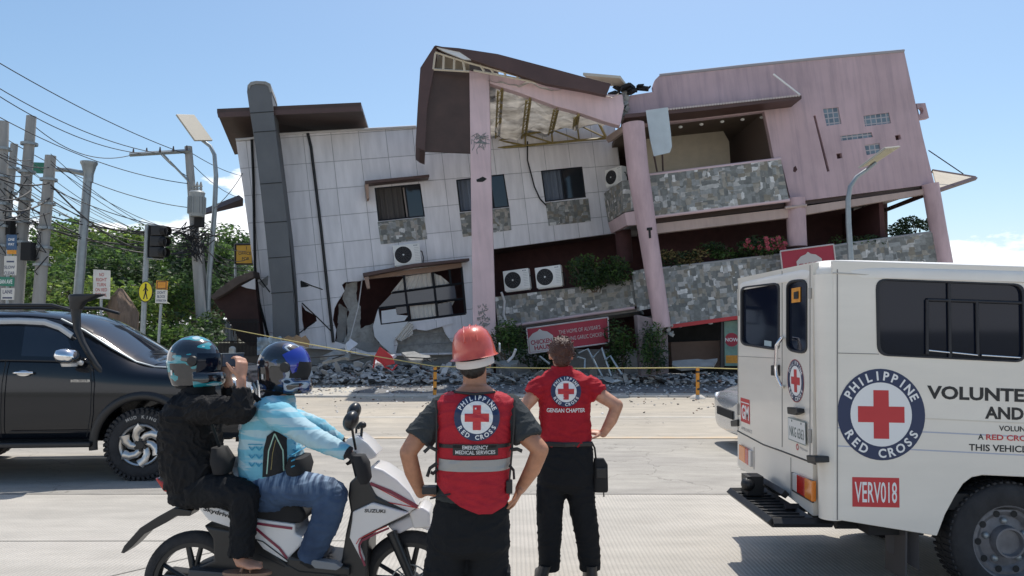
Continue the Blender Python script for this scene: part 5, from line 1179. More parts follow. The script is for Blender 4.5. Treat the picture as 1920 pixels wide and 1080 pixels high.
# door furniture
mb = MB(); hp = [(1466,632,.0),(1464,636,.05),(1456,648,.07),(1454,690,.07),(1456,706,.07),(1464,722,.05),(1468,726,.0)]; mb.tube([RP(x, y, o) for x, y, o in hp], .013, 8); mb.build('grab_handle', M_chr, van, smooth=60)
rear('lock', [(1445,685),(1455,684),(1455,705),(1445,704)], .03, M_black, van, off=.03, bevel=.004); rear('latch', [(1475,763),(1494,766),(1495,774),(1486,778),(1476,776)], .05, M_black, van, off=.05, bevel=.006)
rear('bracket', [(1511,853),(1528,855),(1529,867),(1513,868)], .09, M_black, van, off=.07, bevel=.008); rear('bracket', [(1369,789),(1382,786),(1382,799),(1370,800)], .09, M_black, van, off=.02, bevel=.008)
for a in ((1384,(582,592)),(1384,(756,778)),(1519,(540,560)),(1519,(805,830))):
    mb = MB(); mb.tube([RP(a[0], a[1][0], .008), RP(a[0], a[1][1], .008)], .011, 8); mb.build('hinge', mat('hinge_grey', (.35,.34,.32), .5, metal=.3), van)
def lens(q, cols):
    for i, (u0, u1, m) in enumerate(cols):
        a = [Vector(q[0]).lerp(Vector(q[1]), u0), Vector(q[0]).lerp(Vector(q[1]), u1), Vector(q[3]).lerp(Vector(q[2]), u1), Vector(q[3]).lerp(Vector(q[2]), u0)]
        rear('tail_light', [tuple(p) for p in a], .03, m, van, off=.02, bevel=.006)
lens([(1385,833),(1407,845),(1407,876),(1385,861)], [(0,.5,M_lor),(.5,.8,M_lred),(.8,1,M_lwh)]); lens([(1485,886),(1522,902),(1522,941),(1485,918)], [(0,.22,M_lwh),(.22,.62,M_lred),(.62,1,M_lor)])
rear('light_surround', [(1484,885),(1523,901),(1523,943),(1484,920)], .012, M_rubber, van, off=.01)
# rear artwork
fl = Flat(); fl.disc(0, 0, .147, 2, r0=.143); emblem(fl, 0, 0, .147, 1, 0, 2)
MS = [M_whi, M_navy, M_red, M_whi, M_black]
fl.lay('emblem', MS, van, plane_fn(RP(1492,714,.0), (0,-1,0), (0,0,1), (-1,0,0)))
fl = Flat(); fl.rect(-.15,-.072,.15,.072,4); fl.rect(-.145,-.067,.145,.067,0+3) ; 
pl_ = Flat(); pl_.rect(-.155,-.078,.155,.078,0); pl_.rect(-.148,-.071,.148,.071,1); pl_.text('NKG 6363', 0, -.012, .07, .25, 2, .01); pl_.rect(-.09,.052,-.075,.066,2); pl_.rect(.075,.052,.09,.066,2)
pl_.lay('number_plate', [mat('plate_border', (.22,.27,.25), .5), mat('plate_white', (.70,.70,.67), .4), mat('plate_text', (.05,.09,.08), .5)], van, plane_fn(RP(1494,808,.012), (0,-1,0), (0,0,1), (-1,0,0)))
fl = Flat(); fl.rect(-.12,-.10,.12,.10,0); fl.rect(-.105,.06,.105,.068,1); fl.text('GM', 0, -.015, .12, .19, 1, .03); fl.lay('sticker', [M_red, M_whi], van, plane_fn(RP(1397.5,770,.0), (0,-1,0), (0,0,1), (-1,0,0)))
fl = Flat(); fl.disc(-.09, .0, .022, 0, r0=.012); fl.text('Pilipinas', .02, .0, .022, .13, 1, .0); fl.lay('dealer_mark', [M_red, mat('mark_grey', (.3,.3,.3), .5)], van, plane_fn(RP(1505,842,.0), (0,-1,0), (0,0,1), (-1,0,0)))
fl = Flat(); fl.text('AMBULANCE', 0, 0, .028, .28, 0, .0); fl.lay('small_print', [mat('mark_grey', (.3,.3,.3), .5)], van, plane_fn(RP(1400,806,.0), (0,-1,0), (0,0,1), (-1,0,0)))
# side artwork; sizes in metres (296 px per metre)
fl = Flat(); emblem(fl, 0, 0, .276, 1, 0, 2); f0 = plane_fn(PV.pt(1652,777), (math.cos(R(1)),0,-math.sin(R(1))), (math.sin(R(1)),0,math.cos(R(1))), (0,-1,0))
fl.lay('emblem', MS, van, lambda u, v, l: f0(u, v*1.035, l))
q = 1/296.; rot = -R(2.1); ca_, sa_ = math.cos(rot), math.sin(rot)
fs_ = plane_fn(PV.pt(1738,735), (ca_,0,sa_), (-sa_,0,ca_), (0,-1,0)); fl = Flat()
fl.text('VOLUNTEER TRAINING', 0, 0, 25*q, 420*q, 0, .035, align='l'); fl.text('AND', 108*q, -34*q, 23*q, 72*q, 0, .035, align='l'); fl.text('RESCUE VEHICLE', 196*q, -34*q, 23*q, 260*q, 0, .035, align='l')
fl.text('VOLUNTEERS OF', 134*q, -62*q, 10*q, 110*q, 0, .02, align='l'); fl.text('A', 95*q, -79*q, 10.5*q, None, 0, .02, align='l'); fl.text('RED CROSS YOUTH', 110*q, -79*q, 10.5*q, 160*q, 1, .02, align='l'); fl.text('THIS VEHICLE IS FOR RESCUE', 78*q, -99*q, 12.5*q, 250*q, 0, .02, align='l')
fl.lay('lettering', [M_black, M_red], van, fs_)
fl = Flat(); fl.rect(-43.5*q,-27*q,43.5*q,27*q,0); fl.text('VERV018', 0, 0, 38*q, 78*q, 1, .01); fl.lay('code_panel', [M_red, M_whi], van, plane_fn(PV.pt(1642,923), (1,0,-.02), (.02,0,1), (0,-1,0)))
# wheel, mud flap, underbody
def wheel(name, c, r, w_, parent, rim='steel', n=48, face=-1):
    """wheel with axle along Y; face=-1 looks toward the camera"""
    c = Vector(c); mb = MB(); h = w_/2
    prof = [(r*.60,-h*.85),(r*.66,-h*.98),(r*.82,-h),(r*.93,-h*.92),(r*.985,-h*.72),(r,-h*.4),(r,h*.4),(r*.985,h*.72),(r*.93,h*.92),(r*.82,h),(r*.66,h*.98),(r*.60,h*.85)]
    mb.lathe(c, prof, 'y', n)
    t = mb.build(name, M_tyre, parent, smooth=50)
    return t
def steel_wheel(c, r, w_, parent):
    t = wheel('wheel', c, r, w_, parent, n=64); c = Vector(c); f = c.y-w_/2
    mb = MB(); mb.lathe((c.x, f, c.z), [(0,.03),(r*.2,.03),(r*.22,.0),(r*.25,.0),(r*.27,.055),(r*.42,.07),(r*.5,.045),(r*.56,.05),(r*.6,.015),(r*.62,.012),(r*.62,.08),(0,.1)], 'y', 48)
    rim = mb.build('rim', mat('dusty_steel_rim', (.16,.16,.17), .55, metal=.3, var=.3, vscale=12), t, smooth=40)
    mb = MB()
    for k in range(5): a = R(72*k+20); mb.ell((c.x+r*.34*math.cos(a), f+.055, c.z+r*.34*math.sin(a)), (.022,.02,.022), 8, 6)
    mb.build('wheel_nut', M_steel, rim, smooth=180); mb = MB()
    for k in range(10): a = R(36*k); mb.lathe((c.x+r*.48*math.cos(a), f+.044, c.z+r*.48*math.sin(a)), [(0,0),(.022,0)], 'y', 12)
    mb.build('rim_hole', M_dark, rim)
    mb = MB()
    for k in range(56):
        a = 2*math.pi*k/56
        for s_ in (-1,1): mb.box((c.x+r*1.0*math.cos(a+s_*.02), c.y+s_*w_*.22, c.z+r*1.0*math.sin(a+s_*.02)), (.012,w_*.4,.02), Matrix.Rotation(-a, 3, 'Y'))
    mb.build('tread', M_tyre, t)
wc = PV.pt(1876, 1014, -.12); steel_wheel((wc.x, VY0+.13, .372), .372, .22, van); steel_wheel((wc.x, VY1-.2, .372), .372, .22, van); steel_wheel((wc.x+2.35, VY0+.13, .36), .36, .2, van); steel_wheel((wc.x+2.35, VY1-.2, .36), .36, .2, van)
PVf = Plane(1560, VY0+.10, 2000, VY0+.10)
mb = MB(); fpos = PVf.pt(1710, 1000); mb.slab([[(fpos.x-.07,VY0+.03,.62),(fpos.x-.07,VY0+.28,.62),(fpos.x-.09,VY0+.28,.14),(fpos.x-.09,VY0+.03,.14)]], (1,0,0), .012); mb.slab([[Vector((PV.pt(1690,995).x,VY0+.2,.55)),Vector((PV.pt(1732,995).x,VY0+.06,.55)),Vector((PV.pt(1732,995).x,VY0+.06,.19)),Vector((PV.pt(1690,995).x,VY0+.2,.28))]], (.3,1,0), .01); mb.build('mud_flap', mat('mud_flap_grey', (.06,.055,.055), .7), van)
mb = MB()
for yy in (VY0+.35, VY1-.45): mb.box((VX+1.8,yy,.5), (3.5,.08,.12))
mb.tube([(wc.x,VY0+.1,.37),(wc.x,VY1-.1,.37)], .05, 10); mb.ell((wc.x,5.6,.37), (.16,.14,.15)); mb.tube([(VX+.2,5.0,.42),(VX+1.2,5.0,.42),(VX+1.5,5.2,.45)], .035, 8); mb.box((VX+.5, VY0+.18, .47), (.35,.15,.14)); mb.build('chassis', M_blackm, van)
# tow step
mb = MB()
def bar(a, b, s_=.025): mb.tube([a, b], s_, 4)
z = .475; x0 = 1.665; ya, yb = VY0+.12, 5.72
mb.box(((x0+VX)/2, (ya+yb)/2, z), (VX-x0, yb-ya, .014))
for a, b in (((x0,ya,z),(x0,yb,z)), ((x0,ya,z),(VX+.1,ya,z)), ((x0,yb,z),(VX+.1,yb,z)), ((VX-.02,ya,z),(VX-.02,yb,z))): bar(a, b, .032)
for k in range(9): mb.box(((x0+VX)/2, ya+.1+k*(yb-ya-.2)/8, z+.012), (VX-x0-.06, .012, .01))
bar((VX-.05,ya+.4,z+.09), (VX-.05,yb,z+.09), .03); mb.box((1.78,5.55,z+.09), (.12,.14,.14)); mb.ell((1.73,5.5,z+.1), (.05,.05,.05)); bar((VX+.2,5.1,.5), (VX-.1,5.1,.5), .03)
mb.build('rear_step', M_black, van, bevel=.003)
# ================================================================== CAR BODIES
def carbody(root, st, paint, glassf, arches, sub=2, names=('body','glass')):
    """st: stations of (x, y, z) half profiles from bottom centre to roof centre; mirrored, subdivided, arches cut"""
    npf = len(st[0]); vs = []; fs = []; mi = []
    for s in st:
        for (x, y, z) in s: vs.append((x, -y, z))
        for (x, y, z) in s[-2:0:-1]: vs.append((x, y, z))
    m = 2*npf-2
    for i in range(len(st)-1):
        for j in range(m):
            j2 = (j+1) % m; fs.append((i*m+j, i*m+j2, (i+1)*m+j2, (i+1)*m+j)); jj = j if j < npf-1 else 2*npf-3-j; mi.append(1 if glassf(i, jj) else 0)
    fs.append(tuple(range(m-1, -1, -1))); fs.append(tuple((len(st)-1)*m+j for j in range(m))); mi += [0, 0]
    mb = MB(); mb.add(vs, fs); mb.mi = mi
    o = mb.build('body', [paint, M_tint], None)
    ss = o.modifiers.new('s', 'SUBSURF'); ss.levels = sub; ss.render_levels = sub
    cutters = []
    for (x, z, r) in arches:
        cm = MB(); cm.lathe((x, 0, z), [(0,-1.4),(r,-1.4),(r,-.45),(0,-.45)], 'y', 40); cm.lathe((x, 0, z), [(0,.45),(r,.45),(r,1.4),(0,1.4)], 'y', 40); bmx = cm.build('c', M_blackm); cutters.append(bmx)
        b_ = o.modifiers.new('b', 'BOOLEAN'); b_.object = bmx; b_.operation = 'DIFFERENCE'; b_.solver = 'EXACT'
    dg = bpy.context.evaluated_depsgraph_get(); me = bpy.data.meshes.new_from_object(o.evaluated_get(dg)); bpy.data.objects.remove(o)
    for c in cutters: bpy.data.objects.remove(c)
    bm = bmesh.new(); bm.from_mesh(me); gl = bmesh.new(); gl.from_mesh(me)
    bmesh.ops.delete(bm, geom=[f for f in bm.faces if f.material_index == 1], context='FACES'); bmesh.ops.delete(gl, geom=[f for f in gl.faces if f.material_index != 1], context='FACES')
    res = []
    for nm, b_, mt in ((names[0], bm, paint), (names[1], gl, mat('car_glass', (.012,.016,.024), .04, spec=.8))):
        for f in b_.faces: f.material_index = 0; f.smooth = True
        k = bpy.data.meshes.new(nm); b_.to_mesh(k); b_.free(); k.materials.append(mt); k.set_sharp_from_angle(angle=R(42)); res.append(link(nm, k, root))
    return res
def blend(a, b, t): return [tuple(p+(q-p)*t for p, q in zip(u, v)) for u, v in zip(a, b)]
# ---- black off-road car, built nose +X about its front axle, then parked
suv = thing('offroad_car', 'black lifted off-road car with snorkel and chunky tyres', 'car', (0,0,0))
def cs(x, sill, low, mid, belt, re, rs, rc, xs=(0,)*9, w=1.0, z0=.42):
    hw_ = [0, .80, .90, .93, .92, .885, .70, .56, 0]; zz = [z0, z0, sill, low, mid, belt, re, rs, rc]
    return [(x+xs[k], hw_[k]*w, zz[k]) for k in range(9)]
cabx = (0,0,0,0,0,0,0,0,0)
S = []
S.append(cs(-3.55, .55,.85,1.1,1.36,1.40,1.42,1.43, w=.90))
S.append(cs(-3.50, .50,.82,1.12,1.38,1.70,1.80,1.84, w=.95))
S.append(cs(-3.30, .45,.80,1.12,1.38,1.83,1.90,1.93))
S.append(cs(-2.40, .45,.80,1.13,1.38,1.86,1.93,1.965))
S.append(cs(-2.28, .45,.80,1.13,1.38,1.86,1.93,1.965))
S.append(cs(-1.62, .45,.80,1.13,1.375,1.86,1.93,1.965))
S.append(cs(-1.50, .45,.80,1.13,1.375,1.86,1.93,1.965))
S.append(cs(-.84, .45,.80,1.13,1.35,1.83,1.90,1.94, xs=(0,0,0,0,0,.25,-.22,-.25,-.18)))
S.append(cs(-.56, .45,.80,1.13,1.28,1.72,1.79,1.84, xs=(0,0,0,0,0,.12,-.20,-.22,-.12)))
S.append(cs(-.20, .45,.80,1.13,1.24,1.33,1.37,1.40, xs=(0,0,0,0,0,-.05,.02,.04,.12)))
S.append(cs(.06, .46,.80,1.12,1.21,1.285,1.33,1.35))
S.append(cs(.60, .47,.82,1.10,1.18,1.26,1.32,1.33))
S.append(cs(1.00, .48,.82,1.06,1.13,1.21,1.25,1.27, w=.95))
S.append(cs(1.13, .50,.80,.98,1.06,1.10,1.13,1.14, w=.88))
S.append(cs(1.18, .52,.78,.90,.95,.97,.98,.99, w=.80))
M_suv = mat('black_car_paint', (.006,.008,.012), .14, coat=.35, spec=.35)
def gf(i, j):
    if j == 5 and i in (2, 4, 6): return True
    if i == 8 and j in (6, 7): return True
    return False
carbody(suv, S, M_suv, gf, [(0,.42,.52), (-2.75,.42,.52)], names=('body','window_glass'))
def flare(x):
    mb = MB()
    for s_ in (-1, 1): mb.tube([(x+.535*math.cos(R(a)), s_*.925, .42+.535*math.sin(R(a))) for a in range(-12, 193, 8)], [(.035,.05)]*26, 8, up=(0,1,0))
    return mb.build('wheel_arch_flare', M_black, suv, smooth=50)
flare(0); flare(-2.75)
mb = MB(); mb.box((-1.4, 0, .52), (4.6, 1.3, .22)); mb.box((1.1,0,.5), (.3,1.2,.25)); mb.build('underbody', M_blackm, suv)
mb = MB()
for s_ in (-1,1): mb.box((-1.4, s_*.95, .42), (1.75, .16, .06))
mb.build('side_step', M_black, suv, bevel=.02)
def alloy(c, r, w_, parent, s_):
    c = Vector(c); t = wheel('wheel', c, r, w_, parent, n=72); f = c.y+s_*w_/2
    mb = MB(); o = -s_
    mb.lathe((c.x, f, c.z), [(r*.53,o*.0),(r*.57,o*-.012),(r*.60,o*0),(r*.60,o*.03),(r*.52,o*.05),(r*.50,o*.09)], 'y', 60)
    for k in range(6):
        a = R(60*k)
        pts = [(c.x+r*q*math.cos(a+g), f+o*d, c.z+r*q*math.sin(a+g)) for q, g, d in ((.16,.25,.035),(.30,.05,.02),(.43,-.25,.012),(.53,-.55,.01))]
        mb.tube(pts, [(.03,.045),(.028,.04),(.03,.045),(.035,.06)], 8, up=(0,1,0))
    rim = mb.build('rim', mat('alloy_silver', (.55,.53,.50), .32, metal=.85, var=.1), t, smooth=50)
    mb = MB(); mb.lathe((c.x, f, c.z), [(0,o*.09),(r*.52,o*.09)], 'y', 40); mb.build('brake_backing', M_blackm, t)
    mb = MB(); mb.lathe((c.x, f, c.z), [(0,o*-.01),(r*.10,o*-.01),(r*.14,o*.01),(r*.15,o*.04)], 'y', 24)
    for k in range(6): a = R(60*k+30); mb.lathe((c.x+r*.14*math.cos(a), f, c.z+r*.14*math.sin(a)), [(0,o*-.005),(.018,o*-.005),(.02,o*.03)], 'y', 10)
    mb.build('hub_cap', M_black, rim, smooth=50)
    mb = MB(); n = 44
    for k in range(n):
        a = 2*math.pi*k/n
        for q in (-1,1):
            g = q*.035; mb.box((c.x+(r+.004)*math.cos(a+g), c.y+q*w_*.27, c.z+(r+.004)*math.sin(a+g)), (.022,w_*.38,.034), Matrix.Rotation(-a-g, 3, 'Y') @ Matrix.Rotation(q*.35, 3, 'X'))
            mb.box((c.x+(r*.94)*math.cos(a+g), c.y+q*w_*.475, c.z+(r*.94)*math.sin(a+g)), (r*.1,.02,.03), Matrix.Rotation(-a-g, 3, 'Y'))
    mb.build('tread', M_tyre, t)
    if s_ < 0:
        fl = Flat(); fl.arc('MUD KING', 0, 0, r*.80, .036, 0, 118, 62); fl.lay('tyre_lettering', [mat('tyre_letter', (.35,.34,.32), .7)], t, plane_fn((c.x, f-.001, c.z), (1,0,0), (0,0,1), (0,-1,0)))
for x in (0, -2.75):
    for s_ in (-1, 1): alloy((x, s_*.83, .40), .40, .27, suv, s_)
# mirror, snorkel, rails, handles, trim, lights, grille, bumper
mb = MB(); mb.stack([((-.62,-1.05,1.335),.06,.07),((-.62,-1.08,1.36),.10,.13),((-.63,-1.09,1.42),.11,.15),((-.64,-1.08,1.48),.09,.13),((-.64,-1.07,1.50),.04,.08)], n=20, e=3); mb.xf(Matrix.Translation((-.14,0,0))); mir = mb.build('wing_mirror', M_chr, suv, smooth=60)
mb = MB(); mb.stack([((-.62,-1.05,1.30),.07,.09),((-.62,-1.06,1.335),.075,.10)], n=16); mb.tube([(-.55,-.92,1.33),(-.6,-1.02,1.36)], .03, 8); mb.xf(Matrix.Translation((-.14,0,0))); mb.build('indicator', M_lwh, mir)
mb = MB(); mb.ell((-.76,1.07,1.41), (.1,.14,.09)); mb.build('wing_mirror', M_chr, suv, smooth=60)
mb = MB(); mb.tube([(-.20,-.86,1.20),(-.28,-.88,1.30),(-.36,-.87,1.42),(-.45,-.85,1.56),(-.53,-.82,1.72),(-.56,-.80,1.88),(-.56,-.80,1.98)], [(.03,.03),(.035,.035),(.035,.035),(.035,.035),(.04,.04),(.05,.05),(.06,.06)], 12)
mb.stack([((-.56,-.80,1.95),.06,.06),((-.54,-.80,2.03),.085,.07),((-.48,-.80,2.09),.16,.08),((-.44,-.80,2.115),.19,.08),((-.42,-.80,2.125),.17,.07)], n=20, e=3.5); mb.xf(Matrix.Translation((-.27,.0,0))); mb.build('snorkel', M_black, suv, smooth=50)
mb = MB()
for s_ in (-1,1): mb.tube([(-2.9,s_*.6,1.93),(-2.75,s_*.6,2.0),(-1.2,s_*.6,2.0),(-.95,s_*.6,1.93)], .022, 8)
mb.build('roof_rail', M_black, suv, smooth=50)
def handle(x):
    mb = MB(); mb.tube([(x-.1,-.93,1.22),(x-.06,-.965,1.225),(x+.06,-.965,1.225),(x+.1,-.93,1.22)], [(.016,.014)]*4, 8); mb.ell((x,-.925,1.215), (.08,.012,.035)); mb.build('door_handle', M_chr, suv, smooth=60)
handle(-1.32); handle(-2.2)
mb = MB(); mb.tube([(-2.3,-.745,1.80),(-1.5,-.745,1.815),(-1.2,-.752,1.80),(-1.02,-.775,1.74),(-.86,-.81,1.64)], [(.035,.008)]*5, 8, up=(0,0,1)); mb.build('window_visor', mat('visor_silver', (.42,.44,.46), .25, metal=.3), suv, smooth=60)
mb = MB(); mb.tube([(-3.2,-.905,1.375),(-1.5,-.915,1.365),(-.6,-.92,1.345)], .008, 6); mb.build('window_trim', M_black, suv)
for pts in ([(-.60,-.925,1.34),(-.56,-.955,1.1),(-.56,-.96,.75),(-.6,-.94,.50)], [(-1.52,-.915,1.36),(-1.53,-.955,1.1),(-1.53,-.96,.75),(-1.53,-.93,.50)], [(-1.45,-.93,.56),(-.6,-.93,.56)]):
    mb = MB(); mb.tube(pts, .005, 5); mb.build('door_gap', M_blackm, suv)
fl = Flat(); fl.text('EVEREST', 0, 0, .035, .22, 0, .01) if False else fl.text('INTERCOOLER', 0, 0, .03, .21, 0, .01); fl.lay('side_badge', [M_chr], suv, plane_fn((-.68,-.957,1.13), (1,0,0), (0,0,1), (0,-1,0)))
for s_ in (-1,1):
    mb = MB(); mb.stack([((1.02,s_*.70,.90),.13,.17),((1.03,s_*.70,.98),.13,.17),((1.0,s_*.70,1.08),.13,.17),((.96,s_*.71,1.12),.09,.14)], n=20, e=4); hl = mb.build('headlight', mat('headlight_glass', (.55,.58,.60), .08, metal=.3, coat=1), suv, smooth=50)
    mb = MB(); mb.ell((1.12,s_*.66,.99), (.05,.07,.06)); mb.build('lamp_core', M_chr, hl, smooth=180)
mb = MB()
for k in range(4): mb.box((1.17,0,.86+.06*k), (.04,.95,.025))
mb.tube([(1.19,-.5,.82),(1.19,.5,.82),(1.17,.5,1.08),(1.17,-.5,1.08),(1.19,-.5,.82)], .02, 6); mb.build('grille', M_chr, suv, bevel=.004)
mb = MB(); mb.stack([((1.08,0,.50),.16,.74),((1.16,0,.55),.17,.86),((1.18,0,.66),.17,.88),((1.17,0,.74),.15,.86),((1.13,0,.78),.12,.80)], n=40, e=5); mb.build('bumper', mat('bumper_grey', (.35,.36,.37), .35, metal=.3, coat=.4), suv, smooth=50)
mb = MB(); mb.tube([(-.02,-.62,1.42),(.14,-.1,1.405)], .008, 5); mb.tube([(.02,.1,1.42),(.12,.62,1.40)], .008, 5); mb.build('wiper', M_blackm, suv)
mb = MB(); mb.tube([(-1.04,-.70,1.835),(-.76,-.722,1.70),(-.45,-.735,1.50),(-.17,-.725,1.335),(.05,-.74,1.275),(.4,-.735,1.255)], [(.012,.02)]*6, 8); mb.build('pillar_trim', M_steel, suv, smooth=60)
place(suv, Matrix.Translation((-4.30, 9.46, 0)) @ Matrix.Rotation(R(4.5), 4, 'Z'))
# ---- silver saloon behind the ambulance
sal = thing('silver_car', 'silver car mostly hidden behind the white ambulance', 'car', (0,0,0))
def c2_(x, belt, re, rc, w=1.0, z0=.22):
    hw_ = [0, .74, .83, .86, .85, .80, .62, .5, 0]; zz = [z0, z0, .35, .58, .78, belt, re, (re+rc)/2, rc]; return [(x, hw_[k]*w, zz[k]) for k in range(9)]
S2 = [c2_(-.82,.62,.66,.70,.72), c2_(-.78,.68,.74,.78,.86), c2_(-.55,.80,.86,.90,.96), c2_(.30,.92,.98,1.02), c2_(.45,.93,1.02,1.07), c2_(1.15,.95,1.38,1.44), c2_(1.30,.95,1.40,1.46), c2_(2.0,.95,1.41,1.47), c2_(2.1,.95,1.41,1.47), c2_(2.7,.96,1.38,1.44), c2_(3.2,.98,1.08,1.12), c2_(3.6,.95,1.0,1.02,.95), c2_(3.68,.75,.80,.84,.85)]
M_sil = mat('silver_paint', (.50,.52,.54), .25, metal=.5, coat=.8)
carbody(sal, S2, M_sil, lambda i, j: (j == 5 and i in (5, 7)) or (i in (4,) and j in (6,7)) or (i == 9 and j in (6,7)), [(0,.30,.36), (2.55,.30,.36)], names=('body','window_glass'))
for x in (0, 2.55):
    for s_ in (-1,1):
        t = wheel('wheel', (x, s_*.74, .30), .30, .19, sal); mb = MB(); f = s_*(.74+.095); mb.lathe((x, f, .30), [(0,-s_*.01),(.05,-s_*.01),(.17,-s_*-.01*-1),(.19,0),(.19,-s_*.03)], 'y', 32); mb.build('rim', M_steel, t, smooth=40)
for s_ in (-1,1):
    mb = MB(); mb.stack([((-.62,s_*.62,.60),.12,.15),((-.60,s_*.64,.68),.15,.16),((-.52,s_*.66,.76),.14,.13)], n=16, e=3); mb.build('headlight', M_lwh, sal, smooth=50)
mb = MB(); mb.box((-.82,0,.50), (.03,.8,.12)); mb.build('grille', M_blackm, sal, bevel=.01)
place(sal, Matrix.Translation((3.95, 10.95, 0)) @ Matrix.Rotation(R(0), 4, 'Z'))
# ================================================================== SCOOTER
SY = 4.26
sc = thing('scooter', 'white and black motor scooter with red stripes under two riders', 'scooter', P(560,1100,SY)*1.0)
sc.location.z = 0; sc.matrix_basis = Matrix.Translation(Vector(((560-960)/F*SY, SY, 0)))
def spn(name, poly, hw_, m, par=None, bevel=.012, y=0, holes=()):
    pl = Plane(400, SY+y-hw_, 800, SY+y-hw_); return pxbuild(name, poly, pl, hw_*2, m, par or sc, bevel=bevel, holes=holes)
M_scw = mat('scooter_white', (.76,.74,.71), .25, coat=.6, var=.02); M_scb = mat('scooter_black', (.016,.017,.018), .35, var=.2)
M_mrn = mat('maroon_stripe', (.22,.02,.05), .3)
spn('tail_body', [(292,898),(318,912),(322,930),(360,950),(430,980),(520,1000),(555,1000),(540,960),(400,905),(330,888)], .11, M_scb)
spn('seat', [(322,908),(334,893),(380,905),(440,925),(500,935),(560,948),(575,965),(566,982),(520,985),(430,962),(360,938)], .13, M_blackm, bevel=.03)
spn('tail_light', [(289,897),(298,896),(316,912),(317,925),(306,922)], .08, M_lred)
spn('grab_rail', [(316,880),(321,879),(326,898),(355,915),(352,920),(320,903)], .12, M_scb)
cov = spn('side_cover', [(355,933),(432,961),(480,973),(553,983),(553,1000),(575,1012),(546,1042),(538,1056),(493,1030),(470,1001),(432,990),(390,976)], .14, M_scw)
def dec(name, lines, m, par, hw_, w_, y=0):
    pl = Plane(400, SY+y-hw_, 800, SY+y-hw_); k = SY/F
    o = pl.pt(600, 900); fl = Flat()
    for ln in lines: fl.line([((x-600)*k, -(yy-900)*k) for x, yy in ln], w_, 0)
    return fl.lay(name, [m], par, plane_fn(o, (1,0,0), (0,0,1), (0,-1,0)))
dec('stripe', [[(478,977),(505,1000),(530,1020),(544,1038)], [(480,975),(520,981),(552,985)]], M_mrn, cov, .143, .014); dec('panel_gap', [[(471,1000),(500,1008),(546,1042)], [(493,1030),(540,1052)]], M_blackm, cov, .143, .006)
def stext(t, px, py, h, w_, m, par, hw_, rot=0, y=0):
    pl = Plane(400, SY+y-hw_, 800, SY+y-hw_); k = SY/F; fl = Flat(); fl.text(t, 0, 0, h*k, w_*k, 0, .025, R(rot)); fl.lay('lettering', [m], par, plane_fn(pl.pt(px, py), (1,0,0), (0,0,1), (0,-1,0)))
stext('Skydrive', 408, 962, 10, 52, M_black, cov, .143, -16)
spn('rear_fender', [(226,1037),(232,1024),(262,990),(297,968),(326,952),(360,958),(356,968),(330,968),(312,980),(270,1002),(247,1026),(232,1038)], .06, M_scb, bevel=.008)
spn('engine', [(380,985),(470,1000),(540,1058),(640,1078),(640,1100),(560,1118),(470,1112),(360,1098),(352,1070),(400,1050),(398,1010)], .10, M_scb, bevel=.02)
spn('swing_arm', [(352,1068),(470,1078),(500,1096),(470,1110),(352,1096)], .035, mat('engine_grey', (.07,.07,.075), .5, metal=.5), bevel=.01, y=-.12)
spn('exhaust', [(300,1085),(312,1070),(430,1085),(470,1100),(460,1116),(420,1110),(312,1100)], .05, M_blackm, bevel=.02, y=.17)
spn('floorboard', [(540,1045),(578,1050),(600,1058),(655,1064),(655,1082),(560,1074),(536,1060)], .17, M_scb)
spn('footrest', [(572,1047),(628,1056),(640,1064),(630,1070),(590,1066)], .03, mat('foot_grey', (.20,.21,.22), .5), y=-.2, bevel=.006)
spn('leg_shield', [(655,905),(672,890),(690,900),(705,930),(766,960),(730,985),(700,1000),(690,1015),(688,1100),(640,1110),(636,1075),(648,1000),(657,960),(652,930)], .13, M_scb)
ls_ = spn('side_shield', [(661,960),(698,943),(766,963),(727,982),(703,994),(680,1006),(674,1015),(675,1028),(684,1052),(679,1054),(655,1008),(660,975)], .155, M_scw)
stext('SUZUKI', 703, 958, 6, 37, M_black, ls_, .158, -2)
dec('stripe', [[(724,984),(700,994),(676,1006),(671,1014),(673,1028),(682,1050)]], M_mrn, ls_, .158, .012); dec('stripe', [[(720,981),(696,991),(671,1003),(666,1012)]], M_red, ls_, .158, .005)
fc = spn('front_cover', [(682,902),(686,884),(697,874),(718,881),(744,899),(769,924),(784,950),(766,962),(715,941),(700,925)], .12, M_scw, bevel=.03)
dec('stripe', [[(690,906),(728,921),(776,947)]], M_mrn, fc, .123, .018); dec('stripe', [[(720,939),(778,950)], [(700,912),(770,948)]], M_red, fc, .123, .005)
spn('headlight', [(738,916),(756,916),(774,934),(776,946),(758,936)], .11, mat('lens_smoke', (.25,.27,.28), .08, coat=1), fc)
ff = spn('front_fairing', [(766,962),(790,950),(806,960),(806,990),(775,992),(768,968)], .10, M_scw, bevel=.03)
spn('front_fender', [(725,986),(768,966),(806,968),(812,1000),(790,991),(772,990),(747,1003),(735,996)], .055, mat('fender_white', (.66,.67,.72), .25, coat=.6), bevel=.02)
hb = spn('handlebar_cowl', [(646,832),(652,822),(671,818),(690,832),(707,852),(704,858),(694,862),(680,860),(662,850)], .10, M_scw, bevel=.03)
mb = MB(); mb.tube([P(650,845,SY-.33), P(664,852,SY-.1), P(664,848,SY+.1), P(645,832,SY+.34)], .014, 8); bb = mb.build('handlebar', M_blackm, sc, smooth=50)
mb = MB(); mb.tube([P(676,895,SY), P(664,845,SY)], .03, 10); mb.build('steering_stem', M_blackm, sc)
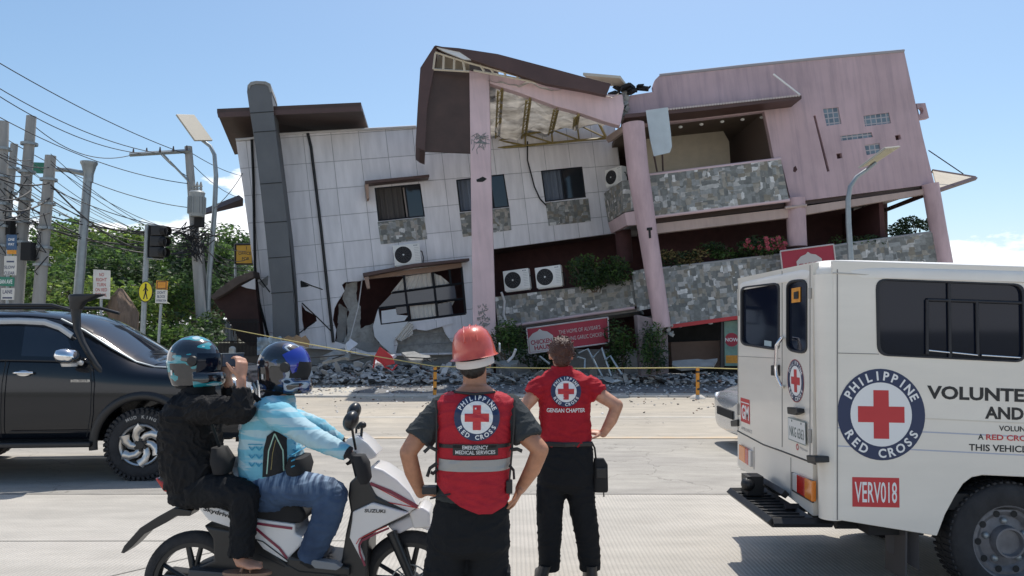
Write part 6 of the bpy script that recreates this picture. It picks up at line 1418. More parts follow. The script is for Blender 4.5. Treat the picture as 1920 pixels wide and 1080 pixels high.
for (mx, my, dy, lab) in ((658,789,-.3,0),(664,771,.28,0)):
    c_ = P(mx, my, SY+dy); mb = MB(); mb.ell(c_, (.04,.06,.055), 18, 12, Matrix.Rotation(R(20), 3, 'Y')); mm = mb.build('mirror', M_scb, sc, smooth=180)
    mb = MB(); mb.tube([c_, c_+Vector((.015,.0,-.09)), P(667,842,SY+dy*.75)], .007, 6); mb.build('stalk', M_black, mm, smooth=60)
mb = MB(); c_ = P(679,797,SY-.05); mb.ell(c_, (.025,.02,.02)); mb.tube([c_, P(677,822,SY-.05)], .008, 6); mb.ell(P(672,800,SY-.04), (.015,.015,.015)); mb.build('camera_mount', M_black, sc, smooth=60)
for s_ in (-1, 1):
    mb = MB(); pl = Plane(400, SY+s_*.075, 800, SY+s_*.075); mb.tube([pl.pt(734,998), pl.pt(769,1080)], [.03,.026], 12); mb.build('fork_leg', M_scb, sc, smooth=50)
def swheel(px, py, r):
    c = P(px, py, SY); c.z = r+.004; t = None
    mb = MB(); n = 56; prof = []
    for k in range(13): a = R(-20+220*k/12); prof.append((r-.045+.045*math.sin(a), .04*math.cos(a)))
    mb.lathe(c, prof, 'y', n); t = mb.build('wheel', M_tyre, sc, smooth=60)
    mb = MB(); mb.lathe(c, [(r*.70,-.03),(r*.80,-.032),(r*.84,-.03),(r*.84,.03),(r*.80,.032),(r*.70,.03),(r*.70,-.03)], 'y', n)
    for k in range(5):
        a = R(72*k+15); mb.tube([c+Vector((.03*math.cos(a),0,.03*math.sin(a))), c+Vector((r*.72*math.cos(a+.25),0,r*.72*math.sin(a+.25)))], [(.02,.022),(.014,.016)], 8)
        mb.tube([c+Vector((.03*math.cos(a+.2),0,.03*math.sin(a+.2))), c+Vector((r*.72*math.cos(a-.12),0,r*.72*math.sin(a-.12)))], [(.014,.016),(.011,.014)], 8)
    mb.lathe(c, [(0,-.05),(.045,-.05),(.05,0),(.045,.05),(0,.05)], 'y', 24); mb.build('rim', M_scb, t, smooth=50)
    return t, c
swheel(365, 1080, .284); ft, fcn = swheel(771, 1080, .284)
mb = MB(); c_ = fcn+Vector((0,-.055,0))
mb.lathe(c_, [(.105,0),(.112,-.002),(.112,.004),(.105,.004)], 'y', 40); mb.lathe(c_, [(.07,0),(.075,-.002),(.075,.004),(.07,.004)], 'y', 40)
for k in range(12): a = R(30*k); mb.tube([c_+Vector((.05*math.cos(a),0,.05*math.sin(a))), c_+Vector((.11*math.cos(a+.2),0,.11*math.sin(a+.2)))], .004, 4)
mb.build('brake_disc', M_steel, ft)
# hanging cover bag on the bars
mb = MB(); pl = Plane(400, SY-.36, 800, SY-.36)
# ================================================================== PEOPLE
def skinmat(name, col):
    m = mat(name, col, .48, var=.22, vscale=16, bump=.06, bscale=90); b = m.node_tree.nodes['Principled BSDF']
    b.inputs['Subsurface Weight'].default_value = .12; b.inputs['Subsurface Radius'].default_value = (.02,.008,.004); return m
M_skin1 = skinmat('skin_tan', (.42,.20,.115)); M_skin2 = skinmat('skin_light_tan', (.50,.26,.17)); M_skin3 = skinmat('skin_brown', (.40,.20,.12))
def cloth(name, col, rough=.85, **k): 
    m = mat(name, col, rough, var=k.get('var', .12), vscale=k.get('vscale', 14), bump=k.get('bump', .25), bscale=k.get('bscale', 160)); m.node_tree.nodes['Principled BSDF'].inputs['Specular IOR Level'].default_value = .2; return m
M_tee = cloth('charcoal_tee', (.045,.05,.052)); M_vest = cloth('vest_red', (.40,.018,.030), .6); M_polo = cloth('polo_red', (.38,.016,.026), .75)
M_blk = cloth('black_trousers', (.011,.012,.014), .8); M_jack = cloth('black_jacket', (.012,.012,.013), .75); M_hair = mat('black_hair', (.012,.010,.009), .5, bump=.6, bscale=60); M_curl = mat('auburn_hair', (.065,.021,.012), .45, var=.25, vscale=20, bump=.8, bscale=70)
def mdenim():
    m, n, b = nodes_of('denim', rough=.85); lk = n.links.new; t = n.nodes.new('ShaderNodeTexCoord'); z = n.nodes.new('ShaderNodeTexNoise'); z.inputs['Scale'].default_value = 7; z.inputs['Detail'].default_value = 8; lk(t.outputs['Object'], z.inputs['Vector'])
    r = n.nodes.new('ShaderNodeValToRGB'); e = r.color_ramp.elements; e[0].position = .3; e[0].color = (.020,.040,.085,1); e[1].position = .75; e[1].color = (.055,.10,.185,1); lk(z.outputs['Fac'], r.inputs[0])
    mpn = n.nodes.new('ShaderNodeMapping'); mpn.inputs['Scale'].default_value = (55, 3, 10); lk(t.outputs['Object'], mpn.inputs[0]); z2 = n.nodes.new('ShaderNodeTexNoise'); z2.inputs['Scale'].default_value = 1; lk(mpn.outputs[0], z2.inputs['Vector'])
    g = n.nodes.new('ShaderNodeNewGeometry'); s = n.nodes.new('ShaderNodeSeparateXYZ'); lk(g.outputs['Position'], s.inputs[0])
    a = n.nodes.new('ShaderNodeMapRange'); a.inputs['From Min'].default_value = .82; a.inputs['From Max'].default_value = .93; lk(s.outputs['Z'], a.inputs['Value'])
    p = n.nodes.new('ShaderNodeMapRange'); p.inputs['From Min'].default_value = .42; p.inputs['From Max'].default_value = .62; lk(z2.outputs['Fac'], p.inputs['Value'])
    mu = n.nodes.new('ShaderNodeMath'); mu.operation = 'MULTIPLY'; lk(a.outputs[0], mu.inputs[0]); lk(p.outputs[0], mu.inputs[1])
    x = n.nodes.new('ShaderNodeMixRGB'); lk(mu.outputs[0], x.inputs[0]); lk(r.outputs[0], x.inputs[1]); x.inputs[2].default_value = (.30,.40,.52,1); lk(x.outputs[0], b.inputs['Base Color'])
    bp = n.nodes.new('ShaderNodeBump'); bp.inputs['Strength'].default_value = .3; zz = n.nodes.new('ShaderNodeTexNoise'); zz.inputs['Scale'].default_value = 200; lk(t.outputs['Object'], zz.inputs['Vector']); lk(zz.outputs['Fac'], bp.inputs['Height']); lk(bp.outputs[0], b.inputs['Normal']); return m
M_jean = mdenim()
def mjersey():
    m, n, b = nodes_of('jersey_blue', rough=.7); lk = n.links.new; t = n.nodes.new('ShaderNodeTexCoord')
    mo = n.nodes.new('ShaderNodeMapping'); mo.inputs['Rotation'].default_value = (0, R(28), 0); mo.inputs['Scale'].default_value = (3, 5, 26); lk(t.outputs['Object'], mo.inputs[0])
    z = n.nodes.new('ShaderNodeTexNoise'); z.inputs['Scale'].default_value = 1.1; z.inputs['Detail'].default_value = 3; lk(mo.outputs[0], z.inputs['Vector'])
    z3 = n.nodes.new('ShaderNodeTexNoise'); z3.inputs['Scale'].default_value = 3.0; lk(t.outputs['Object'], z3.inputs['Vector'])
    r = n.nodes.new('ShaderNodeValToRGB'); e = r.color_ramp.elements; e[0].position = .0; e[0].color = (.36,.54,.60,1); e[1].position = 1; e[1].color = (.12,.40,.52,1); e.new(.56).color = (.37,.55,.61,1); e.new(.62).color = (.17,.46,.58,1)
    ad = n.nodes.new('ShaderNodeMath'); ad.operation = 'MULTIPLY_ADD'; ad.inputs[1].default_value = .8; ad.inputs[2].default_value = -.3; lk(z3.outputs['Fac'], ad.inputs[0]); a2 = n.nodes.new('ShaderNodeMath'); a2.operation = 'ADD'; lk(ad.outputs[0], a2.inputs[0]); lk(z.outputs['Fac'], a2.inputs[1]); lk(a2.outputs[0], r.inputs[0]); lk(r.outputs[0], b.inputs['Base Color']); return m
M_jers = mjersey()
def mhelmet(name, cols, scale, seed):
    m, n, b = nodes_of(name, rough=.12); b.inputs['Coat Weight'].default_value = 1; lk = n.links.new; t = n.nodes.new('ShaderNodeTexCoord')
    mo = n.nodes.new('ShaderNodeMapping'); mo.inputs['Scale'].default_value = scale; mo.inputs['Rotation'].default_value = (0, R(30), 0); mo.inputs['Location'].default_value = (seed,0,0); lk(t.outputs['Object'], mo.inputs[0])
    z = n.nodes.new('ShaderNodeTexNoise'); z.inputs['Scale'].default_value = 1; z.inputs['Detail'].default_value = 1.5; lk(mo.outputs[0], z.inputs['Vector'])
    r = n.nodes.new('ShaderNodeValToRGB'); r.color_ramp.interpolation = 'CONSTANT'; e = r.color_ramp.elements; lk(z.outputs['Fac'], r.inputs[0])
    while len(e) < len(cols): e.new(.5)
    for k, (p, c) in enumerate(cols): e[k].position = p; e[k].color = c+(1,)
    lk(r.outputs[0], b.inputs['Base Color']); return m
M_h1 = mhelmet('helmet_black_grey', [(0,(.01,.012,.016)),(.54,(.02,.05,.14)),(.60,(.30,.36,.42)),(.66,(.01,.012,.016))], (7,6,16), 1.7)
M_h2 = mhelmet('helmet_black_teal', [(0,(.01,.014,.02)),(.54,(.02,.27,.32)),(.62,(.45,.6,.62)),(.68,(.01,.03,.08))], (7,6,18), 5.1)
def hand(mb, w_, f, n, s, curl=25, sc=1.0, spread=.0, thumb=(.75,.65)):
    w_ = Vector(w_); f = Vector(f).normalized(); n = Vector(n); n = (n-f*n.dot(f)).normalized(); s = Vector(s); s = (s-f*s.dot(f)-n*s.dot(n)).normalized()
    L_ = .092*sc
    mb.stack([(w_-f*.01, .027*sc, .020*sc), (w_+f*.015*sc, .031*sc, .018*sc), (w_+f*.05*sc, .040*sc, .016*sc), (w_+f*L_, .040*sc, .013*sc)], n=16, e=2.4, axes=(s, n))
    for k, (o, ln) in enumerate(((.029,.070),(.0095,.078),(-.010,.073),(-.029,.058))):
        p = w_+f*(L_-.006)+s*o*sc; d = (f+s*o*spread*12).normalized(); pts = [p]; a = 0
        for j in range(3):
            a += R(curl*(.7 if j == 0 else 1)); dd = d*math.cos(a)+n*math.sin(a); p = p+dd*ln*sc*(.42,.32,.26)[j]; pts.append(p)
        mb.limb(pts, [.0092*sc,.0088*sc,.0082*sc,.0068*sc], 10)
    p = w_+f*.022*sc+s*.028*sc; d = (s*thumb[0]+f*thumb[1]+n*.25).normalized(); p2 = p+d*.036*sc; d2 = (d+f*.5+n*.2).normalized(); p3 = p2+d2*.030*sc; mb.limb([p-s*.01, p, p2, p3, p3+d2*.018*sc], [.012*sc,.0125*sc,.0105*sc,.0095*sc,.008*sc], 10)
def head(mb, c, fwd, up=(0,0,1), sc=1.0):
    f = Vector(fwd).normalized(); u = Vector(up); u = (u-f*u.dot(f)).normalized(); s = f.cross(u); Rm = Matrix((s, f, u)).transposed()
    c = Vector(c); g = lambda x, y, z: c+(Rm @ Vector((x, y, z)))*sc
    mb.ell(g(0,-.012,.02), (.076*sc,.094*sc,.098*sc), 22, 16, Rm); mb.ell(g(0,.028,-.045), (.056*sc,.062*sc,.072*sc), 18, 12, Rm); mb.ell(g(0,.062,-.095), (.024*sc,.024*sc,.02*sc), 12, 8, Rm)
    mb.ell(g(0,.098,-.012), (.012*sc,.018*sc,.024*sc), 10, 8, Rm); mb.ell(g(0,.105,-.028), (.017*sc,.014*sc,.012*sc), 10, 8, Rm); mb.ell(g(0,.086,-.060), (.024*sc,.012*sc,.009*sc), 12, 8, Rm)
    for q in (-1,1): mb.ell(g(q*.078,-.004,-.008), (.011*sc,.022*sc,.034*sc), 10, 8, Rm); mb.ell(g(q*.032,.082,.022), (.02*sc,.012*sc,.010*sc), 10, 8, Rm)
    return g, Rm
def face_parts(g, Rm, parent, sc=1.0):
    mb = MB(); mb.ell(g(-.031,.088,.012), (.014*sc,.010*sc,.008*sc), 10, 8, Rm); mb.ell(g(.031,.088,.012), (.014*sc,.010*sc,.008*sc), 10, 8, Rm); mb.build('eye', mat('eye_white', (.6,.58,.55), .2), parent, smooth=180)
class Body:
    def __init__(s, name, label, px, Y, k, group=None):
        s.Y = Y; s.k = k; s.px = px; c = P(px, 620, Y); s.r = thing(name, label, 'person', (c.x, Y, 0), group)
    def q(s, x, y, d=0): return P(x, y, s.Y+d)
    def sec(s, xl, xr, y, ry, d=0, dx=0):
        a, b = s.q(xl, y, d), s.q(xr, y, d); return ((a+b)/2, (b.x-a.x)/2, ry)
def cut(o, co, no):
    bm = bmesh.new(); bm.from_mesh(o.data); bmesh.ops.bisect_plane(bm, geom=bm.verts[:]+bm.edges[:]+bm.faces[:], plane_co=co, plane_no=no, clear_outer=True); bm.to_mesh(o.data); bm.free(); o.data.polygons.foreach_set('use_smooth', [True]*len(o.data.polygons))
# ------------------------------------------------------------------ volunteer in the red helmet
A = Body('person', 'person seen from behind in red hard hat and red rescue vest, hands on hips', 885, 3.65, 380)
q = A.q
mb = MB()
mb.stack([A.sec(866,916,722,.055), A.sec(842,940,742,.075), A.sec(820,962,760,.095), A.sec(820,960,800,.105), A.sec(828,948,860,.10), A.sec(824,946,910,.10), A.sec(816,948,960,.11), A.sec(822,940,1000,.10)], n=32)
mb.tube([q(890,690,.015), q(890,720,.01), q(889,745)], [(.054,.058),(.054,.058),(.07,.07)], 20)
g, Rm = head(mb, q(889,672,.02), (.10,1,.05), sc=1.0)
mb.limb([q(826,768), q(783,822,-.05), q(765,848,-.07)], [.055,.048,.041]); mb.limb([q(765,848,-.07), q(774,885,-.03), q(789,924,.02)], [.041,.040,.027])
mb.limb([q(958,768), q(990,820,-.05), q(1013,843,-.07)], [.055,.048,.041]); mb.limb([q(1013,843,-.07), q(998,880,-.03), q(976,916,.02)], [.041,.040,.027])
hand(mb, q(789,924,.02), (.85,.5,-.05), (.2,0,-1), (.2,-1,-.2), 14, .98); hand(mb, q(976,916,.0), (-.45,.35,-.95), (-1,.1,.1), (-.1,-1,.2), 24, .98)
mb.limb([q(850,985), q(834,1120,.01), q(822,1240)], [.085,.06,.04]); mb.limb([q(916,985), q(914,1120,.01), q(915,1240)], [.085,.06,.04])
body = organic(mb, 'body', M_skin1, A.r, .0055, 5); face_parts(g, Rm, A.r)
mb = MB(); mb.ell(g(0,-.02,.03), (.084,.097,.098), 22, 16, Rm); mb.ell(g(0,-.062,-.035), (.068,.045,.058), 18, 12, Rm)
organic(mb, 'hair', M_hair, A.r, .006, 3, folds(.004, 60, 60, 20))
mb = MB()
mb.stack([A.sec(866,916,731,.058), A.sec(840,942,740,.085), A.sec(816,966,756,.112), A.sec(815,965,790,.125), A.sec(820,958,850,.122), A.sec(820,955,905,.122), A.sec(818,955,935,.125)], n=36)
mb.limb([q(832,764), q(804,796,-.03)], [.066,.070]); mb.limb([q(954,764), q(978,796,-.03)], [.066,.070])
mb.tube([q(804,796,-.03), q(784,824,-.05)], [.071,.074], 22); mb.tube([q(978,796,-.03), q(990,822,-.05)], [.071,.074], 22)
organic(mb, 'tee_shirt', M_tee, A.r, .0065, 4, folds(.009, 7, 7, 11, 3))
mb = MB()
mb.stack([A.sec(852,928,732,.085), A.sec(828,958,741,.105), A.sec(817,967,752,.125), A.sec(816,966,775,.138), A.sec(817,961,820,.142), A.sec(820,957,865,.145), A.sec(817,954,905,.148), A.sec(813,956,940,.150), A.sec(826,953,975,.145)], n=40, e=2.6)
vest = organic(mb, 'vest', M_vest, A.r, .0065, 3, folds(.009, 5, 5, 9, 8))

for (xa, ya), (xb, yb) in (((814,911),(832,929)), ((832,929),(863,951)), ((863,951),(894,964)), ((894,965),(925,965)), ((925,964),(952,951)), ((945,955),(958,940))):
    a_, b_ = q(xa,ya,-.15), q(xb,yb,-.15); cut(vest, a_, Vector((b_.z-a_.z, 0, -(b_.x-a_.x))))
cut(vest, q(890,733,0), (0,0,1))
def wrapped(name, fl, mats, c, ob, par, ux=(1,0,0), uy=(0,0,1), n=(0,-1,0), cutn=.012, step=.0008): return fl.lay(name, mats, par, wrap_fn(c, ux, uy, n, ob), cut=cutn, step=step)
fl = Flat(); emblem(fl, 0, 0, .108, 1, 0, 2); fl.arc
wrapped('emblem', fl, [M_whi, M_navy, M_red, M_whi], q(893,786,-.2), vest, vest)
k = 1/395.
fl = Flat(); fl.rect(-70*k, 3*k, 66*k, 10*k, 0); fl.rect(-42*k,-10*k,42*k,11*k,0); fl.text('EMERGENCY', 0, 5.2*k, 7*k, 48*k, 1, .02); fl.text('MEDICAL SERVICES', 0, -3.8*k, 7*k, 74*k, 1, .02)
wrapped('name_tape', fl, [M_black, mat('tape_white', (.62,.62,.6), .6)], q(890,848,-.2), vest, vest)
fl = Flat(); fl.rect(-67*k,-10.5*k,67*k,10.5*k,0)
wrapped('reflective_band', fl, [mat('reflective_grey', (.33,.32,.30), .35)], q(887,878,-.2), vest, vest)
mb = MB(); pts = [q(852,735,-.07), q(868,737,-.10), q(890,739,-.115), q(912,737,-.10), q(928,735,-.07)]; mb.tube(pts, .006, 6)
for sx in ((818,750,817,905), (965,750,955,905)): mb.tube([q(sx[0],sx[1],-.09), q(sx[0]+(1 if sx[0]<890 else -1),800,-.10), q(sx[2],sx[3],-.09)], .005, 6)
mb.build('piping', M_black, vest, smooth=60)
mb = MB()
def strap(pts, w_=.018): mb.tube([q(*p) for p in pts], [(w_/2,.002)]*len(pts), 6, up=(0,0,1))
strap([(820,845,-.1),(806,838,-.12),(795,848,-.13)]); strap([(958,843,-.1),(970,842,-.12),(979,846,-.13)]); strap([(820,868,-.1),(806,878,-.12),(801,894,-.13)]); strap([(955,872,-.1),(963,882,-.12),(964,899,-.13)]); strap([(821,880,-.1),(812,888,-.12),(808,885,-.13)])
mb.build('side_strap', M_black, vest)
mb = MB(); pl = Plane(780, 3.55, 1000, 3.55)
mb.stack([A.sec(820,950,930,.118), A.sec(812,954,955,.128), A.sec(806,956,990,.132), A.sec(804,956,1020,.125), A.sec(812,948,1040,.09)], n=36)
mb.tube([q(842,1000), q(833,1080,.0), q(829,1140,.0), q(820,1245,.02)], [(.095,.105),(.096,.10),(.088,.092),(.078,.085)], 26); mb.tube([q(916,1000), q(914,1080,.0), q(914,1140,.0), q(915,1245,.02)], [(.09,.105),(.089,.10),(.085,.092),(.076,.085)], 26)
mb.box(q(805,1095,-.0), (.02,.14,.16)); mb.box(q(953,1095,0), (.02,.14,.16))
organic(mb, 'trousers', M_blk, A.r, .0075, 4, folds(.010, 5, 5, 10, 5))
for x in (820, 916):
    mb = MB(); b = q(x, 1250, .02); b.z = 0; mb.stack([(b+Vector((0,.05,.005)),.05,.14),(b+Vector((0,.05,.04)),.05,.14),(b+Vector((0,.01,.08)),.045,.09),(b+Vector((0,-.02,.12)),.045,.055)], n=24); mb.build('shoe', M_black, A.r, smooth=60)
mb = MB(); mb.box(q(806,918,-.06), (.07,.06,.035)); mb.box(q(955,912,-.07), (.03,.05,.06)); mb.tube([q(806,935,-.12), q(845,926,-.15)], .006, 4); mb.build('belt_pouch', M_black, A.r, bevel=.008)
# hard hat
hh = thing('hard_hat', 'scuffed red hard hat with a white band worn by the person in the vest', 'helmet', q(889,650)) if False else None
M_hat = mat('hat_red', (.50,.055,.035), .3, var=.18, vscale=14, coat=.4, col2=(.62,.12,.07))
hc_ = q(889,664,.01); T = Matrix.Translation(hc_) @ Matrix.Rotation(R(-9), 4, 'Y') @ Matrix.Rotation(R(3), 4, 'X')
mb = MB(); prof = [(0,.142),(.03,.140),(.06,.130),(.085,.108),(.102,.072),(.110,.03),(.114,-.005)]
vs = []; fs = []; n = 48
for r_, z_ in prof:
    for j in range(n): a = 2*math.pi*j/n; vs.append((r_*.95*math.cos(a), r_*1.16*math.sin(a), z_))
for j in range(n): a = 2*math.pi*j/n; bw_ = .117+.005*abs(math.cos(a))+(.03 if math.sin(a) > .3 else .0)*max(0, math.sin(a)-.3); vs.append((bw_*math.cos(a), bw_*1.2*math.sin(a), -.014))
for j in range(n): a = 2*math.pi*j/n; vs.append((.104*math.cos(a), .104*1.2*math.sin(a), -.012))
for i in range(len(prof)+1):
    for j in range(n): j2 = (j+1) % n; fs.append((i*n+j, i*n+j2, (i+1)*n+j2, (i+1)*n+j))
for i in range(len(prof)+1):
    pass
mb.add(vs, fs); mb.xf(T)
hat = mb.build('hard_hat', M_hat, A.r, smooth=60)
mb = MB()
for dx in (-.03, 0, .03): mb.tube([(dx, .13*math.cos(R(a)), .004+.140*math.sin(R(a))*(1-abs(dx)*1.2)) for a in range(25, 160, 9)], [(.006,.005)]*15, 8)
mb.xf(T); mb.build('ridge', M_hat, hat, smooth=60)
mb = MB(); pts = [(.098*math.cos(R(a)), .098*1.15*math.sin(R(a)), -.03-.012*math.sin(R(-a))) for a in range(200, 341, 10)]; mb.tube(pts, [(.019,.003)]*len(pts), 8, up=(0,0,1)); mb.xf(T); mb.build('head_band', mat('band_white', (.62,.58,.55), .6), hat, smooth=60)
mb = MB(); mb.lathe(T @ Vector((.125,.01,.012)), [(0,.01),(.022,.008),(.026,0)], 'x', 20); mb.build('buckle', M_steel, hat)
# ------------------------------------------------------------------ volunteer in the red polo
W = Body('person', 'person in red polo shirt and black trousers with curly hair, standing beyond the hard hat', 1060, 5.15, 269)
q = W.q; mb = MB()
mb.stack([W.sec(1036,1070,690,.05), W.sec(1020,1088,702,.075), W.sec(1011,1103,715,.095), W.sec(1014,1104,745,.105), W.sec(1016,1102,790,.10), W.sec(1014,1106,840,.11), W.sec(1010,1108,890,.11), W.sec(1018,1100,915,.09)], n=30)
mb.tube([q(1053,672,.0), q(1053,690), q(1054,703)], [.048,.05,.07], 18); g, Rm = head(mb, q(1052,664,.01), (-.06,1,.06), sc=.98)
mb.limb([q(1016,722), q(995,748,-.04), q(979,767,-.06)], [.055,.048,.042]); mb.limb([q(979,767,-.06), q(995,792,-.05), q(1013,811,-.02)], [.042,.040,.027])
mb.limb([q(1100,722), q(1132,745,-.03), q(1157,760,-.05)], [.055,.048,.042]); mb.limb([q(1157,760,-.05), q(1146,788,-.03), q(1131,813,.0)], [.042,.041,.028])
hand(mb, q(1013,811,-.02), (.75,.2,.1), (0,1,-.2), (0,.2,1), 22, .92); hand(mb, q(1131,813,.0), (-.9,.2,.12), (0,.3,-1), (0,-1,.3), 22, .92)
mb.limb([q(1034,895), q(1031,980), q(1029,1060)], [.085,.055,.04]); mb.limb([q(1090,895), q(1098,980), q(1107,1060)], [.085,.055,.04])
organic(mb, 'body', M_skin2, W.r, .0062, 5); face_parts(g, Rm, W.r)
mb = MB(); mb.ell(g(0,-.022,.035), (.086,.092,.092), 22, 16, Rm); mb.ell(g(0,-.07,-.03), (.064,.04,.055), 18, 12, Rm); rgh = random.Random(8)
for k_ in range(70):
    a = rgh.uniform(0, 6.28); e_ = rgh.uniform(-.5, 1.45); d = Vector((math.cos(a)*math.cos(e_)*.088, math.sin(a)*math.cos(e_)*.092-.022, math.sin(e_)*.094+.03))
    if d.y > .05 and d.z < .09: continue
    d2 = Vector((rgh.gauss(0,1), rgh.gauss(0,1), rgh.gauss(0,1))).normalized()*.012; mb.tube([g(*d), g(*(d*1.06+d2)), g(*(d*1.03+d2*2))], [.006,.005,.003], 6)
mb.ell(g(0,-.098,.01), (.026,.018,.03), 12, 8, Rm)
organic(mb, 'hair', M_curl, W.r, .0045, 2, folds(.005, 45, 45, 20))
mb = MB()
mb.stack([W.sec(1034,1072,691,.065), W.sec(1020,1090,699,.085), W.sec(1009,1106,711,.110), W.sec(1008,1109,735,.122), W.sec(1011,1107,770,.120), W.sec(1013,1107,800,.122), W.sec(1010,1111,833,.130)], n=36)
mb.tube([q(1020,718), q(1008,728,-.02), q(999,742,-.035)], [.070,.071,.070], 22); mb.tube([q(1097,718), q(1112,728,-.01), q(1125,740,-.025)], [.070,.071,.069], 22)
polo = organic(mb, 'polo_shirt', M_polo, W.r, .007, 4, folds(.011, 6, 6, 12, 2))
mb = MB(); mb.stack([W.sec(1034,1073,686,.062), W.sec(1031,1076,694,.072), W.sec(1026,1082,700,.085)], n=30); organic(mb, 'collar', M_polo, polo, .005, 2)
fl = Flat(); emblem(fl, 0, 0, .103, 1, 0, 2); fl.text('GENSAN CHAPTER', 0, -.127, .028, .26, 0, .02)
wrapped('emblem', fl, [M_whi, M_navy, M_red, M_whi], q(1064,737,-.25), polo, polo)
mb = MB()
mb.stack([W.sec(1011,1110,828,.12), W.sec(1008,1112,850,.13), W.sec(1006,1113,885,.13), W.sec(1008,1112,905,.12), W.sec(1016,1104,922,.08)], n=34)
mb.tube([q(1036,895), q(1031,960), q(1030,1003), q(1030,1068,.01)], [(.098,.105),(.086,.09),(.078,.084),(.062,.07)], 24); mb.tube([q(1084,895), q(1094,960), q(1101,1003), q(1107,1068,.01)], [(.098,.105),(.086,.09),(.075,.084),(.064,.07)], 24)
mb.box(q(1009,935), (.02,.13,.17)); organic(mb, 'trousers', M_blk, W.r, .0075, 4, folds(.009, 5, 5, 9, 9))
for x, d in ((1024,-.03), (1108,.0)):
    mb = MB(); b = q(x, 1076, .0); b.z = 0; mb.stack([(b+Vector((d,.05,.005)),.048,.135),(b+Vector((d,.05,.035)),.048,.135),(b+Vector((d*.5,.01,.07)),.042,.085),(b+Vector((0,-.02,.11)),.042,.05)], n=24); mb.build('shoe', M_black, W.r, smooth=60)
mb = MB(); mb.tube([q(1010,832,-.1), q(1060,834,-.135), q(1111,832,-.1)], [(.016,.004)]*3, 6, up=(0,0,1)); mb.build('belt', M_black, W.r)
bag = thing('belt_bag', 'small black bag hanging at the right hip of the person in the polo', 'bag', q(1127,890)); q = W.q
mb = MB(); c = q(1126,890,-.02); mb.stack([(c+Vector((.0,0,-.115)),.045,.03),(c+Vector((0,0,-.10)),.05,.04),(c+Vector((0,0,.07)),.048,.04),(c+Vector((-.01,0,.11)),.035,.03)], n=24, e=4); mb.build('pouch', M_blackm, bag, smooth=60)
mb = MB(); mb.tube([c+Vector((-.03,0,.10)), q(1115,840,-.03), q(1110,830,-.05)], .007, 6); mb.tube([c+Vector((.02,0,-.11)), c+Vector((.022,0,-.15))], .005, 5); mb.build('strap', M_black, bag); mb = MB(); mb.box(c+Vector((0,-.042,.02)), (.07,.012,.07)); mb.build('pocket', M_black, bag, bevel=.006)
# ------------------------------------------------------------------ scooter riders (facing +X)
def rider(label, Y=SY): return Body('person', label, 500, Y, 326)
def tsec(B_, xl, xr, y, ry): a, b = B_.q(xl, y), B_.q(xr, y); return ((a+b)/2, (b.x-a.x)/2, ry)
D = rider('person driving the scooter in pale blue jersey, jeans and dark full-face helmet'); q = D.q
mb = MB()
mb.stack([tsec(D,470,555,925,.15), tsec(D,462,560,890,.155), tsec(D,462,558,850,.145), tsec(D,466,548,805,.165), tsec(D,478,545,775,.185), tsec(D,492,545,752,.15), tsec(D,508,548,735,.08)], n=32)
mb.tube([q(522,745), q(532,715)], [.06,.058], 16); g, Rm = head(mb, q(541,690), (1,0,-.12), sc=1.0)
mb.limb([q(512,768,-.17), q(588,815,-.26), q(652,848,-.31)], [.05,.042,.029]); mb.limb([q(512,768,.17), q(598,803,.265), q(636,828,.31)], [.045,.034,.026])
mb.limb([q(512,912,-.10), q(628,925,-.17), q(582,1040,-.17)], [.08,.055,.04]); mb.limb([q(512,912,.10), q(628,925,.17), q(582,1040,.17)], [.08,.055,.04])
organic(mb, 'body', M_skin3, D.r, .0065, 5); face_parts(g, Rm, D.r)
mb = MB()
mb.stack([tsec(D,452,566,897,.165), tsec(D,451,572,872,.17), tsec(D,452,566,840,.168), tsec(D,456,556,805,.18), tsec(D,468,550,776,.20), tsec(D,486,548,752,.18), tsec(D,502,548,738,.10)], n=36)
mb.tube([q(505,770,-.15), q(528,782,-.21), q(590,822,-.27), q(652,850,-.31)], [.075,.078,.058,.043], 22); mb.ell(q(508,770,-.15), (.085,.075,.08))
mb.tube([q(505,770,.15), q(528,782,.21), q(598,804,.27), q(638,830,.31)], [.075,.078,.064,.048], 22); mb.ell(q(508,770,.15), (.085,.075,.08))
jer = organic(mb, 'jersey', M_jers, D.r, .0065, 4, folds(.007, 7, 7, 7, 4))
f0 = q(506,850,-.25); kk = 1/345.
fl = Flat(); fl.poly([((x-506)*kk, -(y-850)*kk) for x, y in ((492,822),(506,811),(524,828),(527,880),(518,896),(484,899),(485,850))], 0)
fl.line([((x-506)*kk, -(y-850)*kk) for x, y in ((492,893),(495,850),(505,818),(519,850),(522,888))], .006, 1); fl.line([((x-506)*kk, -(y-850)*kk) for x, y in ((500,885),(502,855),(507,830))], .003, 2)
wrapped('side_print', fl, [M_blackm, mat('mint_line', (.35,.55,.45), .6), M_yel], f0, jer, jer)
fl = Flat()
for j in range(3):
    for i in range(2): x0 = 457+i*14; y0 = 842+j*15; fl.line([((x-506)*kk, -(y-850)*kk) for x, y in ((x0,y0),(x0+6,y0+7),(x0+12,y0))], .007, 0)
for j in range(4): x0, y0 = 533, 840+j*11; fl.line([((x-506)*kk, -(y-850)*kk) for x, y in ((x0,y0),(x0+6,y0+5),(x0+20,y0-1))], .006, 0)
fl.line([((x-506)*kk, -(y-850)*kk) for x, y in ((455,838),(484,838))], .005, 0)
wrapped('chevron_print', fl, [mat('print_teal', (.03,.26,.42), .7)], f0, jer, jer)
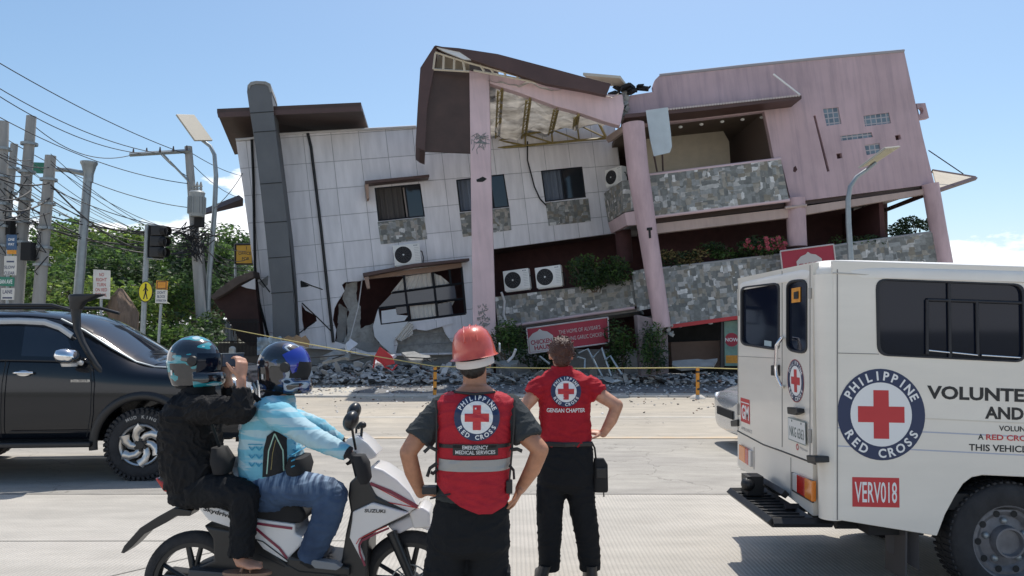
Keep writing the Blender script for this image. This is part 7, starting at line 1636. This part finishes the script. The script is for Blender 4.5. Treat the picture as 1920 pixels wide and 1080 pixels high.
mb = MB(); mb.stack([tsec(D,492,546,745,.12), tsec(D,502,548,733,.085), tsec(D,508,556,715,.08)], n=26); mb.tube([q(476,742,-.1), q(500,765,-.22), q(515,780,-.24)], [(.022,.008)]*3, 8); organic(mb, 'neck_gaiter', M_jack, D.r, .006, 3, folds(.005, 12, 12, 12))
mb = MB()
mb.stack([tsec(D,462,566,888,.17), tsec(D,458,570,905,.175), tsec(D,462,566,935,.17), tsec(D,480,550,950,.14)], n=34)
for s_ in (-1,1):
    mb.tube([q(505,915,s_*.09), q(560,915,s_*.15), q(622,925,s_*.18)], [.104,.094,.082], 24); mb.ell(q(622,928,s_*.18), (.084,.08,.082)); mb.tube([q(622,930,s_*.18), q(608,985,s_*.18), q(578,1048,s_*.17)], [.084,.079,.068], 24)
organic(mb, 'jeans', M_jean, D.r, .0065, 3, folds(.009, 8, 8, 12, 6))
for s_ in (-1,1):
    mb = MB(); mb.tube([q(572,1042,s_*.17), q(585,1052,s_*.17), q(622,1057,s_*.17)], [(.045,.04),(.04,.042),(.022,.035)], 14); mb.build('shoe', M_blackm, D.r, smooth=60)
for s_, hx, hy in ((-1,652,848),(1,638,828)):
    mb = MB(); hand(mb, q(hx,hy,s_*.31), (.85,-s_*.15,-.75), (-.6,0,-.75), (0,-s_*1,.2), 42, 1.12); mb.tube([q(hx-4,hy-2,s_*.31), q(hx+3,hy+3,s_*.31)], .038, 14); organic(mb, 'glove', M_blackm, D.r, .005, 3)
mb = MB(); mb.stack([(q(562,872,-.08)+Vector((0,0,-.05)),.05,.12), (q(562,872,-.08),.06,.14), (q(562,872,-.08)+Vector((0,0,.05)),.045,.12)], n=24, e=3); mb.build('waist_bag', M_blackm, D.r, smooth=60)
mb = MB(); c = q(684,878,-.31); mb.stack([(c+Vector((-.0,0,-.075)),.022,.05),(c+Vector((0,0,-.05)),.035,.055),(c+Vector((-.015,0,.03)),.04,.055),(c+Vector((-.03,0,.07)),.03,.045)], n=20, e=3); mb.build('grip_muff', M_blackm, sc, smooth=60)
def helmet(B_, cx, cy, fwd_tilt, m, visor_up, par):
    c = B_.q(cx, cy); T = Matrix.Translation(c) @ Matrix.Rotation(R(fwd_tilt), 4, 'Y')
    mb = MB(); mb.ell((-.01,0,.012), (.148,.122,.142), 26, 18); mb.stack([((-.01,0,-.13),.105,.095),((-.005,0,-.08),.13,.112),((-.01,0,0),.145,.12)], n=28)
    mb.tube([(.0+.155*math.cos(R(a)), .112*math.sin(R(a)), -.095+.012*abs(math.cos(R(a)))) for a in range(-75, 76, 10)], [(.042,.020)]*16, 12, up=(0,0,1))
    mb.xf(T); o = organic(mb, 'helmet', m, par, .005, 5)
    # face aperture trim and visor
    def patch(a0, a1, z0, z1, k, name, mm, dz=0, rot=0):
        pm = MB(); vs = []; fs = []; na, nz_ = 28, 10
        for i in range(na+1):
            for j in range(nz_+1):
                a = R(a0+(a1-a0)*i/na); z = z0+(z1-z0)*j/nz_; r_ = math.sqrt(max(0, 1-(z/.15)**2)); vs.append(Vector((-.005+.152*k*r_*math.cos(a), .126*k*r_*math.sin(a), z+.01)))
        for i in range(na):
            for j in range(nz_): fs.append((i*(nz_+1)+j, (i+1)*(nz_+1)+j, (i+1)*(nz_+1)+j+1, i*(nz_+1)+j+1))
        if rot: vs = [Matrix.Rotation(R(rot), 3, 'Y') @ v for v in vs]
        pm.add(vs, fs); pm.xf(T); return pm.build(name, mm, o, smooth=180)
    patch(-62, 62, -.075, .045, 1.012, 'face_opening', M_dark)
    patch(-66, 66, -.07, .05, 1.045, 'visor', mat('visor_blue', (.01,.03,.30), .05, coat=1) if visor_up else M_tint, rot=-38 if visor_up else 0)
    mb = MB()
    for s_ in (-1,1): mb.lathe(T @ Vector((.035,s_*.118,.015)), [(0,s_*.016),(.026,s_*.014),(.03,0)], 'y', 20)
    mb.build('pivot', M_black, o, smooth=40)
    mb = MB(); mb.stack([((-.01,0,-.145),.085,.08),((-.008,0,-.12),.10,.09)], n=24); mb.xf(T); mb.build('neck_roll', M_blackm, o, smooth=60)
    fl = Flat(); fl.rect(-.006,-.014,.006,.014,0); wrapped('decal', fl, [M_whi], T @ Vector((-.085,-.2,-.055)), o, o)
helmet(D, 534, 690, 8, M_h1, True, D.r)
# pillion
Q = rider('pillion rider all in black with teal streaked helmet, holding up a phone'); q = Q.q
mb = MB()
mb.stack([tsec(Q,330,425,925,.15), tsec(Q,325,415,890,.15), tsec(Q,322,405,845,.14), tsec(Q,322,400,800,.155), tsec(Q,328,398,770,.17), tsec(Q,338,395,748,.14), tsec(Q,350,392,730,.07)], n=32)
mb.tube([q(366,742), q(372,708)], [.06,.056], 16); g, Rm = head(mb, q(376,680), (1,0,-.02), sc=.98)
mb.limb([q(372,765,-.155), q(455,772,-.24), q(452,712,-.22)], [.05,.042,.027]); mb.limb([q(372,765,.155), q(440,775,.22), q(425,705,.10)], [.05,.042,.027])
hand(mb, q(452,710,-.22), (-.02,.12,1), (-.8,.55,.0), (-.55,-.3,.1), 40, .98); hand(mb, q(425,705,.10), (.0,-.1,1), (.3,-.9,0), (.8,.3,0), 40, .98)
mb.limb([q(375,915,-.10), q(463,925,-.21), q(452,1035,-.22)], [.08,.055,.038]); mb.limb([q(375,915,.10), q(463,925,.21), q(452,1035,.22)], [.08,.055,.038])
for s_ in (-1,1):
    mb.tube([q(446,1040,s_*.22), q(452,1053,s_*.23), q(474,1060,s_*.25), q(486,1060,s_*.26)], [(.032,.03),(.032,.036),(.018,.042),(.012,.04)], 14)
    for j in range(5): b_ = q(484-abs(j-1)*1.2, 1060, s_*.255)+Vector((0,(j-2)*.016,0)); mb.limb([b_, b_+Vector((.028-j*.003,0,-.004))], [.0095,.008], 8)
organic(mb, 'body', M_skin2, Q.r, .0058, 5); face_parts(g, Rm, Q.r)
mb = MB()
mb.stack([tsec(Q,316,440,912,.17), tsec(Q,309,428,885,.175), tsec(Q,306,414,845,.17), tsec(Q,306,408,800,.18), tsec(Q,312,405,770,.195), tsec(Q,325,404,748,.165), tsec(Q,345,398,733,.10)], n=36)
for s_, e_, w2 in ((-1,(456,772,-.24),(453,728,-.225)), (1,(440,776,.22),(426,722,.12))):
    mb.tube([q(368,768,s_*.14), q(400,768,s_*.19), q(*e_)], [.082,.078,.066], 22); mb.ell(q(370,768,s_*.14), (.09,.08,.085)); mb.ell(q(*e_), (.064,.06,.064)); mb.tube([q(*e_), q(*w2)], [.062,.044], 20)
organic(mb, 'jacket', M_jack, Q.r, .0065, 3, folds(.017, 9, 9, 9, 12))
mb = MB(); mb.stack([tsec(Q,340,400,738,.11), tsec(Q,348,400,722,.09)], n=24); organic(mb, 'collar', M_jack, Q.r, .006, 2)
mb = MB(); mb.stack([tsec(Q,320,425,905,.17), tsec(Q,325,425,935,.16), tsec(Q,340,410,945,.12)], n=30)
for s_ in (-1,1):
    mb.tube([q(370,918,s_*.09), q(415,918,s_*.15), q(460,928,s_*.21)], [.100,.092,.078], 22); mb.ell(q(460,930,s_*.21), (.080,.076,.078)); mb.tube([q(460,930,s_*.21), q(456,985,s_*.215), q(452,1042,s_*.22)], [.078,.070,.066], 22)
organic(mb, 'trousers', M_blk, Q.r, .0075, 4, folds(.013, 9, 9, 9, 15))
M_sand = mat('sandal_tan', (.25,.15,.10), .6)
for s_ in (-1,1):
    mb = MB(); a = q(434,1071,s_*.235); mb.stack([(a+Vector((.085,0,-.014)),.13,.045),(a+Vector((.085,0,.0)),.13,.045)], n=28, e=2.6)
    mb.tube([q(474,1068,s_*.235)+Vector((0,-.045,0)), q(474,1054,s_*.235), q(474,1068,s_*.235)+Vector((0,.045,0))], [(.012,.004)]*3, 8); mb.tube([q(456,1068,s_*.235)+Vector((0,-.04,0)), q(462,1046,s_*.235), q(456,1068,s_*.235)+Vector((0,.04,0))], [(.010,.004)]*3, 8); mb.build('sandal', M_sand, Q.r, smooth=60)
helmet(Q, 366, 680, 2, M_h2, False, Q.r)
fl = None
ph = thing('phone', 'dark smartphone held sideways by the rear rider on the scooter', 'phone', q(436,674,-.12))
mb = MB(); c = q(436,675,-.13); Rz = Matrix.Rotation(R(62), 3, 'Z'); mb.box(c, (.155,.009,.072), Rz); mb.build('case', M_black, ph, bevel=.004)
mb = MB(); mb.box(c-Rz @ Vector((0,-.0056,0))*-1, (.145,.001,.064), Rz); mb.build('screen', mat('phone_screen', (.08,.10,.13), .1), ph); mb = MB(); mb.box(c+Vector((0,0,.037)), (.157,.011,.004), Rz); mb.build('rim', M_steel, ph)
hd = thing('sling_bag', 'small black sling bag on the lap of the rear rider', 'bag', q(425,850,-.1)); mb = MB(); c = q(418,862,-.12); mb.stack([(c+Vector((0,0,-.07)),.04,.07),(c,.055,.09),(c+Vector((-.02,0,.07)),.035,.06)], n=20, e=3); mb.build('pouch', M_blackm, hd, smooth=60)
mb = MB(); mb.tube([c+Vector((-.02,0,.07)), q(395,790,-.19), q(360,745,-.16)], [(.012,.003)]*3, 6); mb.build('strap', M_black, hd)

# ================================================================== every separate piece its own part
def split_loose(o):
    me = o.data; bm = bmesh.new(); bm.from_mesh(me); bm.verts.index_update(); seen = {}; comps = 0
    for v in bm.verts:
        if v.index in seen: continue
        st = [v]; seen[v.index] = comps
        while st:
            a = st.pop()
            for e in a.link_edges:
                b = e.other_vert(a)
                if b.index not in seen: seen[b.index] = comps; st.append(b)
        comps += 1
    bm.free()
    if comps < 2 or comps > 60: return
    for c in range(comps):
        b2 = bmesh.new(); b2.from_mesh(me); b2.verts.ensure_lookup_table()
        bmesh.ops.delete(b2, geom=[v for v in b2.verts if seen[v.index] != c], context='VERTS'); nm = bpy.data.meshes.new(o.data.name); b2.to_mesh(nm); b2.free()
        for m in me.materials: nm.materials.append(m)
        if c == 0: keep = nm
        else:
            k = o.copy(); k.data = nm; COL.objects.link(k)
    o.data = keep
for o in list(COL.objects):
    if o.type == 'MESH' and o.parent is not None and o.name.split('.')[0] in ('corner_post','roof_rail','wheel_arch_flare','ceiling_lamp','side_step','pane','hinge','window_glass','wheel_nut','rim_hole','insulator','bushing','pivot','eye','tube_frame','side_strap','belt_pouch','strap'):
        if not any(x.parent == o for x in COL.objects): split_loose(o)
